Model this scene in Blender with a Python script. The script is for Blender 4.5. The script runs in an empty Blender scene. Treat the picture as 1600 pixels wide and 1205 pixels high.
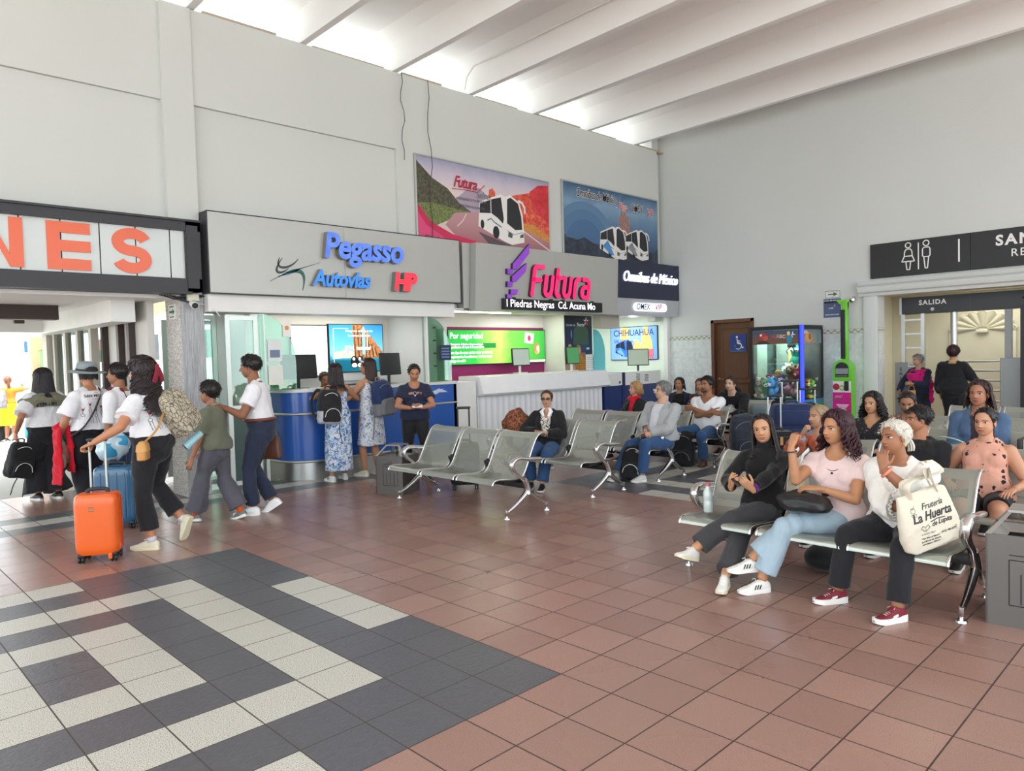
import bpy, bmesh, math, random
import numpy as np
from mathutils import Matrix, Vector

# ------------------------------------------------------------------ camera, world, lights, exposure
SC = bpy.context.scene
COL = SC.collection
CAM_YAW, CAM_PITCH, CAM_ROLL = math.radians(45.702), math.radians(2.233), math.radians(-1.602)
CAM_F = 1142.3                       # focal length in pixels of the 1600 px frame
CAM_C = np.array([-2.675, -2.445, 1.6])
_d = np.array([math.cos(CAM_YAW) * math.cos(CAM_PITCH), math.sin(CAM_YAW) * math.cos(CAM_PITCH), -math.sin(CAM_PITCH)])
_r = np.array([math.sin(CAM_YAW), -math.cos(CAM_YAW), 0.0])
_u = np.cross(_r, _d)
CAM_R = _r * math.cos(CAM_ROLL) + _u * math.sin(CAM_ROLL)
CAM_U = -_r * math.sin(CAM_ROLL) + _u * math.cos(CAM_ROLL)
CAM_D = _d
cam_data = bpy.data.cameras.new('camera')
cam_data.sensor_width = 36.0
cam_data.lens = CAM_F / 1600 * 36.0
cam_data.clip_start, cam_data.clip_end = 0.05, 300
cam = bpy.data.objects.new('camera', cam_data)
COL.objects.link(cam)
cam.matrix_world = Matrix([[CAM_R[i], CAM_U[i], -CAM_D[i], CAM_C[i]] for i in range(3)] + [[0, 0, 0, 1]])
SC.camera = cam

world = bpy.data.worlds.new('sky')
SC.world = world
world.use_nodes = True
_bg = world.node_tree.nodes['Background']
_bg.inputs['Color'].default_value = (0.85, 0.945, 1.0, 1)
_bg.inputs['Strength'].default_value = 1.15

sun_data = bpy.data.lights.new('sun', 'SUN')
sun_data.energy, sun_data.angle = 3.6, math.radians(2)
sun_data.color = (1.0, 0.96, 0.9)
sun = bpy.data.objects.new('sun', sun_data)
COL.objects.link(sun)
sun.rotation_euler = (math.radians(24), math.radians(-10), 0)      # high, from behind the photographer

SC.view_settings.view_transform = 'Standard'
SC.view_settings.look = 'None'
SC.view_settings.exposure = 1.65
SC.view_settings.gamma = 1.0
SC.view_settings.use_curve_mapping = False
SC.cycles.max_bounces = 8
SC.cycles.diffuse_bounces = 4
SC.cycles.transparent_max_bounces = 12
SC.cycles.caustics_reflective = False
SC.cycles.caustics_refractive = False
SC.cycles.use_denoising = True

# ------------------------------------------------------------------ from the photograph to the place
def ray(x, y):
    return CAM_D + CAM_R * (x - 800) / CAM_F - CAM_U * (y - 602.5) / CAM_F
def on_z(x, y, z=0.0):
    v = ray(x, y); return CAM_C + v * (z - CAM_C[2]) / v[2]
def on_x(x, y, X):
    v = ray(x, y); return CAM_C + v * (X - CAM_C[0]) / v[0]
def on_y(x, y, Y):
    v = ray(x, y); return CAM_C + v * (Y - CAM_C[1]) / v[1]
def on_plane(x, y, p0, n):
    v = ray(x, y); return CAM_C + v * (np.dot(np.subtract(p0, CAM_C), n) / np.dot(v, n))

# ------------------------------------------------------------------ materials
MATS = {}
def lin(h):
    if isinstance(h, str):
        h = h.lstrip('#'); c = [int(h[i:i + 2], 16) / 255 for i in (0, 2, 4)]
    else:
        c = h
    return tuple(x / 12.92 if x <= 0.04045 else ((x + 0.055) / 1.055) ** 2.4 for x in c) + (1,)

class NT:
    """small wrapper to wire shader nodes"""
    def __init__(s, name):
        s.mat = bpy.data.materials.new(name); s.mat.use_nodes = True
        s.t = s.mat.node_tree; s.b = s.t.nodes['Principled BSDF']; s.out = s.t.nodes['Material Output']
    def n(s, typ, **kw):
        nd = s.t.nodes.new(typ)
        for k, v in kw.items():
            if k in nd.bl_rna.properties: setattr(nd, k, v)
            else: nd.inputs[k].default_value = v
        return nd
    def l(s, a, b): s.t.links.new(a, b)
    def coord(s, kind='Object'): return s.n('ShaderNodeTexCoord').outputs[kind]
    def mapping(s, vec, scale=(1, 1, 1), rot=(0, 0, 0), loc=(0, 0, 0)):
        m = s.n('ShaderNodeMapping'); s.l(vec, m.inputs['Vector'])
        m.inputs['Scale'].default_value = scale; m.inputs['Rotation'].default_value = rot; m.inputs['Location'].default_value = loc
        return m.outputs[0]
    def noise(s, vec, scale, detail=3, rough=0.5, dist=0.0):
        nd = s.n('ShaderNodeTexNoise'); nd.inputs['Scale'].default_value = scale; nd.inputs['Detail'].default_value = detail
        nd.inputs['Roughness'].default_value = rough; nd.inputs['Distortion'].default_value = dist
        s.l(vec, nd.inputs['Vector']); return nd.outputs['Fac']
    def ramp(s, fac, stops, interp='LINEAR'):
        nd = s.n('ShaderNodeValToRGB'); cr = nd.color_ramp; cr.interpolation = interp
        while len(cr.elements) < len(stops): cr.elements.new(0.5)
        for e, (p, c) in zip(cr.elements, stops): e.position = p; e.color = c if len(c) == 4 else tuple(c) + (1,)
        s.l(fac, nd.inputs[0]); return nd.outputs[0]
    def mix(s, fac, a, b, mode='MIX'):
        nd = s.n('ShaderNodeMix'); nd.data_type = 'RGBA'; nd.blend_type = mode
        for v, i in ((fac, 0), (a, 6), (b, 7)):
            if hasattr(v, 'links'): s.l(v, nd.inputs[i])
            else: nd.inputs[i].default_value = v
        return nd.outputs[2]
    def math(s, op, a, b=0.0, c=0.0):
        nd = s.n('ShaderNodeMath', operation=op)
        for v, i in ((a, 0), (b, 1), (c, 2)):
            if hasattr(v, 'links'): s.l(v, nd.inputs[i])
            else: nd.inputs[i].default_value = v
        return nd.outputs[0]
    def bump(s, h, strength=0.3, dist=0.01):
        nd = s.n('ShaderNodeBump'); nd.inputs['Strength'].default_value = strength; nd.inputs['Distance'].default_value = dist
        s.l(h, nd.inputs['Height']); s.l(nd.outputs[0], s.b.inputs['Normal'])
    def col(s, v):
        if hasattr(v, 'links'): s.l(v, s.b.inputs['Base Color'])
        else: s.b.inputs['Base Color'].default_value = v

def plain(name, hexcol, rough=0.5, metal=0.0, spec=0.5, vary=0.06, bump=0.0, bscale=60, emit=None, es=0.0, coat=0.0):
    """painted / moulded surface: one colour with slight unevenness"""
    if name in MATS: return MATS[name]
    t = NT(name); c = lin(hexcol)
    o = t.coord()
    if vary:
        f = t.noise(o, 4.0, 4)
        t.col(t.mix(f, tuple(x * (1 - vary) for x in c[:3]) + (1,), tuple(min(1, x * (1 + vary)) for x in c[:3]) + (1,)))
    else: t.col(c)
    if bump: t.bump(t.noise(o, bscale, 4), bump, 0.004)
    t.b.inputs['Roughness'].default_value = rough; t.b.inputs['Metallic'].default_value = metal
    t.b.inputs['Specular IOR Level'].default_value = spec; t.b.inputs['Coat Weight'].default_value = coat
    if emit: t.b.inputs['Emission Color'].default_value = lin(emit); t.b.inputs['Emission Strength'].default_value = es
    MATS[name] = t.mat; return t.mat

def cloth(name, hexcol, rough=0.85, vary=0.12, fold=0.35, weave=True, sheen=0.15):
    if name in MATS: return MATS[name]
    t = NT(name); c = lin(hexcol); o = t.coord()
    f = t.noise(o, 7.0, 5, 0.6)
    t.col(t.mix(f, tuple(x * (1 - vary) for x in c[:3]) + (1,), tuple(min(1, x * (1 + vary) + 0.002) for x in c[:3]) + (1,)))
    h = t.noise(t.mapping(o, (1, 1, 0.55)), 16.0, 3, 0.55, 0.8)
    if weave:
        h = t.math('ADD', h, t.math('MULTIPLY', t.noise(o, 420, 2), 0.06))
    t.bump(h, fold, 0.02)
    t.b.inputs['Roughness'].default_value = rough
    t.b.inputs['Specular IOR Level'].default_value = 0.25
    t.b.inputs['Sheen Weight'].default_value = sheen
    MATS[name] = t.mat; return t.mat

def metal(name, hexcol, rough=0.2, brushed=False):
    if name in MATS: return MATS[name]
    t = NT(name); t.col(lin(hexcol)); t.b.inputs['Metallic'].default_value = 1.0; o = t.coord()
    f = t.noise(t.mapping(o, (3, 3, 60) if brushed else (1, 1, 1)), 30 if brushed else 9, 3)
    r = t.n('ShaderNodeMapRange'); t.l(f, r.inputs[0]); r.inputs[3].default_value = rough * 0.7; r.inputs[4].default_value = rough * 1.4
    t.l(r.outputs[0], t.b.inputs['Roughness'])
    MATS[name] = t.mat; return t.mat

def glass(name, tint='#dff2ea', alpha=0.22, rough=0.02):
    """thin pane: mostly see-through with a mirror-like surface"""
    if name in MATS: return MATS[name]
    t = NT(name); t.t.nodes.remove(t.b)
    tr = t.n('ShaderNodeBsdfTransparent'); tr.inputs[0].default_value = lin(tint)
    gl = t.n('ShaderNodeBsdfGlossy'); gl.inputs['Roughness'].default_value = rough; gl.inputs[0].default_value = (1, 1, 1, 1)
    fr = t.n('ShaderNodeFresnel'); fr.inputs[0].default_value = 1.45
    a = t.math('ADD', t.math('MULTIPLY', fr.outputs[0], 0.9), alpha * 0.25)
    mx = t.n('ShaderNodeMixShader'); t.l(a, mx.inputs[0]); t.l(tr.outputs[0], mx.inputs[1]); t.l(gl.outputs[0], mx.inputs[2])
    t.l(mx.outputs[0], t.out.inputs[0])
    MATS[name] = t.mat; return t.mat

def glow(name, hexcol, strength):
    if name in MATS: return MATS[name]
    t = NT(name); t.col(lin(hexcol)); t.b.inputs['Roughness'].default_value = 0.4
    t.b.inputs['Emission Color'].default_value = lin(hexcol); t.b.inputs['Emission Strength'].default_value = strength * .66
    MATS[name] = t.mat; return t.mat

# ------------------------------------------------------------------ mesh building
def rotz(a): c, s = math.cos(a), math.sin(a); return np.array([[c, -s, 0], [s, c, 0], [0, 0, 1.0]])
def rotx(a): c, s = math.cos(a), math.sin(a); return np.array([[1.0, 0, 0], [0, c, -s], [0, s, c]])
def roty(a): c, s = math.cos(a), math.sin(a); return np.array([[c, 0, s], [0, 1.0, 0], [-s, 0, c]])
def unit(v): v = np.asarray(v, float); return v / (np.linalg.norm(v) + 1e-12)

class MB:
    """collects shapes; build() links them as ONE mesh object"""
    def __init__(s): s.v = []; s.f = []; s.m = []; s.k = 0
    def add(s, verts, faces, mat=None, R=None, T=None):
        V = np.asarray(verts, float).reshape(-1, 3)
        if R is not None: V = V @ np.asarray(R).T
        if T is not None: V = V + np.asarray(T)
        o = len(s.v); s.v.extend(V.tolist())
        mat = s.k if mat is None else mat
        for f in faces: s.f.append(tuple(i + o for i in f)); s.m.append(mat)
        return s
    def box(s, c, size, rz=0.0, R=None, bev=0.0, seg=2, mat=None):
        M = rotz(rz) if R is None else R
        if bev > 0:
            bm = bmesh.new(); bmesh.ops.create_cube(bm, size=1)
            for v in bm.verts: v.co = Vector((v.co.x * size[0], v.co.y * size[1], v.co.z * size[2]))
            bmesh.ops.bevel(bm, geom=bm.edges[:], offset=min(bev, min(size) * 0.49), segments=seg, profile=0.5, affect='EDGES', clamp_overlap=True)
            s.bm(bm, mat, M, c); bm.free(); return s
        x, y, z = [q / 2 for q in size]
        V = [(-x, -y, -z), (x, -y, -z), (x, y, -z), (-x, y, -z), (-x, -y, z), (x, -y, z), (x, y, z), (-x, y, z)]
        return s.add(V, [(3, 2, 1, 0), (4, 5, 6, 7), (0, 1, 5, 4), (1, 2, 6, 5), (2, 3, 7, 6), (3, 0, 4, 7)], mat, M, c)
    def b2(s, lo, hi, bev=0.0, mat=None):
        lo = np.asarray(lo, float); hi = np.asarray(hi, float)
        return s.box((lo + hi) / 2, np.abs(hi - lo), bev=bev, mat=mat)
    def bm(s, bm, mat=None, R=None, T=None):
        bm.verts.ensure_lookup_table(); bm.verts.index_update()
        return s.add([v.co[:] for v in bm.verts], [[v.index for v in f.verts] for f in bm.faces], mat, R, T)
    def prism(s, poly, depth, O, X, Y, mat=None, bev=0.0):
        """2-D polygon (list of (a,b)) in the plane O + a X + b Y, extruded by depth along X x Y"""
        n = len(poly); X = np.asarray(X, float); Y = np.asarray(Y, float); Z = unit(np.cross(X, Y)); O = np.asarray(O, float)
        A = np.array([O + a * X + b * Y for a, b in poly]); B = A + Z * depth
        area2 = sum(poly[i][0] * poly[(i + 1) % n][1] - poly[(i + 1) % n][0] * poly[i][1] for i in range(n))
        if area2 < 0: A = A[::-1]; B = B[::-1]
        F = [tuple(range(n - 1, -1, -1)), tuple(range(n, 2 * n))] + [(i, (i + 1) % n, n + (i + 1) % n, n + i) for i in range(n)]
        return s.add(np.vstack([A, B]), F, mat)
    def loft(s, rings, cap=True, close=True, mat=None):
        R = [np.asarray(r, float) for r in rings]; n = len(R[0]); o = len(s.v); mat = s.k if mat is None else mat
        for r in R: s.v.extend(r.tolist())
        for i in range(len(R) - 1):
            for j in range(n if close else n - 1):
                a = o + i * n + j; b = o + i * n + (j + 1) % n
                s.f.append((a, b, b + n, a + n)); s.m.append(mat)
        if cap:
            s.f.append(tuple(o + j for j in range(n - 1, -1, -1))); s.m.append(mat)
            s.f.append(tuple(o + (len(R) - 1) * n + j for j in range(n))); s.m.append(mat)
        return s
    def tube(s, pts, rad, n=10, cap=True, mat=None, ref=(0, 0, 1), flat=1.0, closed=False):
        """round (or flattened) tube along a polyline"""
        P = np.asarray(pts, float); m = len(P)
        rad = np.broadcast_to(np.asarray(rad, float), (m,)) if np.ndim(rad) <= 1 else np.asarray(rad)
        T = np.gradient(P, axis=0) if not closed else (np.roll(P, -1, 0) - np.roll(P, 1, 0))
        rings = []; a = None
        for i in range(m):
            t = unit(T[i])
            if a is None:
                rf = np.asarray(ref, float)
                if abs(np.dot(t, rf)) > 0.97: rf = np.array([1.0, 0, 0]) if abs(t[0]) < 0.9 else np.array([0, 1.0, 0])
                a = rf
            a = unit(a - t * np.dot(a, t)); b = np.cross(t, a)
            th = np.arange(n) * 2 * math.pi / n
            rings.append(P[i] + rad[i] * (np.outer(np.cos(th), b) + flat * np.outer(np.sin(th), a)))
        if closed: rings.append(rings[0]); return s.loft(rings, False, True, mat)
        return s.loft(rings, cap, True, mat)
    def lathe(s, prof, n=24, T=(0, 0, 0), R=None, mat=None, a0=0.0, a1=2 * math.pi):
        full = abs(a1 - a0 - 2 * math.pi) < 1e-6
        th = a0 + np.arange(n if full else n + 1) * (a1 - a0) / n
        V = []; k = len(th)
        for r, z in prof: V += [(r * math.cos(t), r * math.sin(t), z) for t in th]
        F = []
        for i in range(len(prof) - 1):
            for j in range(n if full else n):
                a = i * k + j; b = i * k + (j + 1) % k
                F.append((a, b, b + k, a + k))
        if prof[0][0] > 1e-5: F.append(tuple(range(k - 1, -1, -1)))
        if prof[-1][0] > 1e-5: F.append(tuple((len(prof) - 1) * k + j for j in range(k)))
        return s.add(V, F, mat, R, T)
    def ball(s, c, r, nu=12, nv=8, R=None, mat=None):
        r = np.broadcast_to(np.asarray(r, float), (3,))
        V = [(0, 0, 1)]
        for i in range(1, nv):
            p = math.pi * i / nv
            V += [(math.sin(p) * math.cos(2 * math.pi * j / nu), math.sin(p) * math.sin(2 * math.pi * j / nu), math.cos(p)) for j in range(nu)]
        V.append((0, 0, -1)); F = []
        for j in range(nu): F.append((0, 1 + j, 1 + (j + 1) % nu))
        for i in range(nv - 2):
            for j in range(nu):
                a = 1 + i * nu + j; b = 1 + i * nu + (j + 1) % nu
                F.append((a, a + nu, b + nu, b))
        L = len(V) - 1
        for j in range(nu): F.append((L, 1 + (nv - 2) * nu + (j + 1) % nu, 1 + (nv - 2) * nu + j))
        return s.add(np.array(V) * r, F, mat, R, c)
    def text(s, txt, size, O, X, Y, depth=0.01, bold=0.0, shear=0.0, align='CENTER', mat=None, sx=1.0, spacing=1.0, bev=0.0):
        """lettering standing on the plane O + a X + b Y, raised by depth"""
        cu = bpy.data.curves.new('t', 'FONT'); cu.body = txt; cu.size = size; cu.offset = bold; cu.shear = shear
        cu.align_x = align; cu.align_y = 'CENTER'; cu.extrude = max(depth, 1e-4) / 2; cu.space_character = spacing; cu.resolution_u = 3
        cu.bevel_depth = bev; cu.bevel_resolution = 1
        ob = bpy.data.objects.new('t', cu); me = bpy.data.meshes.new_from_object(ob)
        V = np.empty(len(me.vertices) * 3); me.vertices.foreach_get('co', V); V = V.reshape(-1, 3)
        F = [tuple(p.vertices) for p in me.polygons]
        X = np.asarray(X, float); Y = np.asarray(Y, float); Z = unit(np.cross(X, Y))
        W = np.asarray(O) + np.outer(V[:, 0] * sx, X) + np.outer(V[:, 1], Y) + np.outer(V[:, 2] + depth / 2, Z)
        s.add(W, F, mat)
        bpy.data.objects.remove(ob); bpy.data.curves.remove(cu); bpy.data.meshes.remove(me)
        return s
    def arr(s): return np.array(s.v, float).reshape(-1, 3)
    def build(s, name, mats, parent=None, smooth=None, loc=None, shift=None):
        V = s.arr()
        if shift is not None: V = V - np.asarray(shift)
        me = bpy.data.meshes.new(name); me.from_pydata(V.tolist(), [], s.f)
        mats = mats if isinstance(mats, (list, tuple)) else [mats]
        for m in mats: me.materials.append(m)
        if len(mats) > 1: me.polygons.foreach_set('material_index', np.minimum(s.m, len(mats) - 1).astype(np.int32))
        if smooth is not None:
            me.shade_smooth(); me.set_sharp_from_angle(angle=math.radians(smooth))
        me.update()
        o = bpy.data.objects.new(name, me); COL.objects.link(o)
        if parent is not None: o.parent = parent
        if loc is not None: o.location = loc
        return o

def tag(o, label=None, cat=None, group=None, kind=None):
    if label: o['label'] = label
    if cat: o['category'] = cat
    if group: o['group'] = group
    if kind: o['kind'] = kind
    return o
def thing(name, label, cat, loc=(0, 0, 0), rz=0.0, group=None):
    o = bpy.data.objects.new(name, None); COL.objects.link(o); o.empty_display_size = 0.1
    o.location = [float(q) for q in loc]; o.rotation_euler = (0, 0, rz)
    return tag(o, label, cat, group)
def struct(name, mb, mats, smooth=None): return tag(mb.build(name, mats, smooth=smooth), kind='structure')
def solo(name, mb, mats, label, cat, loc=(0, 0, 0), group=None, smooth=None):
    """a thing that is one mesh; its shape was collected in world coordinates"""
    return tag(mb.build(name, mats, smooth=smooth, loc=[float(q) for q in loc], shift=loc), label, cat, group)
def copy_thing(o, loc=None, rz=None, label=None, group=None, parent=None):
    c = o.copy(); COL.objects.link(c)
    if parent is not None: c.parent = parent
    if loc is not None: c.location = [float(q) for q in loc]
    if rz is not None: c.rotation_euler = (0, 0, rz)
    if label: c['label'] = label
    if group: c['group'] = group
    for ch in [q for q in bpy.data.objects if q.parent == o and q != c]: copy_thing(ch, parent=c)
    return c
XW, YW = 11.05, 6.66                 # inner faces of the far right wall and of the ticket wall
PX, PZ, NY = np.array([1.0, 0, 0]), np.array([0, 0, 1.0]), np.array([0, -1.0, 0])
# ------------------------------------------------------------------ materials of the building
def m_plaster(name, hexcol, rough=0.85, bump=0.12, stain=0.05):
    t = NT(name); c = lin(hexcol); o = t.coord()
    big = t.noise(o, 0.55, 4, 0.6); fine = t.noise(o, 22, 5, 0.65)
    base = t.mix(big, tuple(x * (1 - stain) for x in c[:3]) + (1,), tuple(min(1, x * (1 + stain * 0.6)) for x in c[:3]) + (1,))
    scuff = t.noise(t.mapping(o, (1.2, 1.2, 9), (0.15, 0.1, 0)), 2.2, 6, 0.7, 1.2)
    sc = t.ramp(scuff, [(0.70, (0, 0, 0)), (0.76, (1, 1, 1))])
    t.col(t.mix(t.math('MULTIPLY', sc, 0.16), base, (0.30, 0.29, 0.27, 1)))
    t.bump(fine, bump, 0.01); t.b.inputs['Roughness'].default_value = rough
    MATS[name] = t.mat; return t.mat
M_WALL = m_plaster('white_plaster', '#cdd0cc')
M_WALL2 = m_plaster('rough_plaster', '#d4d7d4', bump=0.3, stain=0.07)
M_CEIL = m_plaster('white_concrete', '#eeeeec', bump=0.05)
M_WHITE = plain('white_paint', '#e6e6e3', 0.5)
M_SIGNGREY = plain('sign_panel_grey', '#b3b4b0', 0.42, 0.25, vary=0.03)
M_BLACK = plain('black_paint', '#17171a', 0.45)
M_DARK = plain('charcoal_frame', '#2e2e33', 0.5)
M_CHROME = metal('chrome', '#d8dadc', 0.12)
M_STEEL = metal('brushed_steel', '#b9bab8', 0.35, True)
M_ALU = plain('aluminium_profile', '#b9beb9', 0.35, 0.6)
M_GLASS = glass('clear_glass', '#e3f3ec', 0.2)
M_GREENGLASS = glass('green_glass', '#b7dcc9', 0.3)

TILE = 0.31584
def m_tile(name, kind):
    t = NT(name); o = t.coord()
    sep = t.n('ShaderNodeSeparateXYZ'); t.l(o, sep.inputs[0])
    def edge(s):
        f = t.math('FRACT', t.math('DIVIDE', t.math('ADD', s, 40 * TILE), TILE))
        return t.math('ABSOLUTE', t.math('SUBTRACT', f, 0.5))
    e = t.math('MAXIMUM', edge(sep.outputs[0]), edge(sep.outputs[1]))
    gr = t.math('GREATER_THAN', e, 0.5 - 0.0115)
    cell = t.n('ShaderNodeTexWhiteNoise', noise_dimensions='2D')
    q = t.n('ShaderNodeVectorMath', operation='FLOOR'); dv = t.n('ShaderNodeVectorMath', operation='SCALE'); t.l(o, dv.inputs[0]); dv.inputs['Scale'].default_value = 1 / TILE
    t.l(dv.outputs[0], q.inputs[0]); t.l(q.outputs[0], cell.inputs['Vector'])
    if kind == 'red':
        a, b = lin('#99756a'), lin('#aa8578'); sp = t.noise(o, 260, 2, 0.6)
        c = t.mix(cell.outputs['Value'], a, b)
        c = t.mix(t.ramp(sp, [(0.36, (1, 1, 1)), (0.44, (0, 0, 0))]), c, lin('#77605a'))
        c = t.mix(t.math('MULTIPLY', t.noise(o, 1.1, 3, 0.5), 0.3), c, lin('#8d746b'))
        rough, h, bs = (0.23, 0.30), t.noise(o, 40, 2), 0.03
    elif kind == 'white':
        sp = t.noise(o, 210, 1, 0.5)
        c = t.ramp(sp, [(0.36, lin('#77736b')), (0.45, lin('#c4c3b9')), (0.6, lin('#d3d2ca')), (0.68, lin('#e2e1db'))])
        c = t.mix(t.math('MULTIPLY', cell.outputs['Value'], 0.15), c, lin('#b6b0a4'))
        rough, h, bs = (0.26, 0.46), sp, 0.05
    else:
        c = t.mix(t.noise(o, 30, 4), lin('#4a4a50'), lin('#64646a'))
        c = t.mix(t.math('MULTIPLY', cell.outputs['Value'], 0.25), c, lin('#5c5c62'))
        rough, h, bs = (0.24, 0.42), t.noise(t.mapping(o, (1.0, 1.6, 1), (0, 0, 0.7)), 34, 4, 0.6, 0.9), 0.42
    c = t.mix(gr, c, lin('#43362f') if kind == 'red' else lin('#4b4742'))
    t.col(c)
    r = t.n('ShaderNodeMapRange'); t.l(t.noise(o, 0.7, 3, 0.5), r.inputs[0]); r.inputs[1].default_value = 0.25; r.inputs[2].default_value = 0.75
    r.inputs[3].default_value, r.inputs[4].default_value = rough
    t.l(t.math('ADD', r.outputs[0], t.math('MULTIPLY', gr, 0.35)), t.b.inputs['Roughness'])
    hh = t.math('SUBTRACT', t.math('MULTIPLY', h, 1.0), t.math('MULTIPLY', gr, 1.3))
    t.bump(hh, bs, 0.006)
    t.b.inputs['Specular IOR Level'].default_value = 0.5
    MATS[name] = t.mat; return t.mat

# ------------------------------------------------------------------ floor: the laid pattern of red, white and slate tiles
def tile_kind(i, j):
    for i0, n in ((-11, 11), (13, 11)):
        if i0 <= i < i0 + n and 0 <= j <= 11:
            a, b = min(i - i0, i0 + n - 1 - i), min(j, 11 - j); k = min(a, b)
            if k == 0:
                if b == 0 and abs(i - (i0 + 5)) <= 1: return 1
                if a == 0 and 4 <= j <= 7: return 1
                return 2
            return 1 if k in (2, 4) else 2
    if -26 <= i < 36:
        if j in (19, 21): return 2
        if j == 20: return 1
    return 0
fl = MB()
for i in range(-34, 46):
    for j in range(-30, 27):
        x, y = i * TILE, j * TILE
        fl.add([(x, y, 0), (x + TILE, y, 0), (x + TILE, y + TILE, 0), (x, y + TILE, 0)], [(0, 1, 2, 3)], tile_kind(i, j))
struct('floor', fl, [m_tile('red_tile', 'red'), m_tile('white_tile', 'white'), m_tile('slate_tile', 'slate')])
yard = MB(); yard.b2((-40, 27 * TILE, -0.1), (50, 60, -0.004)); yard.b2((-40, -40, -0.1), (-34 * TILE, 27 * TILE, -0.004)); yard.b2((-34 * TILE, -40, -0.1), (50, -30 * TILE, -0.004)); yard.b2((46 * TILE, -30 * TILE, -0.1), (50, 27 * TILE, -0.004))
struct('ground', yard, plain('pale_concrete', '#c9c4bd', 0.7, bump=0.2, bscale=8))

# ------------------------------------------------------------------ ticket wall (upper part) with pilaster and sunk panels
WT = 5.93
def wall_strip(mb, x0, x1, z0, z1, y=YW + 0.05): mb.b2((x0, y, z0), (x1, 7.0, z1))
w = MB()
wall_strip(w, -9.0, 0.57, 4.78, WT); wall_strip(w, -9.0, 0.57, 2.45, 4.78, YW + 0.10)
w.b2((0.57, YW, 2.45), (0.93, 7.0, WT))                              # pilaster over the pillar
wall_strip(w, 0.93, 3.93, 4.78, WT, YW + 0.02); wall_strip(w, 0.93, 3.93, 2.4, 4.78, YW + 0.07); wall_strip(w, 3.93, 10.77, 2.4, WT, YW + 0.02)
w.b2((10.77, YW + 0.14, 2.3), (11.0, 7.0, 6.45))
struct('wall_left', w, M_WALL)
cap = MB()
for k in range(8): cap.b2((-0.65 + 1.5 * k + 0.25, YW + 0.03, WT), (-0.65 + 1.5 * k + 1.02 + 0.2 * (k % 3), YW + 0.2, WT + 0.03 + 0.012 * (k % 2)), bev=0.012)
struct('trim_1', cap, plain('crumbled_mortar', '#b3a595', 0.95, bump=0.5, bscale=40))

# pillar of the entrance: speckled side, ribbed granite front
def m_granite(name, ribbed):
    t = NT(name); o = t.coord()
    if ribbed:
        f = t.noise(t.mapping(o, (110, 110, 4)), 1.0, 4, 0.7)
        t.col(t.ramp(f, [(0.3, lin('#85878b')), (0.55, lin('#b1b3b6')), (0.75, lin('#cfd0d1'))])); t.bump(f, 0.5, 0.006)
    else:
        f = t.noise(o, 75, 3, 0.75)
        t.col(t.ramp(f, [(0.40, lin('#6d6a66')), (0.47, lin('#bdb8b1')), (0.62, lin('#e2dfda'))])); t.bump(f, 0.25, 0.006)
    t.b.inputs['Roughness'].default_value = 0.6
    return t.mat
pl = MB(); pl.b2((0.665, YW, 0), (0.94, YW + 0.03, 2.47)); pl.k = 1; pl.b2((0.66, YW + 0.005, 0), (0.945, 7.15, 2.47))
struct('pillar', pl, [m_granite('ribbed_granite', True), m_granite('speckled_granite', False)])

# ------------------------------------------------------------------ far right wall: plaster above, marbled tile below a border
def m_walltile():
    t = NT('marbled_wall_tile'); o = t.coord(); sep = t.n('ShaderNodeSeparateXYZ'); t.l(o, sep.inputs[0])
    def ed(s, w, sh=0.0): return t.math('ABSOLUTE', t.math('SUBTRACT', t.math('FRACT', t.math('DIVIDE', t.math('ADD', s, 40 * w + sh), w)), 0.5))
    e = t.math('MAXIMUM', ed(sep.outputs[1], 0.30), ed(sep.outputs[2], 0.40, 0.12)); gr = t.math('GREATER_THAN', e, 0.493)
    n = t.noise(o, 9, 6, 0.7, 0.8)
    c = t.ramp(n, [(0.3, lin('#c3cbcb')), (0.55, lin('#dbdfde')), (0.75, lin('#e6e8e6'))])
    t.col(t.mix(t.math('MULTIPLY', gr, 0.5), c, lin('#a9b0b0')))
    t.b.inputs['Roughness'].default_value = 0.28; MATS['walltile'] = t.mat; return t.mat
def m_border():
    t = NT('leaf_border_tile'); o = t.coord(); sep = t.n('ShaderNodeSeparateXYZ'); t.l(o, sep.inputs[0])
    a = t.math('SINE', t.math('MULTIPLY', sep.outputs[1], 52.0)); zz = t.math('MULTIPLY', t.math('SUBTRACT', sep.outputs[2], 1.90), 34.0)
    d = t.math('ABSOLUTE', t.math('SUBTRACT', zz, t.math('MULTIPLY', a, 0.7)))
    leaf = t.math('LESS_THAN', d, 0.42); ln = t.math('GREATER_THAN', t.math('ABSOLUTE', zz), 1.15)
    t.col(t.mix(t.math('MAXIMUM', leaf, ln), lin('#dad8cc'), lin('#8f9486'))); t.b.inputs['Roughness'].default_value = 0.3; return t.mat
PY1, PY0 = 2.295, -1.6                # portal opening along Y
w = MB()
w.b2((XW, 5.60, 1.94), (XW + 0.3, 9.3, 6.5)); w.b2((XW, 4.64, 2.25), (XW + 0.3, 5.60, 6.5)); w.b2((XW, 2.29, 1.94), (XW + 0.3, 4.64, 6.5)); w.b2((XW, PY0, 2.50), (XW + 0.3, 2.29, 6.5)); w.b2((XW, -8.5, 0), (XW + 0.3, PY0, 6.5))
struct('wall_right', w, M_WALL2)
w = MB()
w.b2((XW, 5.60, 0), (XW + 0.3, YW, 1.86)); w.b2((XW, PY1, 0), (XW + 0.3, 4.64, 1.86)); w.b2((XW + 0.15, 4.6, 0), (XW + 0.3, 5.7, 1.9))
struct('trim_2', w, m_walltile())
w = MB(); w.b2((XW - 0.006, 5.60, 1.86), (XW + 0.3, YW, 1.94)); w.b2((XW - 0.006, PY1, 1.86), (XW + 0.3, 4.64, 1.94))
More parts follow.
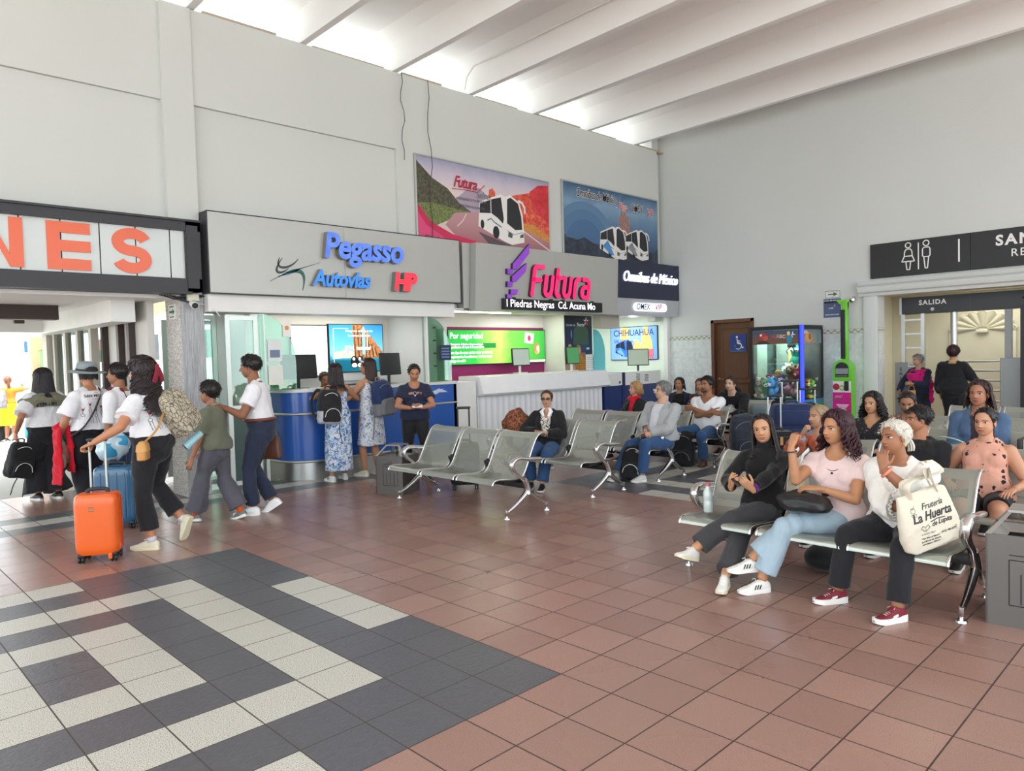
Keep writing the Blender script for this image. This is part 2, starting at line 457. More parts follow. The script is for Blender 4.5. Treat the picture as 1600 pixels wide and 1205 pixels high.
struct('trim_3', w, m_border())
# portal mouldings
w = MB()
w.b2((XW - 0.05, PY1, 0), (XW + 0.02, 2.53, 2.50), 0.012)
prof = [(0, 2.50), (-0.06, 2.50), (-0.075, 2.55), (-0.11, 2.57), (-0.13, 2.62), (-0.13, 2.66), (-0.09, 2.68), (-0.12, 2.70), (-0.14, 2.76), (0, 2.76)]
w.prism([(a, z) for a, z in prof], 4.25, (XW, 2.60, 0), (1, 0, 0), (0, 0, 1))
struct('trim_4', w, M_WALL2, 30)

# ------------------------------------------------------------------ ceiling: slab on tapering concrete ribs
b = MB()
for k in range(-4, 8):
    x = 0.947 + 1.512 * k
    if k == 7: continue
    z0 = 5.94
    sec = [(-0.05, z0), (0.05, z0), (0.085, 6.34), (0.26, 6.47), (-0.26, 6.47), (-0.085, 6.34)]
    b.loft([[(x + a, yy, z + dz) for a, z in sec] for yy, dz in ((7.62, 0.0), (YW, 0.0), (-0.06, 0.13), (-8.6, 0.13))])
for k in range(-6, 7): pass
b.add([(-9.5, 7.62, 6.47), (11.4, 7.62, 6.47), (11.4, YW, 6.47), (-9.5, YW, 6.47), (11.4, -0.06, 6.60), (-9.5, -0.06, 6.60), (11.4, -8.6, 6.60), (-9.5, -8.6, 6.60),
       (-9.5, 7.62, 6.7), (11.4, 7.62, 6.7), (11.4, -8.6, 6.8), (-9.5, -8.6, 6.8)],
      [(0, 1, 2, 3), (3, 2, 4, 5), (5, 4, 6, 7), (8, 11, 10, 9), (0, 8, 9, 1), (7, 6, 10, 11), (1, 9, 10, 6, 4, 2), (0, 3, 5, 7, 11, 8)])
struct('ceiling', b, M_CEIL, 20)
# unseen white reflector added outside to bounce daylight up into the gap
r = MB(); r.b2((-9.5, 7.0, 5.2), (13, 11.5, 5.3)); struct('roof_bounce', r, plain('white_bounce_sheet', '#f2f1ee', 0.8))
c = MB(); c.tube([(5.30, YW - 0.02, 5.965), (5.30, YW - 0.08, 6.15), (5.31, YW - 0.25, 6.28), (5.31, 3, 6.34), (5.31, -2, 6.43)], 0.014, 8)
solo('conduit', c, M_CEIL, 'white conduit pipe running up and along a ceiling rib', 'pipe', (5.36, YW - 0.3, 5.96), smooth=40)
for x0, top, lo, lab in ((4.02, 5.93, 4.62, 'thin cable hanging on the white wall above the red bus poster, left one'), (4.52, 5.93, 3.52, 'thin cable hanging down across the red bus poster to the grey sign')):
    c = MB(); pts = [(x0 + 0.03 * math.sin(k * 1.7), YW - 0.05 + 0.02 * math.sin(k), top + (lo - top) * k / 9) for k in range(10)]
    if lo < 4: pts += [(x0 + 0.08 + 0.13 * math.cos(a) - 0.13, YW - 0.1, 3.50 + 0.06 * math.sin(a)) for a in np.linspace(2.8, 6.5, 9)]
    c.tube(pts, 0.006, 5); solo('cable', c, M_DARK, lab, 'cable', (x0, YW - 0.05, lo))

# ------------------------------------------------------------------ brown panelled door in the right wall
def m_wood(name, a, b, axis=2):
    t = NT(name); o = t.coord(); s = [14, 14, 14]; s[axis] = 1.0
    f = t.noise(t.mapping(o, s), 3.0, 6, 0.65, 1.5)
    t.col(t.mix(f, lin(a), lin(b))); t.bump(f, 0.1, 0.004); t.b.inputs['Roughness'].default_value = 0.38; MATS[name] = t.mat; return t.mat
M_WOOD = m_wood('brown_varnished_wood', '#4a2c1c', '#7d5032')
w = MB()
w.b2((XW - 0.02, 5.53, 0), (XW + 0.14, 5.60, 2.25), 0.006); w.b2((XW - 0.02, 4.64, 0), (XW + 0.14, 4.71, 2.25), 0.006); w.b2((XW - 0.02, 4.64, 2.18), (XW + 0.14, 5.60, 2.25), 0.006)
struct('door_frame', w, M_WOOD)
w = MB(); w.b2((XW + 0.09, 4.70, 0.01), (XW + 0.13, 5.54, 2.19))
for z0, z1 in ((0.15, 0.95), (1.02, 2.08)):
    y0, y1 = 4.82, 5.42
    for (a, bb) in (((y0, z0), (y1, z0 + .035)), ((y0, z1 - .035), (y1, z1)), ((y0, z0), (y0 + .035, z1)), ((y1 - .035, z0), (y1, z1))):
        w.b2((XW + 0.075, a[0], a[1]), (XW + 0.1, bb[0], bb[1]), 0.008)
dr = struct('door_1', w, M_WOOD)
h = MB(); h.lathe([(0.028, 0), (0.028, 0.01), (0.012, 0.012), (0.012, 0.05)], 14, (XW + 0.09, 5.48, 1.02), roty(-math.pi / 2)); h.tube([(XW + 0.045, 5.48, 1.02), (XW + 0.042, 5.42, 1.02), (XW + 0.045, 5.34, 1.015)], 0.011, 8)
h.build('door_handle', metal('brass', '#c9a765', 0.25), dr, 40)
# ------------------------------------------------------------------ flat pictures: polygons laid over one another, 0.4 mm apart
def grad(name, stops, axis=1, size=1.0, off=0.0, rough=0.35, emit=0.0, rot=0.0, noise=0.0, nscale=5.0):
    """printed colour that runs through the stops along one axis of the picture (Generated coordinates)"""
    t = NT(name); o = t.coord('Generated'); o = t.mapping(o, rot=(0, 0, 0)); sep = t.n('ShaderNodeSeparateXYZ'); t.l(o, sep.inputs[0])
    f = sep.outputs[axis]
    if noise: f = t.math('ADD', f, t.math('MULTIPLY', t.math('SUBTRACT', t.noise(t.coord('Object'), nscale, 5, 0.65), 0.5), noise))
    c = t.ramp(f, [(p, lin(h)) for p, h in stops]); t.col(c); t.b.inputs['Roughness'].default_value = rough
    if emit: t.l(c, t.b.inputs['Emission Color']); t.b.inputs['Emission Strength'].default_value = emit
    MATS[name] = t.mat; return t.mat
def foliage_print(name, a, b, c, scale=14, emit=0.0):
    t = NT(name); o = t.coord(); f = t.noise(o, scale, 6, 0.75)
    k = t.ramp(f, [(0.36, lin(a)), (0.5, lin(b)), (0.66, lin(c))]); t.col(k); t.b.inputs['Roughness'].default_value = 0.35
    if emit: t.l(k, t.b.inputs['Emission Color']); t.b.inputs['Emission Strength'].default_value = emit
    MATS[name] = t.mat; return t.mat
class Pic:
    """a printed picture in the plane O + a X + b Y (a, b in metres)"""
    def __init__(s, O, X, Y): s.O = np.asarray(O, float); s.X = np.asarray(X, float); s.Y = np.asarray(Y, float); s.Z = unit(np.cross(s.X, s.Y)); s.mb = MB(); s.mats = []; s.k = 0
    def mi(s, mat):
        if mat not in s.mats: s.mats.append(mat)
        return s.mats.index(mat)
    def poly(s, pts, mat):
        s.k += 1
        P = [s.O + a * s.X + b * s.Y + s.Z * 0.0004 * s.k for a, b in pts]
        ar = sum(pts[i][0] * pts[(i + 1) % len(pts)][1] - pts[(i + 1) % len(pts)][0] * pts[i][1] for i in range(len(pts)))
        f = tuple(range(len(P))); s.mb.add(P, [f if ar > 0 else f[::-1]], s.mi(mat)); return s
    def rect(s, a0, b0, a1, b1, mat): return s.poly([(a0, b0), (a1, b0), (a1, b1), (a0, b1)], mat)
    def disc(s, a, b, r, mat, ry=None, n=20, a0=0, a1=2 * math.pi): return s.poly([(a + r * math.cos(t), b + (ry or r) * math.sin(t)) for t in np.linspace(a0, a1, n, endpoint=abs(a1 - a0) < 6.2)], mat)
    def line(s, pts, w, mat):
        for (a, b), (c, d) in zip(pts, pts[1:]):
            n = unit(np.array([-(d - b), c - a])) * w / 2
            s.k -= 0.9; s.poly([(a - n[0], b - n[1]), (c - n[0], d - n[1]), (c + n[0], d + n[1]), (a + n[0], b + n[1])], mat)
        s.k += 0.9; return s
    def text(s, txt, size, a, b, mat, **kw):
        s.k += 1; X, Y = kw.pop('X', s.X), kw.pop('Y', s.Y); s.mb.text(txt, size, s.O + a * s.X + b * s.Y + s.Z * 0.0004 * s.k, X, Y, 0.0003, mat=s.mi(mat), **kw); return s
    def build(s, name, parent, shift=None): return s.mb.build(name, s.mats, parent, shift=shift)
def C(h, rough=0.4): return plain('ink_' + h.strip('#'), h, rough, vary=0.0)
def L(h, e=1.0): return glow('lit_%s_%d' % (h.strip('#'), int(e * 100)), h, e)
def framed(o, mb_frame_mat, a0, z0, a1, z1, y, w=0.04, d=0.05, name='frame'):
    m = MB()
    for lo, hi in (((a0 - w, z0 - w), (a1 + w, z0)), ((a0 - w, z1), (a1 + w, z1 + w)), ((a0 - w, z0), (a0, z1)), ((a1, z0), (a1 + w, z1))):
        m.b2((lo[0], y - d, lo[1]), (hi[0], y, hi[1]), 0.004)
    return m.build(name, mb_frame_mat, o, shift=o.location)

# ------------------------------------------------------------------ orange-lettered sign over the way to the platforms
NSY = 6.52
o = thing('platform_sign', 'long white sign with orange letters in a charcoal frame over the entrance', 'sign', (-2.3, NSY, 2.5))
X0, X1, Z0, Z1 = -5.6, 0.88, 2.49, 3.32
m = MB()
m.b2((X0, NSY, Z0), (X1, NSY + 0.22, Z0 + 0.155)); m.b2((X0, NSY, Z1 - 0.107), (X1, NSY + 0.22, Z1)); m.b2((X1 - 0.17, NSY, Z0), (X1, NSY + 0.22, Z1)); m.b2((X0, NSY, Z0), (X0 + 0.17, NSY + 0.22, Z1))
m.b2((X1 - 0.165, NSY - 0.004, Z0 + 0.04), (X1 - 0.03, NSY, Z1 - 0.04)); m.b2((X0, NSY - 0.012, Z0 - 0.03), (X1 - 0.12, NSY + 0.2, Z0)); m.b2((X0, NSY - 0.03, Z1), (X1, NSY + 0.2, Z1 + 0.025))
m.build('sign_frame', M_DARK, o, shift=o.location)
def m_glossy_panel():
    t = NT('glossy_sign_panel'); t.col(lin('#c6cbc8')); t.b.inputs['Roughness'].default_value = 0.06
    t.bump(t.noise(t.coord(), 1.6, 3, 0.5), 0.25, 0.08); return t.mat
m = MB(); seams = [-5.43] + [-0.207 - 0.3775 * k for k in range(13, 0, -1)] + [-0.207, 0.166, 0.543, 0.715]
for a, b in zip(seams, seams[1:]): m.b2((a + 0.006, NSY + 0.05, Z0 + 0.16), (b - 0.006, NSY + 0.07, Z1 - 0.1), 0.003)
m.build('sign_panel', m_glossy_panel(), o, shift=o.location)
m = MB(); m.b2((X0, NSY + 0.072, Z0), (X1, NSY + 0.1, Z1)); m.build('backing', M_BLACK, o, shift=o.location)
M_OR = plain('orange_acrylic', '#e05a22', 0.22, vary=0.02)
m = MB(); HL = 0.515; zc = 2.932
def block_letter(ch, xc, w=0.415, h=HL, s=0.120):
    x0, x1, z0, z1 = xc - w / 2, xc + w / 2, zc - h / 2, zc + h / 2; y0, y1 = NSY + 0.035, NSY + 0.05
    def bx(a, b, c, d): m.b2((a, y0, b), (c, y1, d))
    def pr(p): m.prism(p, 0.015, (0, y1, 0), PX, PZ)
    if ch == 'E':
        bx(x0, z0, x0 + s, z1)
        for zz in (z0, zc - s / 2, z1 - s): bx(x0 + s, zz, x1, zz + s)
    elif ch == 'N':
        bx(x0, z0, x0 + s, z1); bx(x1 - s, z0, x1, z1); pr([(x0 + s, z1), (x0 + s, z1 - 0.13), (x1 - s, z0), (x1 - s, z0 + 0.13)])
    elif ch == 'D':
        bx(x0, z0, x0 + s, z1); r = w - s; th = np.linspace(-math.pi / 2, math.pi / 2, 14)
        P = [(x0 + s + r * math.cos(t), zc + h / 2 * math.sin(t)) for t in th] + [(x0 + s + (r - s) * math.cos(t), zc + (h / 2 - s) * math.sin(t)) for t in th[::-1]]
        pr(P)
    elif ch == 'A':
        pr([(x0, z0), (x0 + s, z0), (xc, z1 - 0.12), (x1 - s, z0), (x1, z0), (xc + s / 2, z1), (xc - s / 2, z1)]); bx(x0 + 0.06, z0 + 0.1, x1 - 0.06, z0 + 0.1 + s)
    elif ch == 'S':
        rx, rz = w / 2, (h + s) / 4; c1, c2 = zc + (h - s) / 4, zc - (h - s) / 4
        path = [(rx * math.cos(t), c1 + rz * math.sin(t)) for t in np.radians(np.linspace(15, 270, 22))] + [(rx * math.cos(t), c2 + rz * math.sin(t)) for t in np.radians(np.linspace(90, -165, 22))]
        inner = [((rx - s) * math.cos(t), c1 + (rz - s) * math.sin(t)) for t in np.radians(np.linspace(15, 270, 22))] + [((rx) * math.cos(t), c2 + rz * math.sin(t)) for t in np.radians(np.linspace(90, -165, 22))]
        cl = [((rx - s / 2) * math.cos(t), c1 + (rz - s / 2) * math.sin(t)) for t in np.radians(np.linspace(15, 270, 20))][:-1] + [((rx - s / 2) * math.cos(t), c2 + (rz - s / 2) * math.sin(t)) for t in np.radians(np.linspace(90, -165, 20))]
        cl = np.array(cl); T = np.gradient(cl, axis=0); T /= np.linalg.norm(T, axis=1)[:, None]; N = np.c_[-T[:, 1], T[:, 0]]
        A, B = cl + N * s / 2, cl - N * s / 2
        rings = [[(xc + A[i, 0], y0, A[i, 1]), (xc + B[i, 0], y0, B[i, 1]), (xc + B[i, 0], y1, B[i, 1]), (xc + A[i, 0], y1, A[i, 1])] for i in range(len(cl))]
        m.loft(rings)
for ch, xc in zip('ANDENES', (-3.70, -3.06, -2.42, -1.78, -1.14, -0.512, 0.12)):
    m = MB(); block_letter(ch, xc); m.build('letter', M_OR, o, shift=o.location)

# ------------------------------------------------------------------ grey fascia box with blue and red illuminated names
PSY = 6.45
o = thing('ticket_office_sign', 'brushed grey sign box with blue and red raised lettering', 'sign', (2.9, PSY, 2.49))
m = MB(); m.b2((0.95, PSY, 2.485), (2.83, PSY + 0.24, 3.465), 0.004); m.b2((2.832, PSY, 2.485), (4.92, PSY + 0.24, 3.465), 0.004)
m.build('sign_panel', M_SIGNGREY, o, shift=o.location)
m = MB(); m.b2((0.935, PSY + 0.004, 2.48), (0.949, PSY + 0.24, 3.47)); m.b2((0.94, PSY - 0.005, 3.466), (4.925, PSY + 0.24, 3.476)); m.b2((0.94, PSY - 0.005, 2.474), (4.925, PSY + 0.24, 2.484)); m.b2((4.921, PSY, 2.48), (4.932, PSY + 0.24, 3.47))
m.build('edge_trim', M_DARK, o, shift=o.location)
def led_name(txt, size, x, z, face, side, depth, bold, shear, name, sx=1.0, spacing=1.0):
    m = MB(); m.text(txt, size, (x, PSY, z), PX, PZ, depth, bold * 1.3, shear, 'CENTER', 0, sx, spacing); m.text(txt, size, (x, PSY - depth, z), PX, PZ, 0.004, bold, shear, 'CENTER', 1, sx, spacing)
    return m.build(name, [side, face], o, shift=o.location)
M_SIDE = plain('letter_return_grey', '#8d8a88', 0.35, 0.5)
def m_led(name, a, b, e):
    t = NT(name); f = t.noise(t.coord(), 9, 3); c = t.mix(f, lin(a), lin(b)); t.col(c); t.l(c, t.b.inputs['Emission Color']); t.b.inputs['Emission Strength'].default_value = e * .66; return t.mat
led_name('Pegasso', 0.47, 3.11, 3.165, m_led('blue_led_face', '#2f52c8', '#5f86f2', 0.42), M_SIDE, 0.09, 0.012, 0.16, 'main_lettering', 0.90, 0.97)
led_name('Autovías', 0.30, 2.74, 2.725, m_led('azure_led_face', '#1f66bf', '#3f8ee0', 0.3), M_SIDE, 0.07, 0.008, 0.22, 'lower_lettering', 0.86, 0.97)
led_name('HP', 0.345, 3.775, 2.735, m_led('red_led_face', '#e01a30', '#f2384a', 0.42), M_SIDE, 0.09, 0.017, 0.16, 'red_lettering', 0.92, 0.92)
m = MB()
def ribbon(pts, w0, w1, mat):
    P = np.array(pts, float); n = len(P); t = np.linspace(0, 1, 22)
    Q = np.array([sum(math.comb(n - 1, i) * (1 - u) ** (n - 1 - i) * u ** i * P[i] for i in range(n)) for u in t])
    T = np.gradient(Q, axis=0); T /= np.linalg.norm(T, axis=1)[:, None]; N = np.c_[-T[:, 1], T[:, 0]]; w = w0 + (w1 - w0) * np.sin(t * math.pi) ** 1.2
    A = Q + N * w[:, None] / 2; B = Q - N * w[:, None] / 2
    m.loft([[(A[i, 0], PSY - 0.008, A[i, 1]), (B[i, 0], PSY - 0.008, B[i, 1]), (B[i, 0], PSY, B[i, 1]), (A[i, 0], PSY, A[i, 1])] for i in range(22)], mat=mat)
ribbon([(1.86, 2.97), (1.76, 2.78), (2.02, 2.83), (2.12, 2.97)], 0.008, 0.03, 0); ribbon([(1.90, 2.97), (1.70, 2.72), (1.90, 2.76), (1.98, 2.84)], 0.005, 0.03, 1)
ribbon([(1.84, 2.72), (2.05, 2.84), (2.28, 2.90), (2.17, 2.56)], 0.006, 0.05, 2); ribbon([(1.72, 2.66), (1.95, 2.80), (2.2, 2.86), (2.45, 2.95)], 0.004, 0.012, 2); ribbon([(1.83, 2.73), (2.0, 2.75), (2.1, 2.83), (2.2, 2.86)], 0.004, 0.014, 3)
m.build('swallow_emblem', [C('#23302e'), C('#2c2f31'), C('#1d5a4d'), C('#3f7fb0')], o, shift=o.location)

# ------------------------------------------------------------------ white fascia below the sign boxes and soffits: part of the shop fronts
w = MB()
w.b2((0.95, PSY + 0.09, 2.26), (4.86, 7.0, 2.484)); w.b2((4.86, 6.5, 2.38), (10.99, 7.0, 2.40))
struct('trim_5', w, M_WHITE)

# ------------------------------------------------------------------ second fascia box: magenta name, purple emblem, LED ticker
FSY = 6.36
o = thing('bus_line_sign', 'pale grey sign box with magenta lettering and purple wing emblem', 'sign', (7.0, FSY, 2.39))
m = MB(); m.prism([(5.14, 2.37), (7.08, 2.37), (7.08, 3.455), (5.20, 3.455)], 0.3, (0, FSY + 0.3, 0), PX, PZ); m.prism([(7.083, 2.37), (8.86, 2.37), (8.92, 3.455), (7.083, 3.455)], 0.3, (0, FSY + 0.3, 0), PX, PZ)
m.prism([(5.02, 2.37), (5.135, 2.37), (5.195, 3.455), (5.02, 3.455)], 0.16, (0, FSY + 0.3, 0), PX, PZ)
m.build('sign_panel', M_SIGNGREY, o, shift=o.location)
M_MAG = m_led('magenta_led_face', '#e0175e', '#ef2a70', 0.36); M_PUR = m_led('purple_face', '#7a35ad', '#8f49c4', 0.16); M_MSIDE = plain('dark_magenta_return', '#5a1638', 0.4); M_PSIDE = plain('dark_purple_return', '#3a1f52', 0.4)
m = MB()
def fat(paths, r, mat_side, mat_face, x0, z0, sc, dep):
    """rounded stroke lettering: each path is swept as a flat bar with round ends and corners"""
    for P in paths:
        P = np.array(P, float) * sc + (x0, z0); poly = outline(P, r * sc)
        m.prism(poly, dep, (0, FSY, 0), PX, PZ, mat_side); m.prism(poly, 0.003, (0, FSY - dep, 0), PX, PZ, mat_face)
def outline(P, r):
    P = P[np.r_[True, np.linalg.norm(np.diff(P, axis=0), axis=1) > 1e-4]]
    T = np.diff(P, axis=0); T /= np.linalg.norm(T, axis=1)[:, None]; n = len(P); N = np.zeros((n, 2)); M = np.c_[-T[:, 1], T[:, 0]]
    N[0], N[-1] = M[0], M[-1]
    for i in range(1, n - 1): b = unit(M[i - 1] + M[i]); N[i] = b / max(0.5, np.dot(b, M[i]))
    a0 = math.atan2(M[-1][1], M[-1][0]); cap1 = [P[-1] + r * np.array([math.cos(a0 - t), math.sin(a0 - t)]) for t in np.linspace(0.3, math.pi - 0.3, 6)]
    a1 = math.atan2(M[0][1], M[0][0]); cap0 = [P[0] + r * np.array([math.cos(a1 + math.pi - t), math.sin(a1 + math.pi - t)]) for t in np.linspace(0.3, math.pi - 0.3, 6)]
    return [tuple(q) for q in list(P + N * r) + cap1 + list((P - N * r)[::-1]) + cap0]
def arc(cx, cz, rx, rz, a, b, n=8): return [(cx + rx * math.cos(t), cz + rz * math.sin(t)) for t in np.radians(np.linspace(a, b, n))]
sl = 0.20
def sh(p): return [(x + sl * z, z) for x, z in p]
U = lambda x: sh([(x, 0.66)] + [(x, 0.2)] + arc(x + 0.17, 0.2, 0.17, 0.2, 180, 360) + [(x + 0.34, 0.66)])
F_ = [sh([(0, 0), (0, 0.85)] + arc(0.12, 0.85, 0.12, 0.13, 180, 90, 5) + [(0.42, 0.98)]), sh([(0, 0.52), (0.36, 0.52)])]
T_ = lambda x: [sh([(x, 0.93), (x, 0.2)] + arc(x + 0.15, 0.2, 0.15, 0.2, 180, 285)), sh([(x, 0.66), (x + 0.22, 0.66)])]
R_ = lambda x: [sh([(x, 0), (x, 0.44)] + arc(x + 0.18, 0.44, 0.18, 0.22, 180, 90, 6) + [(x + 0.22, 0.66)])]
A_ = lambda x: [sh([(x + 0.04, 0.66), (x + 0.2, 0.66)] + arc(x + 0.2, 0.48, 0.18, 0.18, 90, 0, 5) + [(x + 0.38, 0.0), (x + 0.17, 0.0)] + arc(x + 0.17, 0.19, 0.17, 0.19, 270, 90, 8) + [(x + 0.38, 0.38)])]
for P in (F_, [U(0.62)], T_(1.20), [U(1.60)], R_(2.20), A_(2.60)):
    m = MB(); fat(P, 0.082, 0, 1, 6.40, 2.66, 0.50, 0.06); m.build('letter', [M_MSIDE, M_MAG], o, shift=o.location)
m = MB()
for P in ([(5.83, 3.07), (5.835, 2.98), (5.94, 2.98), (5.97, 3.06)], [(5.965, 3.16), (5.955, 3.07), (6.06, 3.07), (6.36, 3.36), (6.375, 3.52), (6.02, 3.20)],
          [(5.83, 2.86), (5.825, 2.77), (5.93, 2.77), (5.955, 2.85)], [(5.94, 2.95), (5.935, 2.86), (6.03, 2.86), (6.27, 3.05), (6.295, 3.19), (6.0, 2.99)],
          [(5.81, 2.645), (5.805, 2.56), (5.915, 2.56), (5.92, 2.64)], [(5.895, 2.73), (5.89, 2.645), (6.04, 2.645), (6.07, 2.735)]):
    m.prism(P, 0.055, (0, FSY, 0), PX, PZ, 0); m.prism(P, 0.003, (0, FSY - 0.055, 0), PX, PZ, 1)
m.build('wing_emblem', [M_PSIDE, M_PUR], o, shift=o.location)
TX0, TX1 = 5.72, 8.28
o2 = thing('led_ticker', 'black LED ticker reading city names in white, under the magenta lettering', 'display', (7.0, FSY, 2.41))
m = MB(); m.b2((TX0, FSY - 0.09, 2.395), (TX1, FSY - 0.002, 2.575), 0.006); m.build('case', M_BLACK, o2, shift=o2.location)
m = MB()
for x in (5.95, 6.87, 7.18, 8.0): m.b2((x, FSY - 0.07, 2.575), (x + 0.05, FSY - 0.02, 2.60))
m.build('bracket', M_DARK, o2, shift=o2.location)
m = MB(); m.text('l Piedras Negras  Cd. Acuna Mo', 0.178, (TX0 + 0.03, FSY - 0.091, 2.49), PX, PZ, 0.002, 0.0015, 0, 'LEFT', 0, 1.0, 1.0)
m.v = [[min(q[0], TX1 - 0.012), q[1], q[2]] for q in m.v]
m.build('lettering', L('#f7f5ff', .65), o2, shift=o2.location)

# navy panel with script name, and the small white pill-shaped sign below it
o = thing('navy_bus_sign', 'navy sign panel with glowing white script lettering by the corner', 'sign', (10, FSY, 2.75))
m = MB(); m.prism([(8.86, 2.37), (10.98, 2.37), (11.02, 2.705), (8.875, 2.705)], 0.3, (0, FSY + 0.3, 0), PX, PZ); m.build('lower_panel', plain('sign_silver', '#b9bcc0', 0.4, 0.3), o, shift=o.location)
m = MB(); m.prism([(8.878, 2.71), (11.02, 2.71), (11.04, 3.455), (8.925, 3.455)], 0.31, (0, FSY + 0.3, 0), PX, PZ); m.build('navy_panel', plain('navy_gloss', '#1f2540', 0.18), o, shift=o.location)
m = MB(); m.text('Omnibus de México', 0.30, (9.98, FSY - 0.012, 3.13), PX, PZ, 0.03, 0.0, 0.3, 'CENTER', 0, 0.82, 0.95); m.build('lettering', L('#e8f0ff', .6), o, shift=o.location)
o = thing('pill_sign', 'small white pill-shaped lit sign with navy and red letters under the navy panel', 'sign', (10, FSY, 2.54))
m = MB(); P = [(9.46 + 0.09 * math.cos(t), 2.54 + 0.085 * math.sin(t)) for t in np.linspace(math.pi / 2, 3 * math.pi / 2, 8)] + [(10.42 + 0.09 * math.cos(t), 2.54 + 0.085 * math.sin(t)) for t in np.linspace(-math.pi / 2, math.pi / 2, 8)]
m.prism(P, 0.04, (0, FSY - 0.002, 0), PX, PZ); m.build('plate', L('#eef0fb', 0.5), o, shift=o.location)
m = MB(); m.text('OMEX', 0.175, (9.42, FSY - 0.043, 2.54), PX, PZ, 0.003, 0.001, 0.2, 'LEFT', 0, 0.92, 1.04); m.text('VIP', 0.175, (10.07, FSY - 0.043, 2.54), PX, PZ, 0.003, 0.001, 0.2, 'LEFT', 1, 0.92, 1.04)
m.build('lettering', [C('#1d2552'), C('#b3173c')], o, shift=o.location)

# ------------------------------------------------------------------ posters high on the ticket wall
def coach(p, a, b, s, flip=1, body=None, accent=None, win=None):
    """a coach seen from the front corner, s = height in metres"""
    q = lambda pts: [(a + x * s * flip, b + y * s) for x, y in pts]
    body = body or C('#e9e6e2'); win = win or C('#23252b')
    p.poly(q([(-0.85, 0.28), (-0.80, 0.78), (-0.2, 1.0), (-0.05, 0.96), (0.02, 0.1), (-0.12, 0.03)]), body)
    p.poly(q([(-0.12, 0.03), (-0.06, 0.98), (0.08, 1.02), (0.34, 0.9), (0.44, 0.62), (0.47, 0.06), (0.1, -0.02)]), body)
    p.poly(q([(-0.81, 0.55), (-0.79, 0.74), (-0.5, 0.85), (-0.5, 0.58)]), win); p.poly(q([(-0.48, 0.58), (-0.48, 0.86), (-0.2, 0.94), (-0.13, 0.5), (-0.16, 0.4), (-0.3, 0.5)]), win)
    p.poly(q([(-0.04, 0.42), (-0.02, 0.92), (0.08, 0.97), (0.30, 0.87), (0.39, 0.6), (0.41, 0.33), (0.2, 0.3)]), win)
    p.poly(q([(-0.02, 0.14), (0.0, 0.26), (0.12, 0.2), (0.10, 0.12)]), C('#55575c')); p.poly(q([(0.34, 0.14), (0.34, 0.2), (0.44, 0.25), (0.45, 0.17)]), C('#55575c'))
    p.disc(a - 0.36 * s * flip, b + 0.2 * s, 0.09 * s, C('#1b1b1e'), 0.13 * s); p.disc(a - 0.74 * s * flip, b + 0.33 * s, 0.05 * s, C('#1b1b1e'), 0.09 * s)
    p.line(q([(0.3, 0.93), (0.42, 0.9), (0.5, 0.8), (0.5, 0.68)]), 0.05 * s, body)
    if accent: p.poly(q([(-0.72, 0.36), (-0.46, 0.56), (-0.16, 0.12), (-0.3, 0.12)]), accent)
    p.line(q([(-0.6, 0.42), (-0.5, 0.47), (-0.4, 0.4), (-0.2, 0.32)]), 0.025 * s, C('#4a7f86')); p.line(q([(-0.05, 0.27), (0.15, 0.2), (0.42, 0.27)]), 0.012 * s, C('#77797d'))
PY = YW - 0.005
o = thing('coach_poster', 'red framed poster of a white coach on a road, high on the wall', 'poster', (5.77, PY, 3.5))
x0, x1, z0, z1 = 4.27, 7.26, 3.40, 4.75
p = Pic((x0, PY, z0), PX, PZ); W_, H_ = x1 - x0, z1 - z0
p.rect(0, 0, W_, H_, grad('poster_sky', [(0.35, '#d8c2bd'), (0.6, '#e6d3cd'), (0.85, '#c6bccb'), (1.0, '#9a9db8')], 2, noise=0.25, nscale=1.6))
p.poly([(0.75, 0.75), (1.05, 0.98), (1.3, 1.02), (1.6, 0.85), (1.7, 0.6), (0.8, 0.55)], C('#a99aab'))
p.poly([(0, 0.3), (0, 1.28), (0.08, 1.22), (0.3, 1.05), (0.62, 0.92), (0.85, 0.72), (1.15, 0.58), (0.6, 0.45)], foliage_print('print_hill', '#2b2f24', '#4d4f3c', '#7a6b55', 18))
p.poly([(0, 0.3), (0, 0.62), (0.3, 0.66), (0.7, 0.62), (1.1, 0.6), (0.7, 0.45), (0.3, 0.28)], foliage_print('print_shrub', '#3e4a2c', '#6d7a45', '#94955f', 26))
p.poly([(1.3, 0.55), (1.6, 0.75), (2.0, 0.98), (2.5, 1.1), (3.0 - 0.01, 1.27), (W_, 0.25), (1.9, 0.62)], foliage_print('print_red_trees', '#b22a2c', '#d8503c', '#f0876a', 9))
p.poly([(2.5, 1.12), (2.72, 1.26), (W_, 1.30), (W_, 0.6), (2.6, 0.8)], foliage_print('print_red_hill', '#b51f30', '#cc2f3c', '#dd4a4a', 5)); p.poly([(1.48, 0.7), (1.52, 1.02), (1.6, 1.06), (1.66, 1.0), (1.66, 0.7)], foliage_print('print_red_tree', '#b8402f', '#d65a40', '#e98a68', 20))
p.poly([(2.1, 0.55), (2.6, 0.55), (W_, 0.36), (W_, 0.22), (2.3, 0.42)], foliage_print('print_verge', '#b06a2a', '#cf8a3f', '#e0a85f', 30))
p.poly([(0.55, 0.34), (0.75, 0.55), (1.3, 0.62), (1.7, 0.58), (2.2, 0.47), (W_, 0.26), (W_, 0.0), (1.0, 0.0)], grad('print_road', [(0.0, '#8f5560'), (0.35, '#b98a8f'), (1.0, '#b9a6a8')], 2))
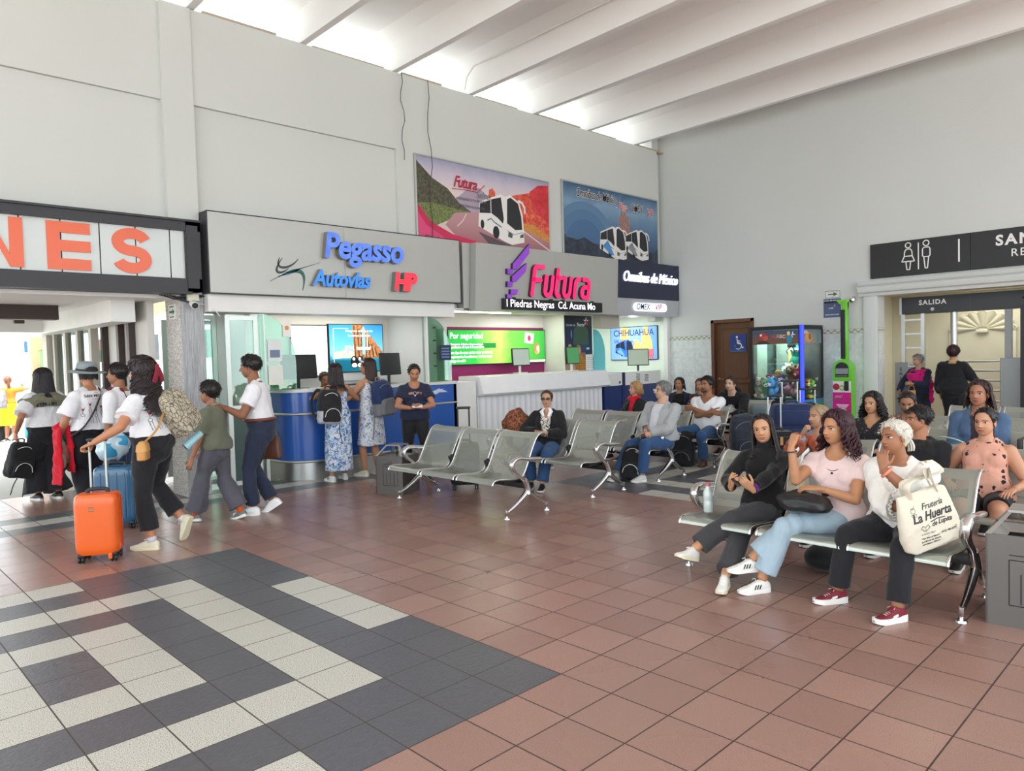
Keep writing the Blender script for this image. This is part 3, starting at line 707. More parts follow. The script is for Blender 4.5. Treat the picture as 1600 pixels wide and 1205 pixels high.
p.line([(1.0, 0.56), (0.92, 0.44), (0.8, 0.34)], 0.012, C('#e8e2dc')); p.line([(2.3, 0.42), (W_, 0.12)], 0.02, C('#e6d7d4')); p.poly([(1.25, 0.3), (2.15, 0.1), (2.0, -0.0 + 0.02), (1.5, 0.1)], C('#5a4950'))
p.poly([(0, 0.62), (0.25, 0.36), (0.7, 0.2), (1.3, 0.12), (2.2, 0.05), (W_, 0.10), (W_, 0), (0, 0)], grad('print_red_sweep', [(0.0, '#c01f52'), (0.5, '#d52a58'), (1.0, '#a91846')], 0))
p.poly([(0, 0.5), (0.16, 0.3), (0.55, 0.12), (1.0, 0), (0, 0)], C('#d8487a'))
coach(p, 1.95, 0.16, 0.82)
p.text('Futura', 0.25, 0.98, 1.05, C('#b0223c'), bold=0.006, shear=0.4, sx=0.85, spacing=0.9); p.line([(0.70, 0.93), (0.95, 0.945), (1.25, 0.94), (1.42, 1.08)], 0.012, C('#b0223c')); p.text('Select', 0.16, 1.38, 0.90, C('#75707a'), shear=0.3, sx=0.85)
p.text('Te acompaña a tu destino', 0.085, 1.06, 0.80, C('#6b6470'), sx=0.85); p.text('www.futura.com.mx', 0.085, 1.1, 0.69, C('#6b6470'), sx=0.85)
p.text('Orizaba Hoteles y bienestar', 0.15, 2.3, 0.03, C('#f1e3e4'), bold=0.003, sx=0.8)
p.build('print', o, o.location); framed(o, M_ALU, x0, z0, x1, z1, YW + 0.02, 0.025, 0.04)

o = thing('two_coach_poster', 'blue framed poster of two coaches, high on the wall near the corner', 'poster', (9.15, PY, 3.5))
x0, x1, z0, z1 = 7.66, 10.70, 3.42, 4.85
p = Pic((x0, PY, z0), PX, PZ); W_, H_ = x1 - x0, z1 - z0
p.rect(0, 0, W_, H_, grad('poster_night', [(0.0, '#262a35'), (0.22, '#34405a'), (0.5, '#4f7396'), (0.75, '#7f9db8'), (1.0, '#35597f')], 2, noise=0.35, nscale=1.3))
for r, c in ((0.95, '#5d80a3'), (0.78, '#52779c'), (0.58, '#466b92')): p.poly([(max(0, 0.62 + r * math.cos(t)), 0.25 + r * 0.92 * math.sin(t)) for t in np.linspace(0.15, math.pi - 0.3, 26)], C(c))
p.poly([(1.72, 0.35), (1.70, 0.95), (1.76, 0.98), (1.79, 1.18), (1.83, 0.98), (1.88, 1.2), (1.93, 1.0), (1.98, 0.95), (2.0, 1.08), (2.05, 0.92), (2.1, 0.35)], foliage_print('print_cathedral', '#6a4a48', '#99706a', '#c9a79b', 30)); p.line([(1.83, 1.16), (1.83, 1.36)], 0.025, C('#39404f'))
p.poly([(0, 0), (0, 0.42), (0.35, 0.36), (0.6, 0.44), (1.0, 0.30), (1.6, 0.30), (2.2, 0.28), (2.6, 0.36), (2.9, 0.3), (W_, 0.42), (W_, 0)], foliage_print('print_night_ground', '#1f2330', '#2b3344', '#3d4a60', 6)); p.poly([(1.1, 0.0), (2.0, 0.26), (3.0, 0.1), (W_, 0)], C('#2a2c36'))
coach(p, 1.62, 0.08, 0.66, 1, None, C('#4d8fd0')); coach(p, 2.40, 0.13, 0.62, 1, None, C('#8d9096'))
p.text('Omnibus de México', 0.235, 0.98, 1.27, C('#f2f2ee'), bold=0.010, shear=0.3, sx=0.74, spacing=0.88); p.text('Omnibus de México', 0.235, 0.98, 1.27, C('#16181f'), bold=0.002, shear=0.3, sx=0.74, spacing=0.88)
p.text('Plus', 0.2, 1.83, 1.16, C('#f2f2ee'), bold=0.012, sx=0.8); p.text('Plus', 0.2, 1.83, 1.16, C('#d03a34'), bold=0.004, sx=0.8); p.text('.', 0.2, 1.62, 1.18, C('#f2f2ee'))
p.text('OMEX', 0.215, 2.28, 1.18, C('#f2f2ee'), bold=0.012, shear=0.2, sx=0.74, spacing=0.9); p.text('OMEX', 0.215, 2.28, 1.18, C('#1f2430'), bold=0.003, shear=0.2, sx=0.74, spacing=0.9)
p.text('VIP', 0.215, 2.76, 1.14, C('#f2f2ee'), bold=0.012, shear=0.2, sx=0.78, spacing=0.9); p.text('VIP', 0.215, 2.76, 1.14, C('#b3273c'), bold=0.003, shear=0.2, sx=0.78, spacing=0.9)
p.build('print', o, o.location); framed(o, M_ALU, x0, z0, x1, z1, YW + 0.02, 0.03, 0.04)

# ------------------------------------------------------------------ signs of the right wall: text runs towards -Y there
RX, RZ = np.array([0, -1.0, 0]), np.array([0, 0, 1.0])
XS = XW - 0.04
o = thing('restroom_sign', 'long black sign with white restroom pictogram above the portal', 'sign', (XW, 0.6, 2.8))
m = MB(); m.b2((XS, 0.86, 2.805), (XW, 2.405, 3.405), 0.003); m.b2((XS, -1.4, 2.805), (XW, 0.855, 3.405), 0.003); m.build('panel', M_BLACK, o, shift=o.location)
p = Pic((XS - 0.001, 2.405, 2.805), RX, RZ); wh = C('#eceae6')
def ring(p, a, b, r, w, mat, n=18):
    pts = [(a + r * math.cos(t), b + r * math.sin(t)) for t in np.linspace(0, 2 * math.pi, n)]; p.line(pts, w, mat)
g = 0.018
ring(p, 0.62, 0.515, 0.043, g, wh); p.line([(0.59, 0.45), (0.565, 0.41), (0.56, 0.33), (0.52, 0.24), (0.72, 0.24), (0.685, 0.33), (0.68, 0.41), (0.655, 0.45), (0.59, 0.45)], g, wh); p.line([(0.56, 0.33), (0.685, 0.33)], g, wh); p.line([(0.585, 0.24), (0.60, 0.10), (0.645, 0.10), (0.66, 0.24)], g, wh)
p.rect(0.772, 0.09, 0.79, 0.54, wh)
ring(p, 0.90, 0.52, 0.045, g, wh); p.line([(0.865, 0.45), (0.845, 0.42), (0.845, 0.31), (0.865, 0.29), (0.885, 0.10), (0.92, 0.10), (0.94, 0.29), (0.96, 0.31), (0.96, 0.42), (0.94, 0.45), (0.865, 0.45)], g, wh); p.line([(0.865, 0.29), (0.94, 0.29)], g, wh)
p.rect(1.375, 0.15, 1.40, 0.52, wh)
p.text('SANITARIOS', 0.225, 1.90, 0.415, wh, bold=0.008, align='LEFT', spacing=1.25); p.text('RESTROOMS', 0.17, 2.10, 0.205, wh, bold=0.001, align='LEFT', spacing=1.2)
p.build('lettering', o, o.location)
def small_plate(name, label, y0, z0, w, h, base, fn, d=0.006, X=None):
    X = XW if X is None else X
    o = thing(name, label, 'sign', (X, y0 - w / 2, z0)); m = MB(); m.b2((X - d, y0 - w, z0), (X, y0, z0 + h)); m.build('plate', base, o, shift=o.location)
    p = Pic((X - d - 0.0005, y0, z0), RX, RZ); fn(p, w, h); p.build('print', o, o.location); return o
grn = C('#3f5b51')
def f(p, w, h):
    p.line([(0.006, 0.006), (w - .006, 0.006), (w - .006, h - .006), (0.006, h - .006), (0.006, 0.006)], 0.008, grn); p.line([(0.05, h * .5), (w - 0.11, h * .5)], 0.022, grn); p.poly([(w - 0.12, h * .5 - 0.035), (w - 0.12, h * .5 + 0.035), (w - 0.04, h * .5)], grn); p.text('RUTA DE EVACUACIÓN', 0.022, w / 2, h - 0.024, grn, sx=0.8); p.text('RUTA', 0.02, w / 2, 0.022, grn)
small_plate('evacuation_sign', 'small pale evacuation sign with green arrow above the blue no smoking sign', 3.215, 2.52, 0.27, 0.14, C('#dfe3da'), f)
def f(p, w, h):
    p.text('NO FUMAR', 0.065, w / 2, h - 0.055, wh, bold=0.003, sx=0.9); p.line([(0.10, h * .5), (0.18, h * .5)], 0.016, wh); p.line([(0.20, h * .56), (0.215, h * .64), (0.20, h * .7)], 0.009, wh); p.text('ESPACIO LIBRE DE HUMO', 0.026, w / 2, 0.05, wh, bold=0.001, sx=0.85); p.line([(0.08, h * .42), (0.22, h * .68)], 0.008, C('#b0787f'))
small_plate('no_smoking_sign', 'blue no smoking plaque with white text on the right wall', 3.25, 2.165, 0.315, 0.345, C('#4d5f86'), f)
# projecting wheelchair sign on the door
def f(p, w, h):
    s = h; ring(p, 0.55 * s * .9, 0.33 * s, 0.19 * s, 0.05 * s, wh, 20); p.rect(0.30 * s, 0.2 * s, 0.42 * s, 0.6 * s, C('#24408c')); p.disc(0.42 * s, 0.83 * s, 0.065 * s, wh); p.line([(0.43 * s, 0.74 * s), (0.47 * s, 0.46 * s), (0.66 * s, 0.44 * s), (0.75 * s, 0.2 * s), (0.84 * s, 0.24 * s)], 0.06 * s, wh); p.line([(0.45 * s, 0.62 * s), (0.63 * s, 0.60 * s)], 0.05 * s, wh); p.rect(0, 0, w, 0.07 * h, C('#2d6fae'))
small_plate('wheelchair_sign', 'blue wheelchair symbol plate on the brown door', 5.20, 1.58, 0.36, 0.36, C('#24408c'), f, 0.02, XW + 0.075)
# ------------------------------------------------------------------ shells of the three ticket booths
BK = 7.70
M_BOOTHWALL = plain('booth_wall_white', '#e3e3dd', 0.6)
M_MAGENTA = plain('magenta_wall', '#9b2a6b', 0.55)
M_MINT = plain('mint_white_wall', '#e6f1e6', 0.55)
w = MB(); w.b2((1.95, BK, 0), (4.40, BK + 0.1, 2.55)); w.b2((4.36, 6.75, 0), (4.86, BK + 0.1, 2.55))
struct('wall_back', w, M_BOOTHWALL)
w = MB(); w.b2((4.86, BK, 0), (8.15, BK + 0.1, 2.17)); struct('wall_back_magenta', w, M_MAGENTA)
w = MB(); w.b2((4.86, BK, 2.17), (8.15, BK + 0.1, 2.55)); w.b2((8.15, 7.14, 0), (9.02, BK + 0.1, 2.55)); struct('wall_back_white', w, M_BOOTHWALL)
w = MB(); w.b2((9.02, 8.75, 0), (11.1, 8.9, 2.6)); w.b2((11.0, 6.72, 0), (11.05, 8.9, 2.6)); w.b2((9.02, BK, 0), (9.1, 8.9, 2.6)); struct('wall_mint', w, M_MINT)
w = MB(); w.b2((10.955, 6.62, 0), (11.05, 6.72, 2.40)); struct('trim_6', w, M_WHITE)
w = MB(); w.b2((0.95, 6.7, 2.40), (4.86, BK + 0.1, 2.46)); w.b2((4.86, 6.7, 2.42), (9.02, BK + 0.1, 2.48)); w.b2((9.02, 6.7, 2.44), (11.05, 8.9, 2.5)); struct('ceiling_booth', w, plain('booth_ceiling', '#e2e0d4', 0.7))
w = MB(); w.b2((8.70, 6.66, 2.12), (9.30, 6.86, 2.40)); struct('beam', w, plain('dull_beige', '#b7b2a6', 0.6))
# lamps of the booths
o = thing('tube_lamp', 'white linear tube lamp on the soffit of the middle booth', 'lamp', (5.6, 6.78, 2.37))
m = MB(); m.b2((4.95, 6.74, 2.385), (6.35, 6.82, 2.42)); m.build('housing', M_WHITE, o, shift=o.location)
m = MB(); m.tube([(4.96, 6.78, 2.375), (6.34, 6.78, 2.375)], 0.018, 10); m.build('tube', L('#fff6e6', 6.0), o, shift=o.location)
def booth_light(x, y, z, sx, sy, pw, col):
    l = bpy.data.lights.new('booth_lamp', 'AREA'); l.shape = 'RECTANGLE'; l.size, l.size_y, l.energy, l.color = sx, sy, pw * .65, col
    q = bpy.data.objects.new('booth_lamp', l); COL.objects.link(q); q.location = (x, y, z)
booth_light(5.65, 6.78, 2.36, 1.4, 0.05, 5, (1, 0.95, 0.85)); booth_light(7.2, 7.3, 2.40, 1.4, 0.3, 4, (1, 0.97, 0.9))
booth_light(3.0, 7.3, 2.38, 1.8, 0.3, 5, (1, 0.93, 0.82)); booth_light(10.0, 7.6, 2.42, 1.0, 0.6, 9, (0.93, 1.0, 0.94))
for x, y, lab in ((9.66, 7.1, 'round white downlight in the mint booth, left one'), (10.15, 6.95, 'round white downlight in the mint booth, right one')):
    m = MB(); m.lathe([(0.0, 2.425), (0.11, 2.425), (0.12, 2.44)], 20, (x, y, 0)); solo('downlight', m, L('#fbffef', 4.0), lab, 'lamp', (x, y, 2.425))
    l = bpy.data.lights.new('downlight_glow', 'POINT')
    l.energy, l.shadow_soft_size, l.color = 1.3, 0.1, (0.95, 1, 0.95); q = bpy.data.objects.new('downlight_glow', l); COL.objects.link(q); q.location = (x, y, 2.36)

# ------------------------------------------------------------------ first booth: blue counter with steel plinth
M_BLUE = plain('blue_laminate', '#2c5cae', 0.25, coat=0.3, vary=0.04)
o = thing('ticket_counter', 'blue laminate ticket counter with rounded left end, steel plinth and pale top', 'counter', (3.3, 6.7, 0))
def cpath(off):
    """front line of the counter: straight run, rounded left end turning back"""
    R = 0.42 + off; cx, cy = 2.42, 6.97
    pts = [(cx - R, cy + 0.45)] + [(cx + R * math.cos(t), cy + R * math.sin(t)) for t in np.linspace(math.pi, 1.5 * math.pi, 14)] + [(3.4, 6.55 - off), (4.86, 6.55 - off)]
    return pts
def wall_along(off0, off1, z0, z1, m):
    A, B = cpath(off0), cpath(off1)
    m.loft([[(A[i][0], A[i][1], z0), (B[i][0], B[i][1], z0), (B[i][0], B[i][1], z1), (A[i][0], A[i][1], z1)] for i in range(len(A))])
m = MB(); wall_along(-0.06, 0.0, 0.265, 1.20, m); m.build('front_panel', M_BLUE, o, 30, shift=o.location)
m = MB(); wall_along(-0.06, -0.012, 0.0, 0.25, m); m.build('plinth', M_STEEL, o, 30, shift=o.location)
for z in (0.255, 0.905):
    m = MB(); A = cpath(0.006); m.tube([(a, b, z) for a, b in A], 0.018, 8); m.build('rail', M_ALU, o, 60, shift=o.location)
m = MB(); wall_along(-0.38, 0.04, 1.20, 1.245, m); m.build('worktop', plain('pale_laminate', '#d5d9d8', 0.3), o, 30, shift=o.location)
m = MB(); m.b2((4.80, 6.55, 0.0), (4.87, 7.2, 1.24)); m.build('end_panel', M_WHITE, o, shift=o.location)
p = Pic((4.30, 6.545, 1.0), PX, PZ); wg = C('#c9d3e6')
for k in range(3): p.poly([(0.0, 0.02 + .03 * k), (0.10 + .05 * k, 0.10 + 0.02 * k), (0.30 + .04 * k, 0.135 - 0.03 * k), (0.16, 0.06 + 0.01 * k)], wg)
p.build('wing_emblem', o, o.location)

# glazed screens of the first booth
def arch_pane(name, label, x0, x1, y, z0, z1, mat, left, r=0.5):
    o = thing(name, label, 'glass panel', (x0, y, z0))
    rr = min(r, x1 - x0)
    th = np.linspace(0, math.pi / 2, 12)
    c = [(x1 - rr + rr * math.cos(t), z1 - rr * 1.5 + rr * 1.5 * math.sin(t)) for t in th]
    if left: P = [(x0, z0), (x1, z0)] + c + [(x0, z1)]
    else: P = [(x0, z0), (x1, z0)] + [(x1, z1)] + [(x0 + x1 - a, b) for a, b in c[::-1]]
    m = MB(); m.prism(P, 0.012, (0, y, 0), PX, PZ); m.build('pane', mat, o, shift=o.location); return o
o = arch_pane('glass_screen', 'curved-top green glass screen at the left end of the blue counter', 1.62, 2.12, 6.62, 1.25, 2.25, M_GREENGLASS, True, 0.46)
p = Pic((1.70, 6.60, 1.3), PX, PZ); p.rect(0.02, 0.33, 0.22, 0.62, C('#d9dedd')); p.rect(0.05, 0.38, 0.19, 0.48, C('#6c7891')); p.rect(0.02, 0.02, 0.22, 0.28, C('#dfe0d8')); p.rect(0.24, 0.65, 0.36, 0.9, C('#e9e6de')); p.disc(0.3, 0.77, 0.03, C('#d98a3c'))
p.build('notice', o, o.location)
o = arch_pane('glass_screen', 'curved-top green glass screen at the right end of the blue counter', 4.36, 4.82, 6.62, 1.25, 2.25, M_GREENGLASS, True, 0.42)
m = MB(); m.b2((4.33, 6.60, 1.24), (4.36, 6.66, 2.27)); m.build('frame', M_WHITE, o, shift=o.location)
p = Pic((4.36, 6.605, 1.3), PX, PZ); p.rect(0.23, 0.28, 0.45, 0.52, C('#22304f'))
for k in range(4): p.rect(0.26, 0.32 + .045 * k, 0.42, 0.34 + .045 * k, C('#6f86b5'))
for z in (0.18, 0.38, 0.58, 0.78): p.rect(0.10, z, 0.16, z + 0.025, C('#23282b'))
p.build('notice', o, o.location)
# aluminium glazed door standing open at the left
o = thing('glazed_door', 'open aluminium framed glass door beside the rounded counter end', 'door', (1.20, 6.66, 0))
def frame_pane(o, A, B, z0, z1, w=0.055, t=0.04, mid=None, kick=None):
    A, B = np.array(A, float), np.array(B, float); X = unit(np.r_[B - A, 0]); Ln = np.linalg.norm(B - A); N = np.array([-X[1], X[0], 0]); R = np.c_[X, N, [0, 0, 1]]
    c = lambda s, z: np.r_[A, 0] + X * s + np.array([0, 0, z])
    m = MB()
    for s in (w / 2, Ln - w / 2): m.box(c(s, (z0 + z1) / 2), (w, t, z1 - z0), R=R)
    for z in [z0 + w / 2, z1 - w / 2] + ([mid] if mid else []): m.box(c(Ln / 2, z), (Ln - 2 * w, t, w), R=R)
    m.build('frame', M_ALU, o, shift=o.location)
    if kick:
        m = MB(); m.box(c(Ln / 2, (z0 + kick) / 2 + 0.02), (Ln - 2 * w, 0.012, kick - z0 - 0.04), R=R); m.build('kick_panel', plain('dark_green_panel', '#2f4a44', 0.25), o, shift=o.location)
    m = MB(); m.box(c(Ln / 2, ((kick or z0) + z1) / 2), (Ln - 2 * w, 0.008, z1 - (kick or z0) - 2 * w), R=R); m.build('pane', M_GLASS, o, shift=o.location)
frame_pane(o, (1.20, 6.68), (1.60, 6.62), 0.06, 2.22, mid=1.05, kick=1.02)
o2 = thing('glazed_side_panel', 'narrow aluminium framed glass panel between the open door and counter', 'glass panel', (1.6, 6.6, 0))
frame_pane(o2, (1.55, 6.70), (1.70, 6.62), 0.06, 2.25, 0.04)
o3 = thing('glazed_partition', 'glass partition with pale frame between granite pillar and booth door', 'glass panel', (0.95, 6.9, 0))
frame_pane(o3, (0.96, 7.05), (1.24, 7.05), 0.06, 2.25, 0.06); frame_pane(o3, (0.96, 8.2), (1.9, 8.2), 0.06, 2.25, 0.06, mid=1.0)
w = MB(); w.b2((1.24, 7.02, 0), (1.36, 7.12, 2.40)); w.b2((1.88, 7.6, 0), (1.98, 8.25, 2.40)); struct('trim_7', w, M_WHITE)

# ------------------------------------------------------------------ screens
def tv(name, label, O, X, w, h, pic, d=0.05, cat='screen'):
    O = np.asarray(O, float); X = np.asarray(X, float); N = unit(np.cross(X, PZ)); o = thing(name, label, cat, O + X * w / 2)
    R = np.c_[X, -N, PZ]; c = O + X * w / 2 + PZ * h / 2
    m = MB(); m.box(c - N * d / 2, (w + 0.03, d, h + 0.03), R=R, bev=0.006); m.build('case', M_BLACK, o, shift=o.location)
    p = Pic(O + N * 0.001, X, PZ); pic(p, w, h); p.build('screen', o, o.location); return o
def f(p, w, h):
    p.rect(0, 0, w, h, grad('pale_screen', [(0, '#b9d9d2'), (0.45, '#cfe6e6'), (1, '#e9f4f4')], 0, emit=0.28)); p.line([(0.05, h * .18), (w * .8, h * .18), (w * .8, h * .82), (0.3, h * .82)], 0.006, L('#a9c4c4', .8)); p.line([(0.14, 0.12), (0.26, 0.33), (0.22, 0.15), (0.3, 0.2)], 0.008, L('#3f6f78', .6))
tv('wall_screen', 'pale wall screen in the blue booth, mostly blank', (2.60, BK - 0.06, 1.40), PX, 0.60, 0.76, f)
def f(p, w, h):
    p.rect(0, 0, w, h, grad('screen_sky_sea', [(0, '#0f6a86'), (0.28, '#2a8fb0'), (0.4, '#7ec4e0'), (0.62, '#5ab0dd'), (1, '#2f8fd0')], 2, emit=0.30))
    p.poly([(0.05, 0.34 * h), (0.1, 0.42 * h), (0.25, 0.46 * h), (0.5, 0.42 * h), (w * .6, 0.38 * h), (w * .6, 0.3 * h), (0.05, 0.28 * h)], foliage_print('screen_town', '#3f6a5a', '#b8b39a', '#d8cfb8', 40, 0.6))
    p.poly([(w * .45, 0.3 * h), (w * .42, h), (w * .62, h), (w * .99, 0.42 * h), (w * .99, 0.28 * h)], foliage_print('screen_pier', '#5a3a22', '#8f5c34', '#c08a55', 22, 0.6))
    for k in range(7): p.line([(w * (.47 + .07 * k), 0.3 * h), (w * (.455 + .065 * k), (0.98 - .08 * k) * h)], 0.02, L('#4a2f1f', .5))
    p.poly([(w * .60, .36 * h), (w * .60, .9 * h), (w * .63, h * .97), (w * .66, .9 * h), (w * .66, .36 * h)], L('#7fc0d8', .7)); p.rect(0, 0, w, 0.25 * h, grad('screen_water', [(0, '#0d5f74'), (1, '#1f86a0')], 0, emit=0.22))
    wh = L('#e7f4f8', 1.0)
    p.text('Navega con nosotros y vive', 0.05, w * .55, h * .87, wh, sx=0.9); p.text('la aventura del sureste', 0.05, w * .55, h * .77, wh, sx=0.9); p.text('ETN  turistar', 0.09, w * .52, h * .5, wh, bold=0.002)
    p.line([(0.07, 0.05), (0.07, h * .92), (w * .35, h * .92)], 0.007, wh); p.line([(w * .7, h * .8), (w * .7, h * .5)], 0.007, wh)
    for k in (0, 1): p.disc(w * (.44 + .11 * k), 0.15, 0.07, L('#14181c', .3), 0.1); p.disc(w * (.44 + .11 * k), 0.10, 0.05, L('#e3e6e6', .7), 0.035); p.disc(w * (.43 + .11 * k), 0.2, 0.025, L('#e3e6e6', .7))
tv('wall_screen', 'large wall screen showing a stone pier over blue sea', (3.24, BK - 0.06, 1.44), PX, 0.98, 0.74, f)
m = MB(); m.b2((3.20, BK - 0.05, 1.30), (4.30, BK - 0.03, 1.43)); solo('wall_bracket', m, M_WHITE, 'white ledge under the pier screen', 'ledge', (3.2, BK - 0.05, 1.3))
def f(p, w, h):
    p.rect(0, 0, w, h, grad('green_screen', [(0, '#1f9a3c'), (0.25, '#2fae42'), (0.5, '#b9dd6a'), (0.62, '#6cc24a'), (1, '#2a9a38')], 0, emit=0.32, noise=0.15))
    p.rect(w * .72, 0, w, 0.07 * h, L('#c9dcb8', .9)); wh = L('#ffffff', .7)
    p.rect(0.0, h * .47, w * .46, h * .62, L('#1d7a36', .6))
    p.text('Por seguridad', 0.15, 0.03, h * .83, wh, bold=0.0015, align='LEFT', sx=0.95); p.text('Transportar el higado el desconocimiento', 0.058, 0.04, h * .585, wh, bold=0.001, align='LEFT', sx=0.8); p.text('y pertenece a la raza de braquicéfalos', 0.066, 0.02, h * .505, wh, bold=0.001, align='LEFT', sx=0.82)
    for k, q in enumerate(('Este tipo de razas suelen tener problemas', 'respiratorios hereditarios y corren mayor', 'riesgo de sufrir')): p.text(q, 0.074, 0.02, h * (.345 - .12 * k), wh, bold=0.001, align='LEFT', sx=0.82)
    p.poly([(w * .765, h * .62), (w * .775, h * .95), (w * .875, h * .90), (w * .86, h * .58)], wh); p.disc(w * .82, h * .76, 0.05, L('#c9304a', .7), 0.06)
    p.disc(w * .905, h * .43, 0.085, L('#b06a38', .7), 0.11); p.disc(w * .915, h * .40, 0.04, L('#efe2d2', .8), 0.08); p.disc(w * .90, h * .31, 0.05, L('#c98650', .7), 0.04)
tv('video_wall', 'wide green video screen with white warning text in the magenta booth', (5.62, BK - 0.06, 1.49), PX, 2.50, 0.62, f)
def f(p, w, h):
    p.rect(0, 0, w, h, grad('screen_evening', [(0, '#5f8fd8'), (0.5, '#8fb0ea'), (1, '#6f98e0')], 1, emit=0.30))
    st = lambda: foliage_print('screen_church', '#8f6a38', '#c9a05c', '#e2c27f', 34, 0.6); s1 = MATS.get('screen_church') or st()
    p.poly([(w * .22, .1 * h), (w * .22, h), (w * .40, h), (w * .42, .1 * h)], s1); p.poly([(w * .66, .1 * h), (w * .68, .75 * h), (w * .72, h), (w * .80, h), (w * .84, .78 * h), (w * .90, .5 * h), (w * .90, .1 * h)], s1); p.poly([(w * .44, .1 * h), (w * .46, .5 * h), (w * .56, .62 * h), (w * .66, .5 * h), (w * .68, .1 * h)], s1)
    p.poly([(w * .68, .02 * h), (w * .70, .3 * h), (w * .93, .3 * h), (w * .93, .02 * h)], foliage_print('screen_flowers', '#4a3040', '#a04a5c', '#d8909c', 60, .5))
    p.text('CHIHUAHUA', 0.20, w * .5, h * .82, L('#2a3a6a', .5), bold=0.003, sx=0.95); p.text('SALIDAS', 0.11, w * .23, h * .57, L('#2a4a9a', .5), bold=0.002)
    coach(p, w * .36, h * .06, 0.40, 1, L('#2f62c8', .6), L('#5f98f0', .6), L('#1a2030', .4))
tv('wall_screen', 'wall screen reading CHIHUAHUA with a church and coach, on the mint wall', (10.97, 8.18, 1.47), (0, -1, 0), 1.28, 0.73, f)

# ------------------------------------------------------------------ counter monitors (screen backs face the hall unless told)
M_MON = plain('monitor_black', '#232427', 0.5)
def monitor(label, x, y, z, rz, w=0.52, h=0.31, front=None, base=M_MON, stem=M_MON):
    o = thing('monitor', label, 'monitor', (x, y, z), rz)
    m = MB(); m.box((0, 0, 0.14 + h / 2), (w, 0.035, h), R=rotx(-0.08), bev=0.01); m.box((0, 0.02, 0.14 + h / 2), (w * .55, 0.03, h * .5), bev=0.01); m.build('case', M_MON, o, 30)
    if front: m = MB(); m.box((0, -0.0185, 0.14 + h / 2), (w - 0.035, 0.003, h - 0.035), R=rotx(-0.08)); m.build('screen', front, o)
    m = MB(); m.box((0, 0.03, 0.09), (0.045, 0.03, 0.2), bev=0.005); m.build('stem', stem, o); m = MB(); m.box((0, 0.02, 0.008), (0.24, 0.17, 0.016), bev=0.006); m.build('foot', base, o)
    return o
monitor('black monitor back on the blue counter, left one', 2.36, 6.98, 1.235, 0.1, 0.57, 0.34)
monitor('black monitor back on the blue counter, right one', 3.86, 6.93, 1.235, 0.35, 0.52, 0.34)
monitor('monitor with grey screen on a white stand, on the white counter before the green screen', 7.06, 7.28, 1.29, 0, 0.46, 0.33, L('#8f9a92', .35), M_WHITE, M_WHITE)
monitor('square monitor with green screen on a white stand, before the bus poster', 8.2, 6.98, 1.29, 0, 0.38, 0.34, L('#3f7a4c', .4), M_WHITE, M_WHITE)
monitor('grey-green monitor on black foot before the mint wall', 10.28, 6.92, 1.20, -0.75, 0.46, 0.36, L('#7f8a7a', .35))
m = MB()
for q in ((2.6, 7.0), (3.3, 7.0)): m.box((q[0], q[1], 1.27), (0.3, 0.16, 0.03), 0.1, bev=0.006)
solo('keyboard', MB().box((3.2, 6.98, 1.258), (0.42, 0.15, 0.022), 0.1, bev=0.005), M_MON, 'black keyboard on the blue counter between the monitors', 'keyboard', (3.2, 6.98, 1.247))

# ------------------------------------------------------------------ second booth: white counter with leaning lip and pleated front
o = thing('white_counter', 'long white counter with sloped top lip and pleated white front', 'counter', (7.2, 6.9, 0))
m = MB()
X0, X1 = 5.42, 8.78
for a, b in ((X0, X1),):
    m.prism([(6.70, 1.295), (6.60, 1.285), (6.50, 1.00), (6.56, 0.965), (6.72, 0.965), (7.12, 1.25), (7.12, 1.295)], (b - a), (a, 0, 0), (0, 1, 0), (0, 0, 1))
m.build('top_lip', plain('white_gloss', '#ececee', 0.25), o, shift=o.location)
m = MB(); n = 168
A = [(X0 + 0.04 + (X1 - X0 - .08) * k / n, 6.70 + 0.018 * abs(math.sin(k * math.pi / 7))) for k in range(n + 1)]
m.loft([[(a, b, 0.02), (a, 7.0, 0.02), (a, 7.0, 0.97), (a, b, 0.97)] for a, b in A]); m.build('pleated_front', plain('white_pvc', '#e7e8ea', 0.35), o, 50, shift=o.location)
m = MB(); m.prism([(7.12, 0), (6.66, 0), (6.66, 0.96), (6.49, 1.0), (6.59, 1.29), (7.12, 1.29)], 0.03, (X0 - 0.03, 0, 0), (0, 1, 0), (0, 0, 1)); m.build('end_panel', plain('white_gloss', '#ececee', 0.25), o, shift=o.location)
solo('side_cabinet', MB().b2((4.88, 6.62, 0), (5.34, 7.2, 1.22), 0.006), M_WHITE, 'plain white cabinet between the blue and the white counter', 'cabinet', (5.1, 6.9, 0))
o = thing('bus_banner', 'dark hanging banner of a bus and two smiling people on the booth column', 'poster', (8.4, 7.14, 1.3))
p = Pic((8.16, 7.135, 1.60), PX, PZ); wd, hh = 0.84, 0.79
p.rect(0, 0, wd, hh, grad('banner_blue', [(0, '#2f4a6a'), (0.5, '#24344f'), (1, '#1a2336')], 2)); p.poly([(.25, .2), (.28, .52), (.36, .58), (.66, .57), (.72, .5), (.73, .16), (.5, .12)], C('#3f5a4a')); p.poly([(.22, .12), (.25, .22), (.74, .2), (.76, .1), (.5, .04)], C('#2f4668')); p.disc(.2, .42, .02, C('#5f86c0'), .09); p.disc(.7, .13, .05, C('#c9d3da'), .02)
p.text('Estrella del', 0.06, 0.19, 0.60, C('#e3e3dd')); p.text('Norte', 0.105, 0.49, 0.61, C('#eeeeea'), bold=0.002, sx=.85)
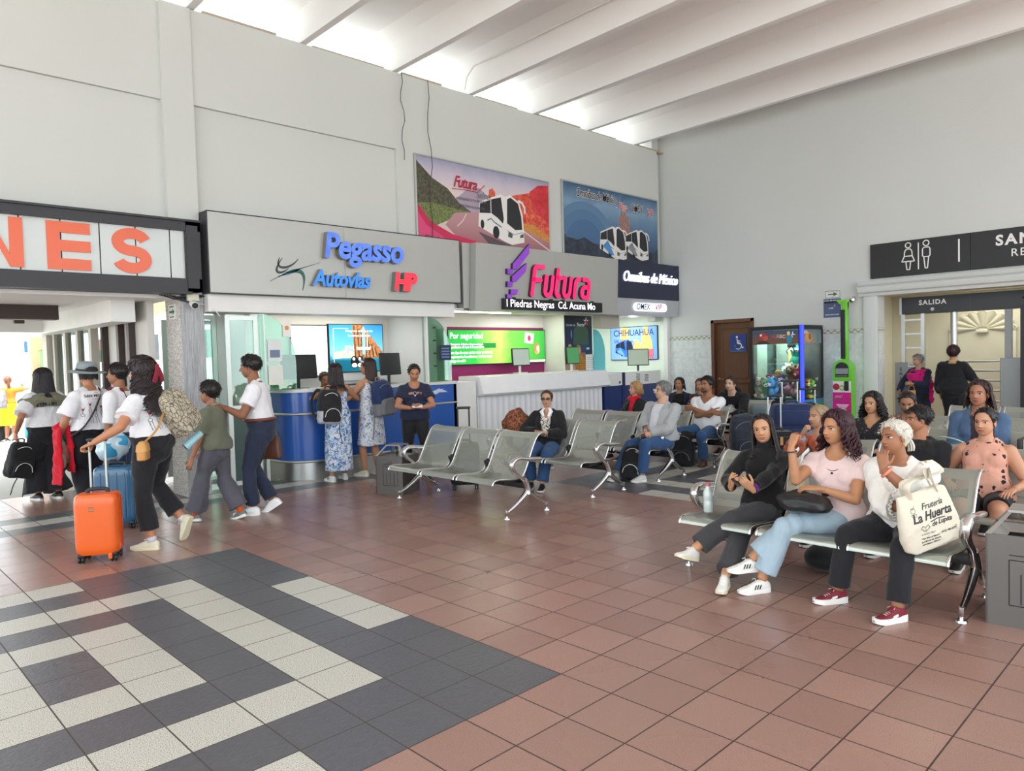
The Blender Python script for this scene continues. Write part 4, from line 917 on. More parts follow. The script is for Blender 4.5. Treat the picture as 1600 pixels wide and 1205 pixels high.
p.poly([(.66 + .09 * (1 if k % 2 == 0 else .42) * math.sin(k * math.pi / 5), .68 + .1 * (1 if k % 2 == 0 else .42) * math.cos(k * math.pi / 5)) for k in range(10)], C('#e3e3e6')); p.poly([(.675 + .07 * (1 if k % 2 == 0 else .42) * math.sin(k * math.pi / 5), .66 + .07 * (1 if k % 2 == 0 else .42) * math.cos(k * math.pi / 5)) for k in range(10)], C('#b8384a'))
p.disc(.145, .17, .075, C('#3a2a26'), .1); p.disc(.145, .145, .06, C('#c99a80'), .08); p.rect(.0, -0.32, .62, .05, C('#8a6a4a')); p.disc(.40, .08, .085, C('#a87a4a'), .13); p.disc(.40, .09, .055, C('#d0a184'), .075); p.poly([(.32, .0), (.3, -.32), (.62, -.32), (.60, -.1), (.5, .02)], foliage_print('print_hair', '#7a4e22', '#a87436', '#c9944c', 30)); p.poly([(.04, .05), (0.0, -.1), (0.0, -.32), (.3, -.32), (.28, .03)], C('#b39a88'))
p.build('print', o, o.location)
p = Pic((8.78, 7.132, 1.29), PX, PZ); p.rect(0, 0, .30, .32, C('#e4e4e0'))
for k in range(6): p.rect(.03, .05 + .04 * k, .26, .06 + .04 * k, C('#b4b4b4'))
q = p.build('notice', None); q.name = 'paper_notice'; tag(q, 'white printed notice taped beside the bus banner', 'notice')
arch_pane('teal_panel', 'turquoise arched glass divider next to the bus banner', 9.00, 9.36, 7.1, 1.27, 2.12, plain('teal_acrylic', '#6cc4cc', .2), True, 0.34)

# ------------------------------------------------------------------ third booth: white cabinet over navy base
M_NAVY = plain('navy_laminate', '#24386e', 0.35)
o = thing('corner_counter', 'counter with white drawer fronts over a navy base beside the corner', 'counter', (9.9, 6.8, 0))
m = MB(); m.b2((8.84, 6.72, 0), (10.93, 7.12, 0.955)); m.build('base', M_NAVY, o, shift=o.location)
m = MB(); m.b2((8.84, 6.71, 0.96), (9.42, 7.12, 1.215)); m.b2((9.52, 6.71, 0.95), (10.80, 7.12, 1.225)); m.build('drawer_front', M_WHITE, o, shift=o.location)
m = MB(); m.b2((9.42, 6.705, 0), (9.52, 7.12, 1.22)); m.build('post', plain('navy_dark', '#1f2d5c', 0.35), o, shift=o.location)
m = MB(); m.box((9.33, 6.70, 1.02), (0.035, 0.02, 0.05), bev=0.008); m.build('lock', M_DARK, o, shift=o.location)
for x0, nn in ((9.86, 7), (10.16, 6)):
    p = Pic((x0, 6.708, 0.98), PX, PZ); p.rect(0, 0, .22, .23, C('#e9e9e6'))
    for k in range(nn): p.rect(.03 + .012 * (k % 3), .03 + .026 * k, .19 - .015 * (k % 2), .043 + .026 * k, C('#55565a'))
    q = p.build('paper_notice', None); tag(q, 'typed paper notice on the white front of the corner counter, %s one' % ('left' if nn == 7 else 'right'), 'notice', 'typed notices on the corner counter')
# ------------------------------------------------------------------ passage to the platforms and what lies beyond it
w = MB(); w.b2((-9, 6.75, 2.42), (0.66, 12.0, 2.5)); struct('ceiling_passage', w, M_CEIL)
w = MB(); w.b2((-9, 8.3, 2.24), (-0.25, 8.5, 2.42)); struct('beam_dark', w, plain('brown_beam', '#3b302c', 0.6))
w = MB(); w.b2((-9, 10.6, 2.18), (0.2, 10.85, 2.42)); w.b2((0.05, 7.2, 2.16), (0.32, 12, 2.42)); struct('beam_white', w, M_WHITE)
m = MB(); m.tube([(-3.2, 9.2, 2.30), (-0.55, 9.2, 2.30)], 0.035, 10); solo('tube_fixture', m, M_WHITE, 'white tube lamp under the passage ceiling', 'lamp', (-2, 9.2, 2.3))
m = MB(); m.box((-0.52, 9.2, 2.28), (0.12, 0.1, 0.1), bev=0.01); solo('lamp_socket', m, plain('brown_plastic', '#4a3a36', .5), 'brown end socket of the passage lamp', 'lamp', (-0.52, 9.2, 2.23))
# right side of the passage: brown posts, panels, then green glass in pale posts
M_BROWN = plain('brown_steel', '#3a2c28', 0.5); M_PANEL = plain('grey_panel', '#cfccc6', 0.6)
w = MB()
for y in (7.62, 8.05, 8.75): w.b2((0.36, y, 0), (0.44, y + 0.09, 2.34))
w.b2((0.36, 7.6, 2.26), (0.44, 8.85, 2.36)); struct('door_2', w, M_BROWN)
w = MB(); w.b2((0.44, 7.15, 0), (0.52, 8.8, 2.42)); struct('wall_passage', w, M_PANEL)
w = MB()
for y in (8.95, 9.62, 10.30, 10.98): w.b2((0.27, y, 0), (0.37, y + 0.11, 2.18))
w.b2((0.20, 11.15, 0), (0.42, 11.45, 2.18)); struct('window_frame', w, plain('pale_post', '#b9b3a8', 0.6))
w = MB(); w.b2((0.31, 9.0, 0.02), (0.325, 11.2, 2.17)); struct('window_1', w, M_GREENGLASS)
m = MB()
for k in range(7): m.tube([(0.60 - .03 * k, 6.645, 2.45), (0.62 + .04 * math.sin(k), 6.63, 2.40), (0.75 - .03 * k, 6.64, 2.37 + .01 * k), (0.86 + .02 * k, 6.635, 2.43 + .004 * k)], 0.005, 5)
solo('wire_bundle', m, M_DARK, 'tangle of thin dark wires at the top of the granite pillar', 'cable', (0.7, 6.64, 2.4))
# camera and box on the pillar
o = thing('security_camera', 'white bullet security camera on the front of the granite pillar', 'camera', (0.80, 6.62, 2.38))
m = MB(); m.b2((0.73, 6.60, 2.385), (0.87, 6.655, 2.47), 0.008); m.build('junction_box', plain('cream_plastic', '#d8d3bd', .5), o, shift=o.location)
m = MB(); m.tube([(0.79, 6.60, 2.36), (0.765, 6.47, 2.32)], 0.045, 14); m.tube([(0.80, 6.65, 2.37), (0.79, 6.59, 2.36)], 0.02, 8); m.build('body', M_WHITE, o, 40, shift=o.location)
m = MB(); m.tube([(0.766, 6.474, 2.321), (0.764, 6.462, 2.3185)], 0.036, 14); m.build('lens', M_BLACK, o, shift=o.location)
m = MB(); m.tube([(0.82, 6.645, 2.36), (0.93, 6.63, 2.35), (1.02, 6.5, 2.27), (1.08, 6.52, 2.20)], 0.006, 6); m.build('lead', M_WHITE, o, shift=o.location)
o = thing('pillar_arrow_sign', 'small white evacuation plate with green arrow on the speckled pillar side', 'sign', (0.655, 6.9, 2.2))
m = MB(); m.b2((0.652, 6.80, 2.18), (0.66, 7.03, 2.36)); m.build('plate', C('#dfe3da'), o, shift=o.location)
p = Pic((0.651, 7.03, 2.18), (0, -1, 0), PZ); p.line([(.03, .09), (.15, .09)], .03, grn); p.poly([(.14, .05), (.14, .13), (.21, .09)], grn); p.rect(.04, .145, .19, .16, grn); p.rect(.04, .02, .19, .035, grn); p.build('print', o, o.location)
# platform side: bright kiosk with banner, glass front, far bus and hedge
w = MB(); w.b2((-9, 40, 0), (1.5, 40.2, 1.0)); struct('wall_platform', w, plain('white_render', '#e9e7e2', .8))
o = thing('ticket_kiosk', 'white glass-fronted ticket kiosk with blue winged banner across the yard', 'kiosk', (5.5, 36, 0))
m = MB(); m.b2((2.0, 36.0, 0), (9.0, 38.0, 3.3)); m.build('wall', M_WHITE, o, shift=o.location)
m = MB(); m.b2((4.45, 35.9, 2.28), (6.9, 35.98, 3.0)); m.build('banner', M_WHITE, o, shift=o.location)
p = Pic((3.62, 35.89, 2.29), PX, PZ); p.rect(.95, .12, 1.08, .6, C('#2f63c0')); p.poly([(1.2, .42), (1.5, .55), (1.85, .48), (1.5, .45)], C('#3f78c8')); p.text('Pegasso', .24, 1.6, .26, C('#3a6fc0'), bold=.004, shear=.2, sx=.9); p.text('Venta de', .13, 2.2, .48, C('#8f9ab0')); p.text('Boletos', .13, 2.2, .30, C('#8f9ab0')); p.text('¡A BORDO!', .08, 2.2, .12, C('#b7bdc8')); p.build('lettering', o, o.location)
m = MB(); m.b2((2.9, 35.95, 0.05), (4.4, 35.98, 2.2)); m.b2((4.7, 35.95, 0.05), (5.55, 35.98, 2.22)); m.b2((5.75, 35.95, 0.05), (6.9, 35.98, 2.22)); m.build('glazing', plain('aqua_glass', '#8fc3cc', .1), o, shift=o.location)
p = Pic((4.72, 35.94, 1.85), PX, PZ); p.text('Pegas', .25, .4, .2, C('#1f4a78'), shear=.2); p.build('window_lettering', o, o.location)
def far_bus(label, x, y, rz):
    o = thing('coach', label, 'bus', (x, y, 0), rz)
    m = MB(); m.box((0, 0, 1.75), (2.5, 9, 2.9), bev=0.18, seg=3); m.build('body', M_WHITE, o, 40)
    m = MB(); m.box((0, 0, 2.2), (2.53, 8.2, 0.9), bev=0.1); m.box((0, -4.45, 2.1), (2.2, 0.2, 1.4), bev=0.08); m.build('glazing', plain('dark_glass', '#26313a', .1), o, 40)
    for sy in (-2.8, 2.6):
        for sx in (-1, 1): m = MB(); m.lathe([(0.0, -.15), (.5, -.15), (.5, .15), (0, .15)], 20, (sx * 1.12, sy, .5), roty(math.pi / 2)); m.build('wheel', M_BLACK, o, 40)
far_bus('white coach parked beyond the platform glass', 6.2, 22.3, 0.1)
far_bus('white coach parked far behind the booth partition', 7.0, 16.0, 0.2)
w = MB(); w.b2((3.5, 29, 0), (12, 29.4, 5.2)); struct('wall_far', w, plain('orange_brick', '#b98a6a', .8, bump=.4, bscale=12))
hd = MB(); rnd = random.Random(3)
for k in range(900):
    c = np.array([rnd.uniform(3.6, 11), rnd.uniform(27.7, 28.5), rnd.uniform(.2, 2.6)]); R = rotz(rnd.uniform(0, 6.3)) @ rotx(rnd.uniform(-1, 1)); hd.add([(-.12, 0, 0), (0, -.05, .02), (.12, 0, 0), (0, .05, .02)], [(0, 1, 2, 3)], None, R, c)
hd.b2((3.6, 27.9, 0), (11, 28.3, 2.3))
tag(hd.build('hedge', plain('hedge_green', '#5d7f4c', .8, vary=.3)), 'green hedge beyond the parked coach', 'hedge')
# ------------------------------------------------------------------ three-seat benches of perforated steel
def m_perforated():
    t = NT('perforated_steel'); o = t.coord(); sep = t.n('ShaderNodeSeparateXYZ'); t.l(o, sep.inputs[0])
    u = t.math('DIVIDE', sep.outputs[0], 0.0075); v = t.math('DIVIDE', t.math('ADD', sep.outputs[1], sep.outputs[2]), 0.013)
    def cell(a, b):
        fa = t.math('SUBTRACT', t.math('FRACT', t.math('ADD', a, 400.0)), 0.5); fb = t.math('MULTIPLY', t.math('SUBTRACT', t.math('FRACT', t.math('ADD', b, 400.0)), 0.5), 1.35)
        return t.math('SQRT', t.math('ADD', t.math('MULTIPLY', fa, fa), t.math('MULTIPLY', fb, fb)))
    d = t.math('MINIMUM', cell(u, v), cell(t.math('ADD', u, 0.5), t.math('ADD', v, 0.5)))
    hole = t.math('LESS_THAN', d, 0.25)
    ax = t.math('LESS_THAN', t.math('ABSOLUTE', sep.outputs[0]), 0.235)
    inb = t.math('MULTIPLY', t.math('GREATER_THAN', sep.outputs[1], -0.07), t.math('LESS_THAN', sep.outputs[2], 0.752))
    hole = t.math('MULTIPLY', hole, t.math('MULTIPLY', ax, inb))
    f = t.noise(o, 5, 3); t.col(t.mix(f, lin('#9ea49b'), lin('#b4b8ae'))); t.b.inputs['Metallic'].default_value = 0.55; t.b.inputs['Roughness'].default_value = 0.30
    t.l(t.math('SUBTRACT', 1.0, hole), t.b.inputs['Alpha'])
    return t.mat
M_PERF = m_perforated()
M_BEAM = plain('black_steel_beam', '#151517', 0.5)
SEATP = [(-0.150, 0.350), (-0.145, 0.372), (-0.12, 0.387), (-0.06, 0.388), (0.05, 0.378), (0.16, 0.371), (0.225, 0.376), (0.27, 0.40), (0.31, 0.455), (0.365, 0.56), (0.425, 0.675), (0.475, 0.755), (0.52, 0.79), (0.565, 0.80), (0.60, 0.79)]
def bez(P, n=24):
    P = np.array(P, float); k = len(P); t = np.linspace(0, 1, n)
    return np.array([sum(math.comb(k - 1, i) * (1 - u) ** (k - 1 - i) * u ** i * P[i] for i in range(k)) for u in t])
def catmull(P, n=6):
    P = np.array(P, float); Q = np.vstack([2 * P[0] - P[1], P, 2 * P[-1] - P[-2]]); out = []
    for i in range(1, len(Q) - 2):
        for u in np.arange(n) / n:
            a, b, c, d = Q[i - 1], Q[i], Q[i + 1], Q[i + 2]
            out.append(0.5 * ((2 * b) + (c - a) * u + (2 * a - 5 * b + 4 * c - d) * u ** 2 + (3 * b - a - 3 * c + d) * u ** 3))
    return np.array(out + [P[-1]])
def make_bench(loc, rz, label, group):
    o = thing('waiting_bench', label, 'bench', loc, rz, group)
    prof = catmull(SEATP, 3)
    n = len(prof); T = np.gradient(prof, axis=0); T /= np.linalg.norm(T, axis=1)[:, None]; N = np.c_[-T[:, 1], T[:, 0]]
    hw = 0.275
    for x in (-0.60, 0.0, 0.60):
        m = MB(); F = []; V = []
        for i in range(n):
            for s in np.linspace(-1, 1, 5):
                V.append((s * hw, prof[i, 0] + 0.010 * s * s * N[i, 0], prof[i, 1] + 0.010 * s * s * N[i, 1]))
        F = [(i * 5 + j, i * 5 + j + 1, (i + 1) * 5 + j + 1, (i + 1) * 5 + j) for i in range(n - 1) for j in range(4)]
        m.add(V, F); s = m.build('seat', M_PERF, o, 60, loc=(x, 0, 0))
        for sg in (-1, 1):
            m = MB(); m.tube([(sg * hw, p[0], p[1]) for p in prof + 0.006 * N], 0.0105, 8); m.build('side_rail', M_CHROME, s, 60)
    m = MB(); m.box((0, 0.30, 0.295), (1.78, 0.075, 0.06), bev=0.006)
    for x in (-0.60, 0.0, 0.60):
        for dx in (-0.2, 0.2): m.box((x + dx, 0.22, 0.345), (0.05, 0.34, 0.03), R=rotx(0.03), bev=0.004)
    for x in (-0.3, 0.3): m.box((x, 0.33, 0.42), (0.03, 0.06, 0.2), R=rotx(0.45), bev=0.004)
    m.build('beam', M_BEAM, o, 40)
    for x in (-0.90, 0.90):
        leg = MB()
        up = catmull([(x, 0.255, 0.36), (x, 0.285, 0.31), (x, 0.305, 0.25), (x, 0.30, 0.205)], 5); leg.tube(up, np.linspace(0.030, 0.038, len(up)), 10, flat=1.0, ref=(1, 0, 0))
        for P in ([(x, 0.31, 0.245), (x, 0.25, 0.195), (x, 0.12, 0.115), (x, 0.0, 0.062)], [(x, 0.295, 0.245), (x, 0.36, 0.19), (x, 0.47, 0.115), (x, 0.575, 0.062)]):
            q = catmull(P, 5); leg.tube(q, np.linspace(0.036, 0.018, len(q)), 10, ref=(1, 0, 0), flat=0.9)
        for y in (0.0, 0.575): leg.lathe([(0.018, 0.085), (0.018, 0.03), (0.014, 0.026), (0.014, 0.016), (0.032, 0.012), (0.036, 0.0)][::-1], 14, (x, y, 0))
        lg = leg.build('leg', M_CHROME, o, 50)
        arm = MB(); q = catmull([(x, 0.50, 0.545), (x, 0.42, 0.553), (x, 0.30, 0.562), (x, 0.20, 0.578), (x, 0.13, 0.572), (x, 0.085, 0.54), (x, 0.09, 0.49), (x, 0.14, 0.435), (x, 0.21, 0.385), (x, 0.27, 0.335)], 6)
        tt = np.linspace(0, 1, len(q)); arm.tube(q, 0.017 + 0.008 * np.sin(tt * math.pi), 12, ref=(1, 0, 0), flat=1.35); arm.build('armrest', M_CHROME, o, 60)
    return o
BENCH = {}
BG = 'perforated three-seat benches'
def bench_at(key, x0, ynear, label):
    loc = (x0, ynear + 0.9, 0)
    if not BENCH: BENCH[key] = make_bench(loc, -math.pi / 2, label, BG)
    else: BENCH[key] = copy_thing(next(iter(BENCH.values())), loc, -math.pi / 2, label, BG)
bench_at('A', 2.265, 2.74, 'empty steel bench standing in front of the grey litter bin and blue counter')
bench_at('B', 3.66, 2.80, 'steel bench on which the woman in sunglasses sits')
bench_at('C', 4.955, 2.80, 'steel bench on which the man in the grey jacket sits')
bench_at('D', 6.33, 2.82, 'steel bench on which the man in the white T-shirt sits with folded arms')
bench_at('E', 7.75, 2.9, 'steel bench on which the man in the black hoodie sits')
bench_at('F', 2.06, -1.25, 'steel bench holding the girl with the phone and two women, nearest the camera')
bench_at('G', 3.29, -1.40, 'steel bench on which the woman in the peach flowered top sits')
bench_at('H', 4.55, -1.40, 'steel bench behind the peach flowered top, under the woman in denim')
bench_at('I', 5.98, -1.40, 'steel bench before the turnstiles, second from the portal')
bench_at('J', 7.55, -1.40, 'empty steel bench closest to the turnstiles and the portal')

# ------------------------------------------------------------------ litter bins
M_BIN = plain('bin_grey_paint', '#6f6c69', 0.35, 0.5, vary=0.05); M_BINTOP = plain('bin_top_silver', '#a9a7a4', 0.3, 0.6)
def bin_at(loc, rz, label, w=0.375, h=0.46, s=1.0):
    o = thing('litter_bin', label, 'bin', loc, rz, 'grey litter bins')
    m = MB(); t = 0.012; a = w / 2
    for k in range(4):
        R = rotz(k * math.pi / 2); m.box(R @ np.array([0, -a + t / 2, h / 2]), (w, t, h), R=R)
    m.box((0, 0, 0.02), (w - .02, w - .02, 0.03)); m.build('body', M_BIN, o)
    m = MB(); b = w * 0.27; zt = h + 0.115
    for sx, sy in ((-1, -1), (1, -1), (1, 1), (-1, 1)):
        m.loft([[(sx * (a - p), sy * (a - q), h) for p, q in ((0, 0), (.03, 0), (.03, .03), (0, .03))], [(sx * (b - p), sy * (b - q), zt) for p, q in ((0, 0), (.022, 0), (.022, .022), (0, .022))]])
    m.box((0, 0, zt + 0.006), (2 * b, 2 * b, 0.014)); m.build('hood', M_BINTOP, o)
    m = MB()
    for k in range(4):
        R = rotz(k * math.pi / 2); m.add([R @ np.array(q) for q in ((-a, -a, h), (a, -a, h), (a * .62, -a * .62, h - .05), (-a * .62, -a * .62, h - .05))], [(0, 1, 2, 3)])
    m.build('rim', M_BINTOP, o)
    m = MB(); m.tube([(0, 0, zt), (0, 0, h - .02)], 0.008, 8); m.ball((0, 0, h + 0.02), 0.02, 8, 6); m.build('ashtray_rod', M_BLACK, o)
    for k in (0, 1, 3):
        R = rotz(k * math.pi / 2); p = Pic(R @ np.array([-w / 2, -a - 0.0005, 0]), R @ PX, PZ); ic = C('#151515'); g = 0.006
        x0, x1, z0, z1 = w * .27, w * .80, h * .24, h * .735
        p.line([(x0, z1), (x0, z0), (x1, z0), (x1, z1), (x0, z1)], g, ic); p.line([(x0 - .0, z1 + .028), (x1 - .004, z1 + .028)], g, ic); p.line([(w * .535 + .024 * math.cos(q), z1 + .030 + .024 * math.sin(q)) for q in np.linspace(0, math.pi, 9)], g, ic)
        for f in (.25, .5, .75): p.line([(x0 + (x1 - x0) * f, z0 + .01), (x0 + (x1 - x0) * f, z1 - .075)], g, ic)
        p.build('bin_emblem', o)
    o.scale = (s, s, s)
    return o
bin_at((2.475, 4.86, 0), math.radians(-67), 'grey steel litter bin behind the empty bench, by the blue counter')
bin_at((2.36, -1.545, 0), math.radians(-85), 'large grey litter bin at the end of the bench nearest the camera', 0.42, 0.52)

# ------------------------------------------------------------------ plush toy crane machine against the right wall
o = thing('crane_machine', 'plush toy crane machine with blue lit edge beside the brown door', 'arcade machine', (10.58, 3.76, 0))
CX0, CX1, CY0, CY1 = 10.12, 11.03, 3.26, 4.26
m = MB(); m.b2((CX0, CY0, 0), (CX1, CY1, 0.70), 0.01); m.b2((CX0 - .02, CY0 + .3, 0.58), (CX0 + .1, CY1 - 0.02, 0.70), 0.01); m.b2((CX0, CY0, 1.96), (CX1, CY1, 2.03), 0.01); m.build('cabinet', M_BLACK, o, shift=o.location)
m = MB()
for x, y in ((CX0, CY0), (CX0, CY1 - .06), (CX1 - .06, CY0), (CX1 - .06, CY1 - .06)): m.b2((x, y, .7), (x + .06, y + .06, 1.96))
m.build('post', M_BLACK, o, shift=o.location)
m = MB(); m.tube([(CX0 - .005, CY0 - .005, 0.3), (CX0 - .005, CY0 - .005, 2.03)], 0.035, 12); m.build('light_tube', L('#1f2fe0', 1.5), o, 60, shift=o.location)
m = MB(); m.b2((CX0 + .01, CY0 + .06, 0.70), (CX0 + .018, CY1 - .06, 1.96)); m.b2((CX0 + .06, CY0 + .01, .70), (CX1 - .06, CY0 + .018, 1.96)); m.build('pane', glass('clear_glass', '#e3f3ec'), o, shift=o.location)
p = Pic((CX0 + .005, CY1 - .06, 1.70), (0, -1, 0), PZ); p.rect(0, 0, .88, .25, grad('machine_header', [(0, '#7a5138'), (.35, '#6a4f4a'), (1, '#33506e')], 2))
p.poly([(.05, 0), (.2, .1), (.36, 0)], C('#3a2f2c')); p.disc(.2, .14, .07, C('#b2382f'), .075); p.poly([(.2, .14), (.3, .16), (.31, .09), (.24, .06)], C('#c8574a')); p.disc(.17, .17, .022, C('#f0ece4'))
for k, (ch, c) in enumerate(zip('MUÑECONE', ('#d43a3a', '#6a78c8', '#e09a3a', '#dfd6c8', '#e2ddd2', '#c86a4a', '#c9b8a8', '#d8d2c6'))): p.text(ch, .085, .40 + .052 * k, .13 + .004 * (k % 2), C(c), bold=.003, sx=.85)
p.disc(.80, .19, .035, C('#d8e6f4')); p.disc(.812, .198, .03, C('#33506e')); p.disc(.715, .08, .055, C('#2f8fa6'), .075); p.disc(.70, .19, .03, C('#e8d9a6'), .035)
p.build('header_print', o, o.location)
p = Pic((CX0 + .06, CY0 + .008, 1.70), PX, PZ); p.rect(0, 0, .79, .25, grad('machine_side_header', [(0, '#9a8a74'), (1, '#5f7a86')], 2)); p.disc(.25, .11, .15, C('#d99a4a'), .09); p.disc(.30, .12, .06, C('#8a5a3a'), .06); p.rect(.58, .02, .68, .17, C('#3f8f96')); p.disc(.12, .2, .1, C('#d8b8b0'), .03); p.build('side_header_print', o, o.location)
# picture on the back panel
p = Pic((CX1 - .07, CY1 - .06, .80), (0, -1, 0), PZ); p.rect(0, 0, .88, 1.16, grad('machine_back', [(0, '#6d8a5a'), (.35, '#c9c06a'), (.6, '#d9b878'), (.8, '#9a8fb8'), (1, '#4a7a6a')], 2)); p.poly([(0.3, .5), (.45, .85), (.5, 1.1), (.62, 1.1), (.56, .8), (.6, .5)], C('#3f6a50')); p.disc(.45, 1.05, .2, foliage_print('machine_leaves', '#2a4f40', '#3f7a5c', '#5f9a70', 20), .1); p.poly([(.62, .5), (.8, .85), (.88, .6), (.88, .4)], C('#8a9098')); p.rect(0, 0, .06, 1.16, C('#2d3333')); p.rect(.06, 0, .30, 1.16, C('#8f9a94'))
p.build('back_print', o, o.location)
p = Pic((CX0 + .06, CY1 - .07, .80), PX, PZ); p.rect(0, 0, .79, 1.16, C('#3a4744')); p.rect(.1, .2, .5, 1.0, C('#98a39d')); m2 = p.build('side_print', o, o.location)
p = Pic((CX0 - .001, CY1 - .03, .12), (0, -1, 0), PZ); p.rect(0.02, 0, .92, .45, grad('machine_base', [(0, '#2f7fa0'), (.5, '#4aa0c8'), (1, '#3f90c8')], 0, noise=.5, nscale=9)); p.rect(.02, .45, .50, .57, C('#1a1a1c')); p.rect(.50, .34, .92, .57, C('#3f7fc8')); p.build('base_print', o, o.location)
p = Pic((CX0 + .04, CY0 - .001, .15), PX, PZ); p.rect(0, 0, .85, .53, foliage_print('machine_side_base', '#2f7f5a', '#5fb07a', '#4a9ac8', 8)); p.rect(0, .46, .85, .53, C('#3f8fc8')); p.build('side_base_print', o, o.location)
m = MB(); m.b2((CX0 + .08, CY0 + .08, .69), (CX1 - .08, CY1 - .08, .705)); m.build('tray', M_WHITE, o, shift=o.location)
m = MB(); m.tube([(10.5, 3.62, 1.96), (10.5, 3.62, 1.72)], .012, 8); m.b2((10.44, 3.56, 1.63), (10.56, 3.68, 1.73), .01)
for k in range(3):
    a = k * 2.09; m.tube([(10.5 + .03 * math.cos(a), 3.62 + .03 * math.sin(a), 1.63), (10.5 + .1 * math.cos(a), 3.62 + .1 * math.sin(a), 1.57), (10.5 + .06 * math.cos(a), 3.62 + .06 * math.sin(a), 1.5)], .008, 6)
m.build('claw', M_DARK, o, 40, shift=o.location)
booth_light(10.55, 3.76, 1.93, .7, .7, 15, (.95, 1, 1))
# plush toys: three kinds, each its own thing
def plush_mat(h): return cloth('plush_' + h.strip('#'), h, 0.95, 0.15, 0.6)
def bear(loc, rz, col, col2, label, s=1.0, tilt=0.0):
    o = thing('plush_bear', label, 'plush toy', loc, rz, 'plush toys in the crane machine'); o.rotation_euler = (tilt, 0, rz); o.scale = (s, s, s)
    m = MB(); m.ball((0, 0, .075), (.07, .06, .078), 14, 10)
    for sg in (-1, 1): m.ball((sg * .07, -.02, .10), (.028, .028, .045), 10, 8, R=roty(sg * .7)); m.ball((sg * .045, -.05, .025), (.032, .042, .028), 10, 8)
    m.build('body', plush_mat(col), o, 60)
    h = MB(); h.ball((0, -.01, .19), (.065, .058, .06), 14, 10)
    for sg in (-1, 1): h.ball((sg * .05, 0, .24), (.024, .014, .024), 10, 8)
    hd = h.build('head', plush_mat(col), o, 60); m = MB(); m.ball((0, -.06, .178), (.03, .022, .024), 10, 8); m.build('muzzle', plush_mat(col2), hd, 60)
    m = MB()
    for sg in (-1, 1): m.ball((sg * .024, -.062, .205), .009, 8, 6)
    m.ball((0, -.082, .183), (.009, .006, .007), 8, 6); m.build('eyes_and_nose', M_BLACK, hd, 60); return o
def ballfish(loc, rz, col, col2, label, s=1.0, tilt=0.0):
    o = thing('plush_fish', label, 'plush toy', loc, rz, 'plush toys in the crane machine'); o.rotation_euler = (tilt, 0, rz); o.scale = (s, s, s)
    m = MB(); m.ball((0, 0, .08), (.10, .075, .08), 16, 10); m.build('body', plush_mat(col), o, 60)
    m = MB(); m.ball((.12, 0, .1), (.05, .015, .06), 10, 8, R=roty(.5)); m.ball((0, 0, .17), (.05, .012, .03), 10, 8); m.build('fin', plush_mat(col2), o, 60)
    m = MB()
    for sg in (-1, 1): m.ball((-.075, sg * .045, .105), .018, 8, 6)
    m.build('eye', M_WHITE, o, 60); m = MB()
    for sg in (-1, 1): m.ball((-.088, sg * .052, .107), .009, 8, 6)
    m.build('pupil', M_BLACK, o, 60); return o
TOYS = [(bear, 10.22, 4.10, .81, '#c9a79a', '#e8ddd0', 'dusty pink plush bear at the left edge of the crane machine'), (bear, 10.24, 3.98, .80, '#7fb08a', '#e0eee0', 'pale green plush bear low at the front left of the crane machine'),
 (bear, 10.20, 3.84, .80, '#5aa6e0', '#cfe6f6', 'bright blue plush bear standing at the front glass of the crane machine'), (bear, 10.22, 3.70, .80, '#a992c8', '#e0d6ec', 'lilac plush bear low at the middle of the front glass'),
 (ballfish, 10.24, 3.56, .82, '#d98aa8', '#e8b0c6', 'large pink plush fish lying across the front glass'), (bear, 10.22, 3.42, .80, '#d9a0b0', '#f0dde2', 'rose plush bear low at the front right corner of the toys'),
 (ballfish, 10.40, 4.02, .92, '#c42a34', '#a81f2a', 'red plush fish on top of the pile at the left'), (ballfish, 10.42, 3.86, .95, '#6a3a2c', '#d9a83a', 'brown and yellow plush fish on top of the pile'),
 (bear, 10.36, 3.72, .93, '#e6ddd0', '#f2eee6', 'cream plush bear high in the middle of the pile'), (bear, 10.34, 3.60, .96, '#8a5f4a', '#c9a58a', 'brown plush bear behind the pink fish'), (ballfish, 10.42, 3.46, 1.00, '#b0202c', '#d8404a', 'dark red plush fish on top of the pile at the right'),
 (bear, 10.52, 3.64, 1.02, '#f0ece6', '#ffffff', 'white plush bear topping the pile'), (ballfish, 10.36, 3.38, .90, '#3f6f98', '#6f9ac0', 'steel blue plush fish near the lit corner'), (bear, 10.56, 3.40, .96, '#e08a6a', '#f6d8c8', 'orange pink plush bear behind the side glass, on top'),
 (ballfish, 10.72, 3.40, 1.02, '#a58ad0', '#c6b4e6', 'lavender plush fish on top behind the side glass'), (bear, 10.44, 3.36, .80, '#e8a83a', '#f6e0a0', 'yellow plush bear low behind the side glass'), (bear, 10.58, 3.36, .80, '#7fc24a', '#e0f0c8', 'lime plush bear low behind the side glass'),
 (bear, 10.72, 3.36, .80, '#9a86b0', '#e8e0f0', 'grey violet plush bear low at the back of the side glass'), (ballfish, 10.86, 3.40, .82, '#d8506a', '#f0a0b0', 'coral plush fish at the far end of the side glass'), (ballfish, 10.60, 3.44, .90, '#7fb8e0', '#b8dcf4', 'sky blue plush fish in the middle of the side glass'),
 (ballfish, 10.80, 3.40, .93, '#c9bcd6', '#e8e0ee', 'pale violet plush fish above the coral one')]
for k, (fn, x, y, z, c1, c2, lb) in enumerate(TOYS): fn((x + (.02 if y > 3.45 else 0), y + (0 if y > 3.45 else .03), .705 + (z - .8) * 1.45), math.radians(-90 if y > 3.45 else -20 + 30 * (k % 3)) + (math.pi / 2 if fn is ballfish else 0) * .3 + .35 * math.sin(k * 2.1), c1, c2, lb, 1.42 + .12 * math.sin(k), .25 * math.sin(k * 1.3))
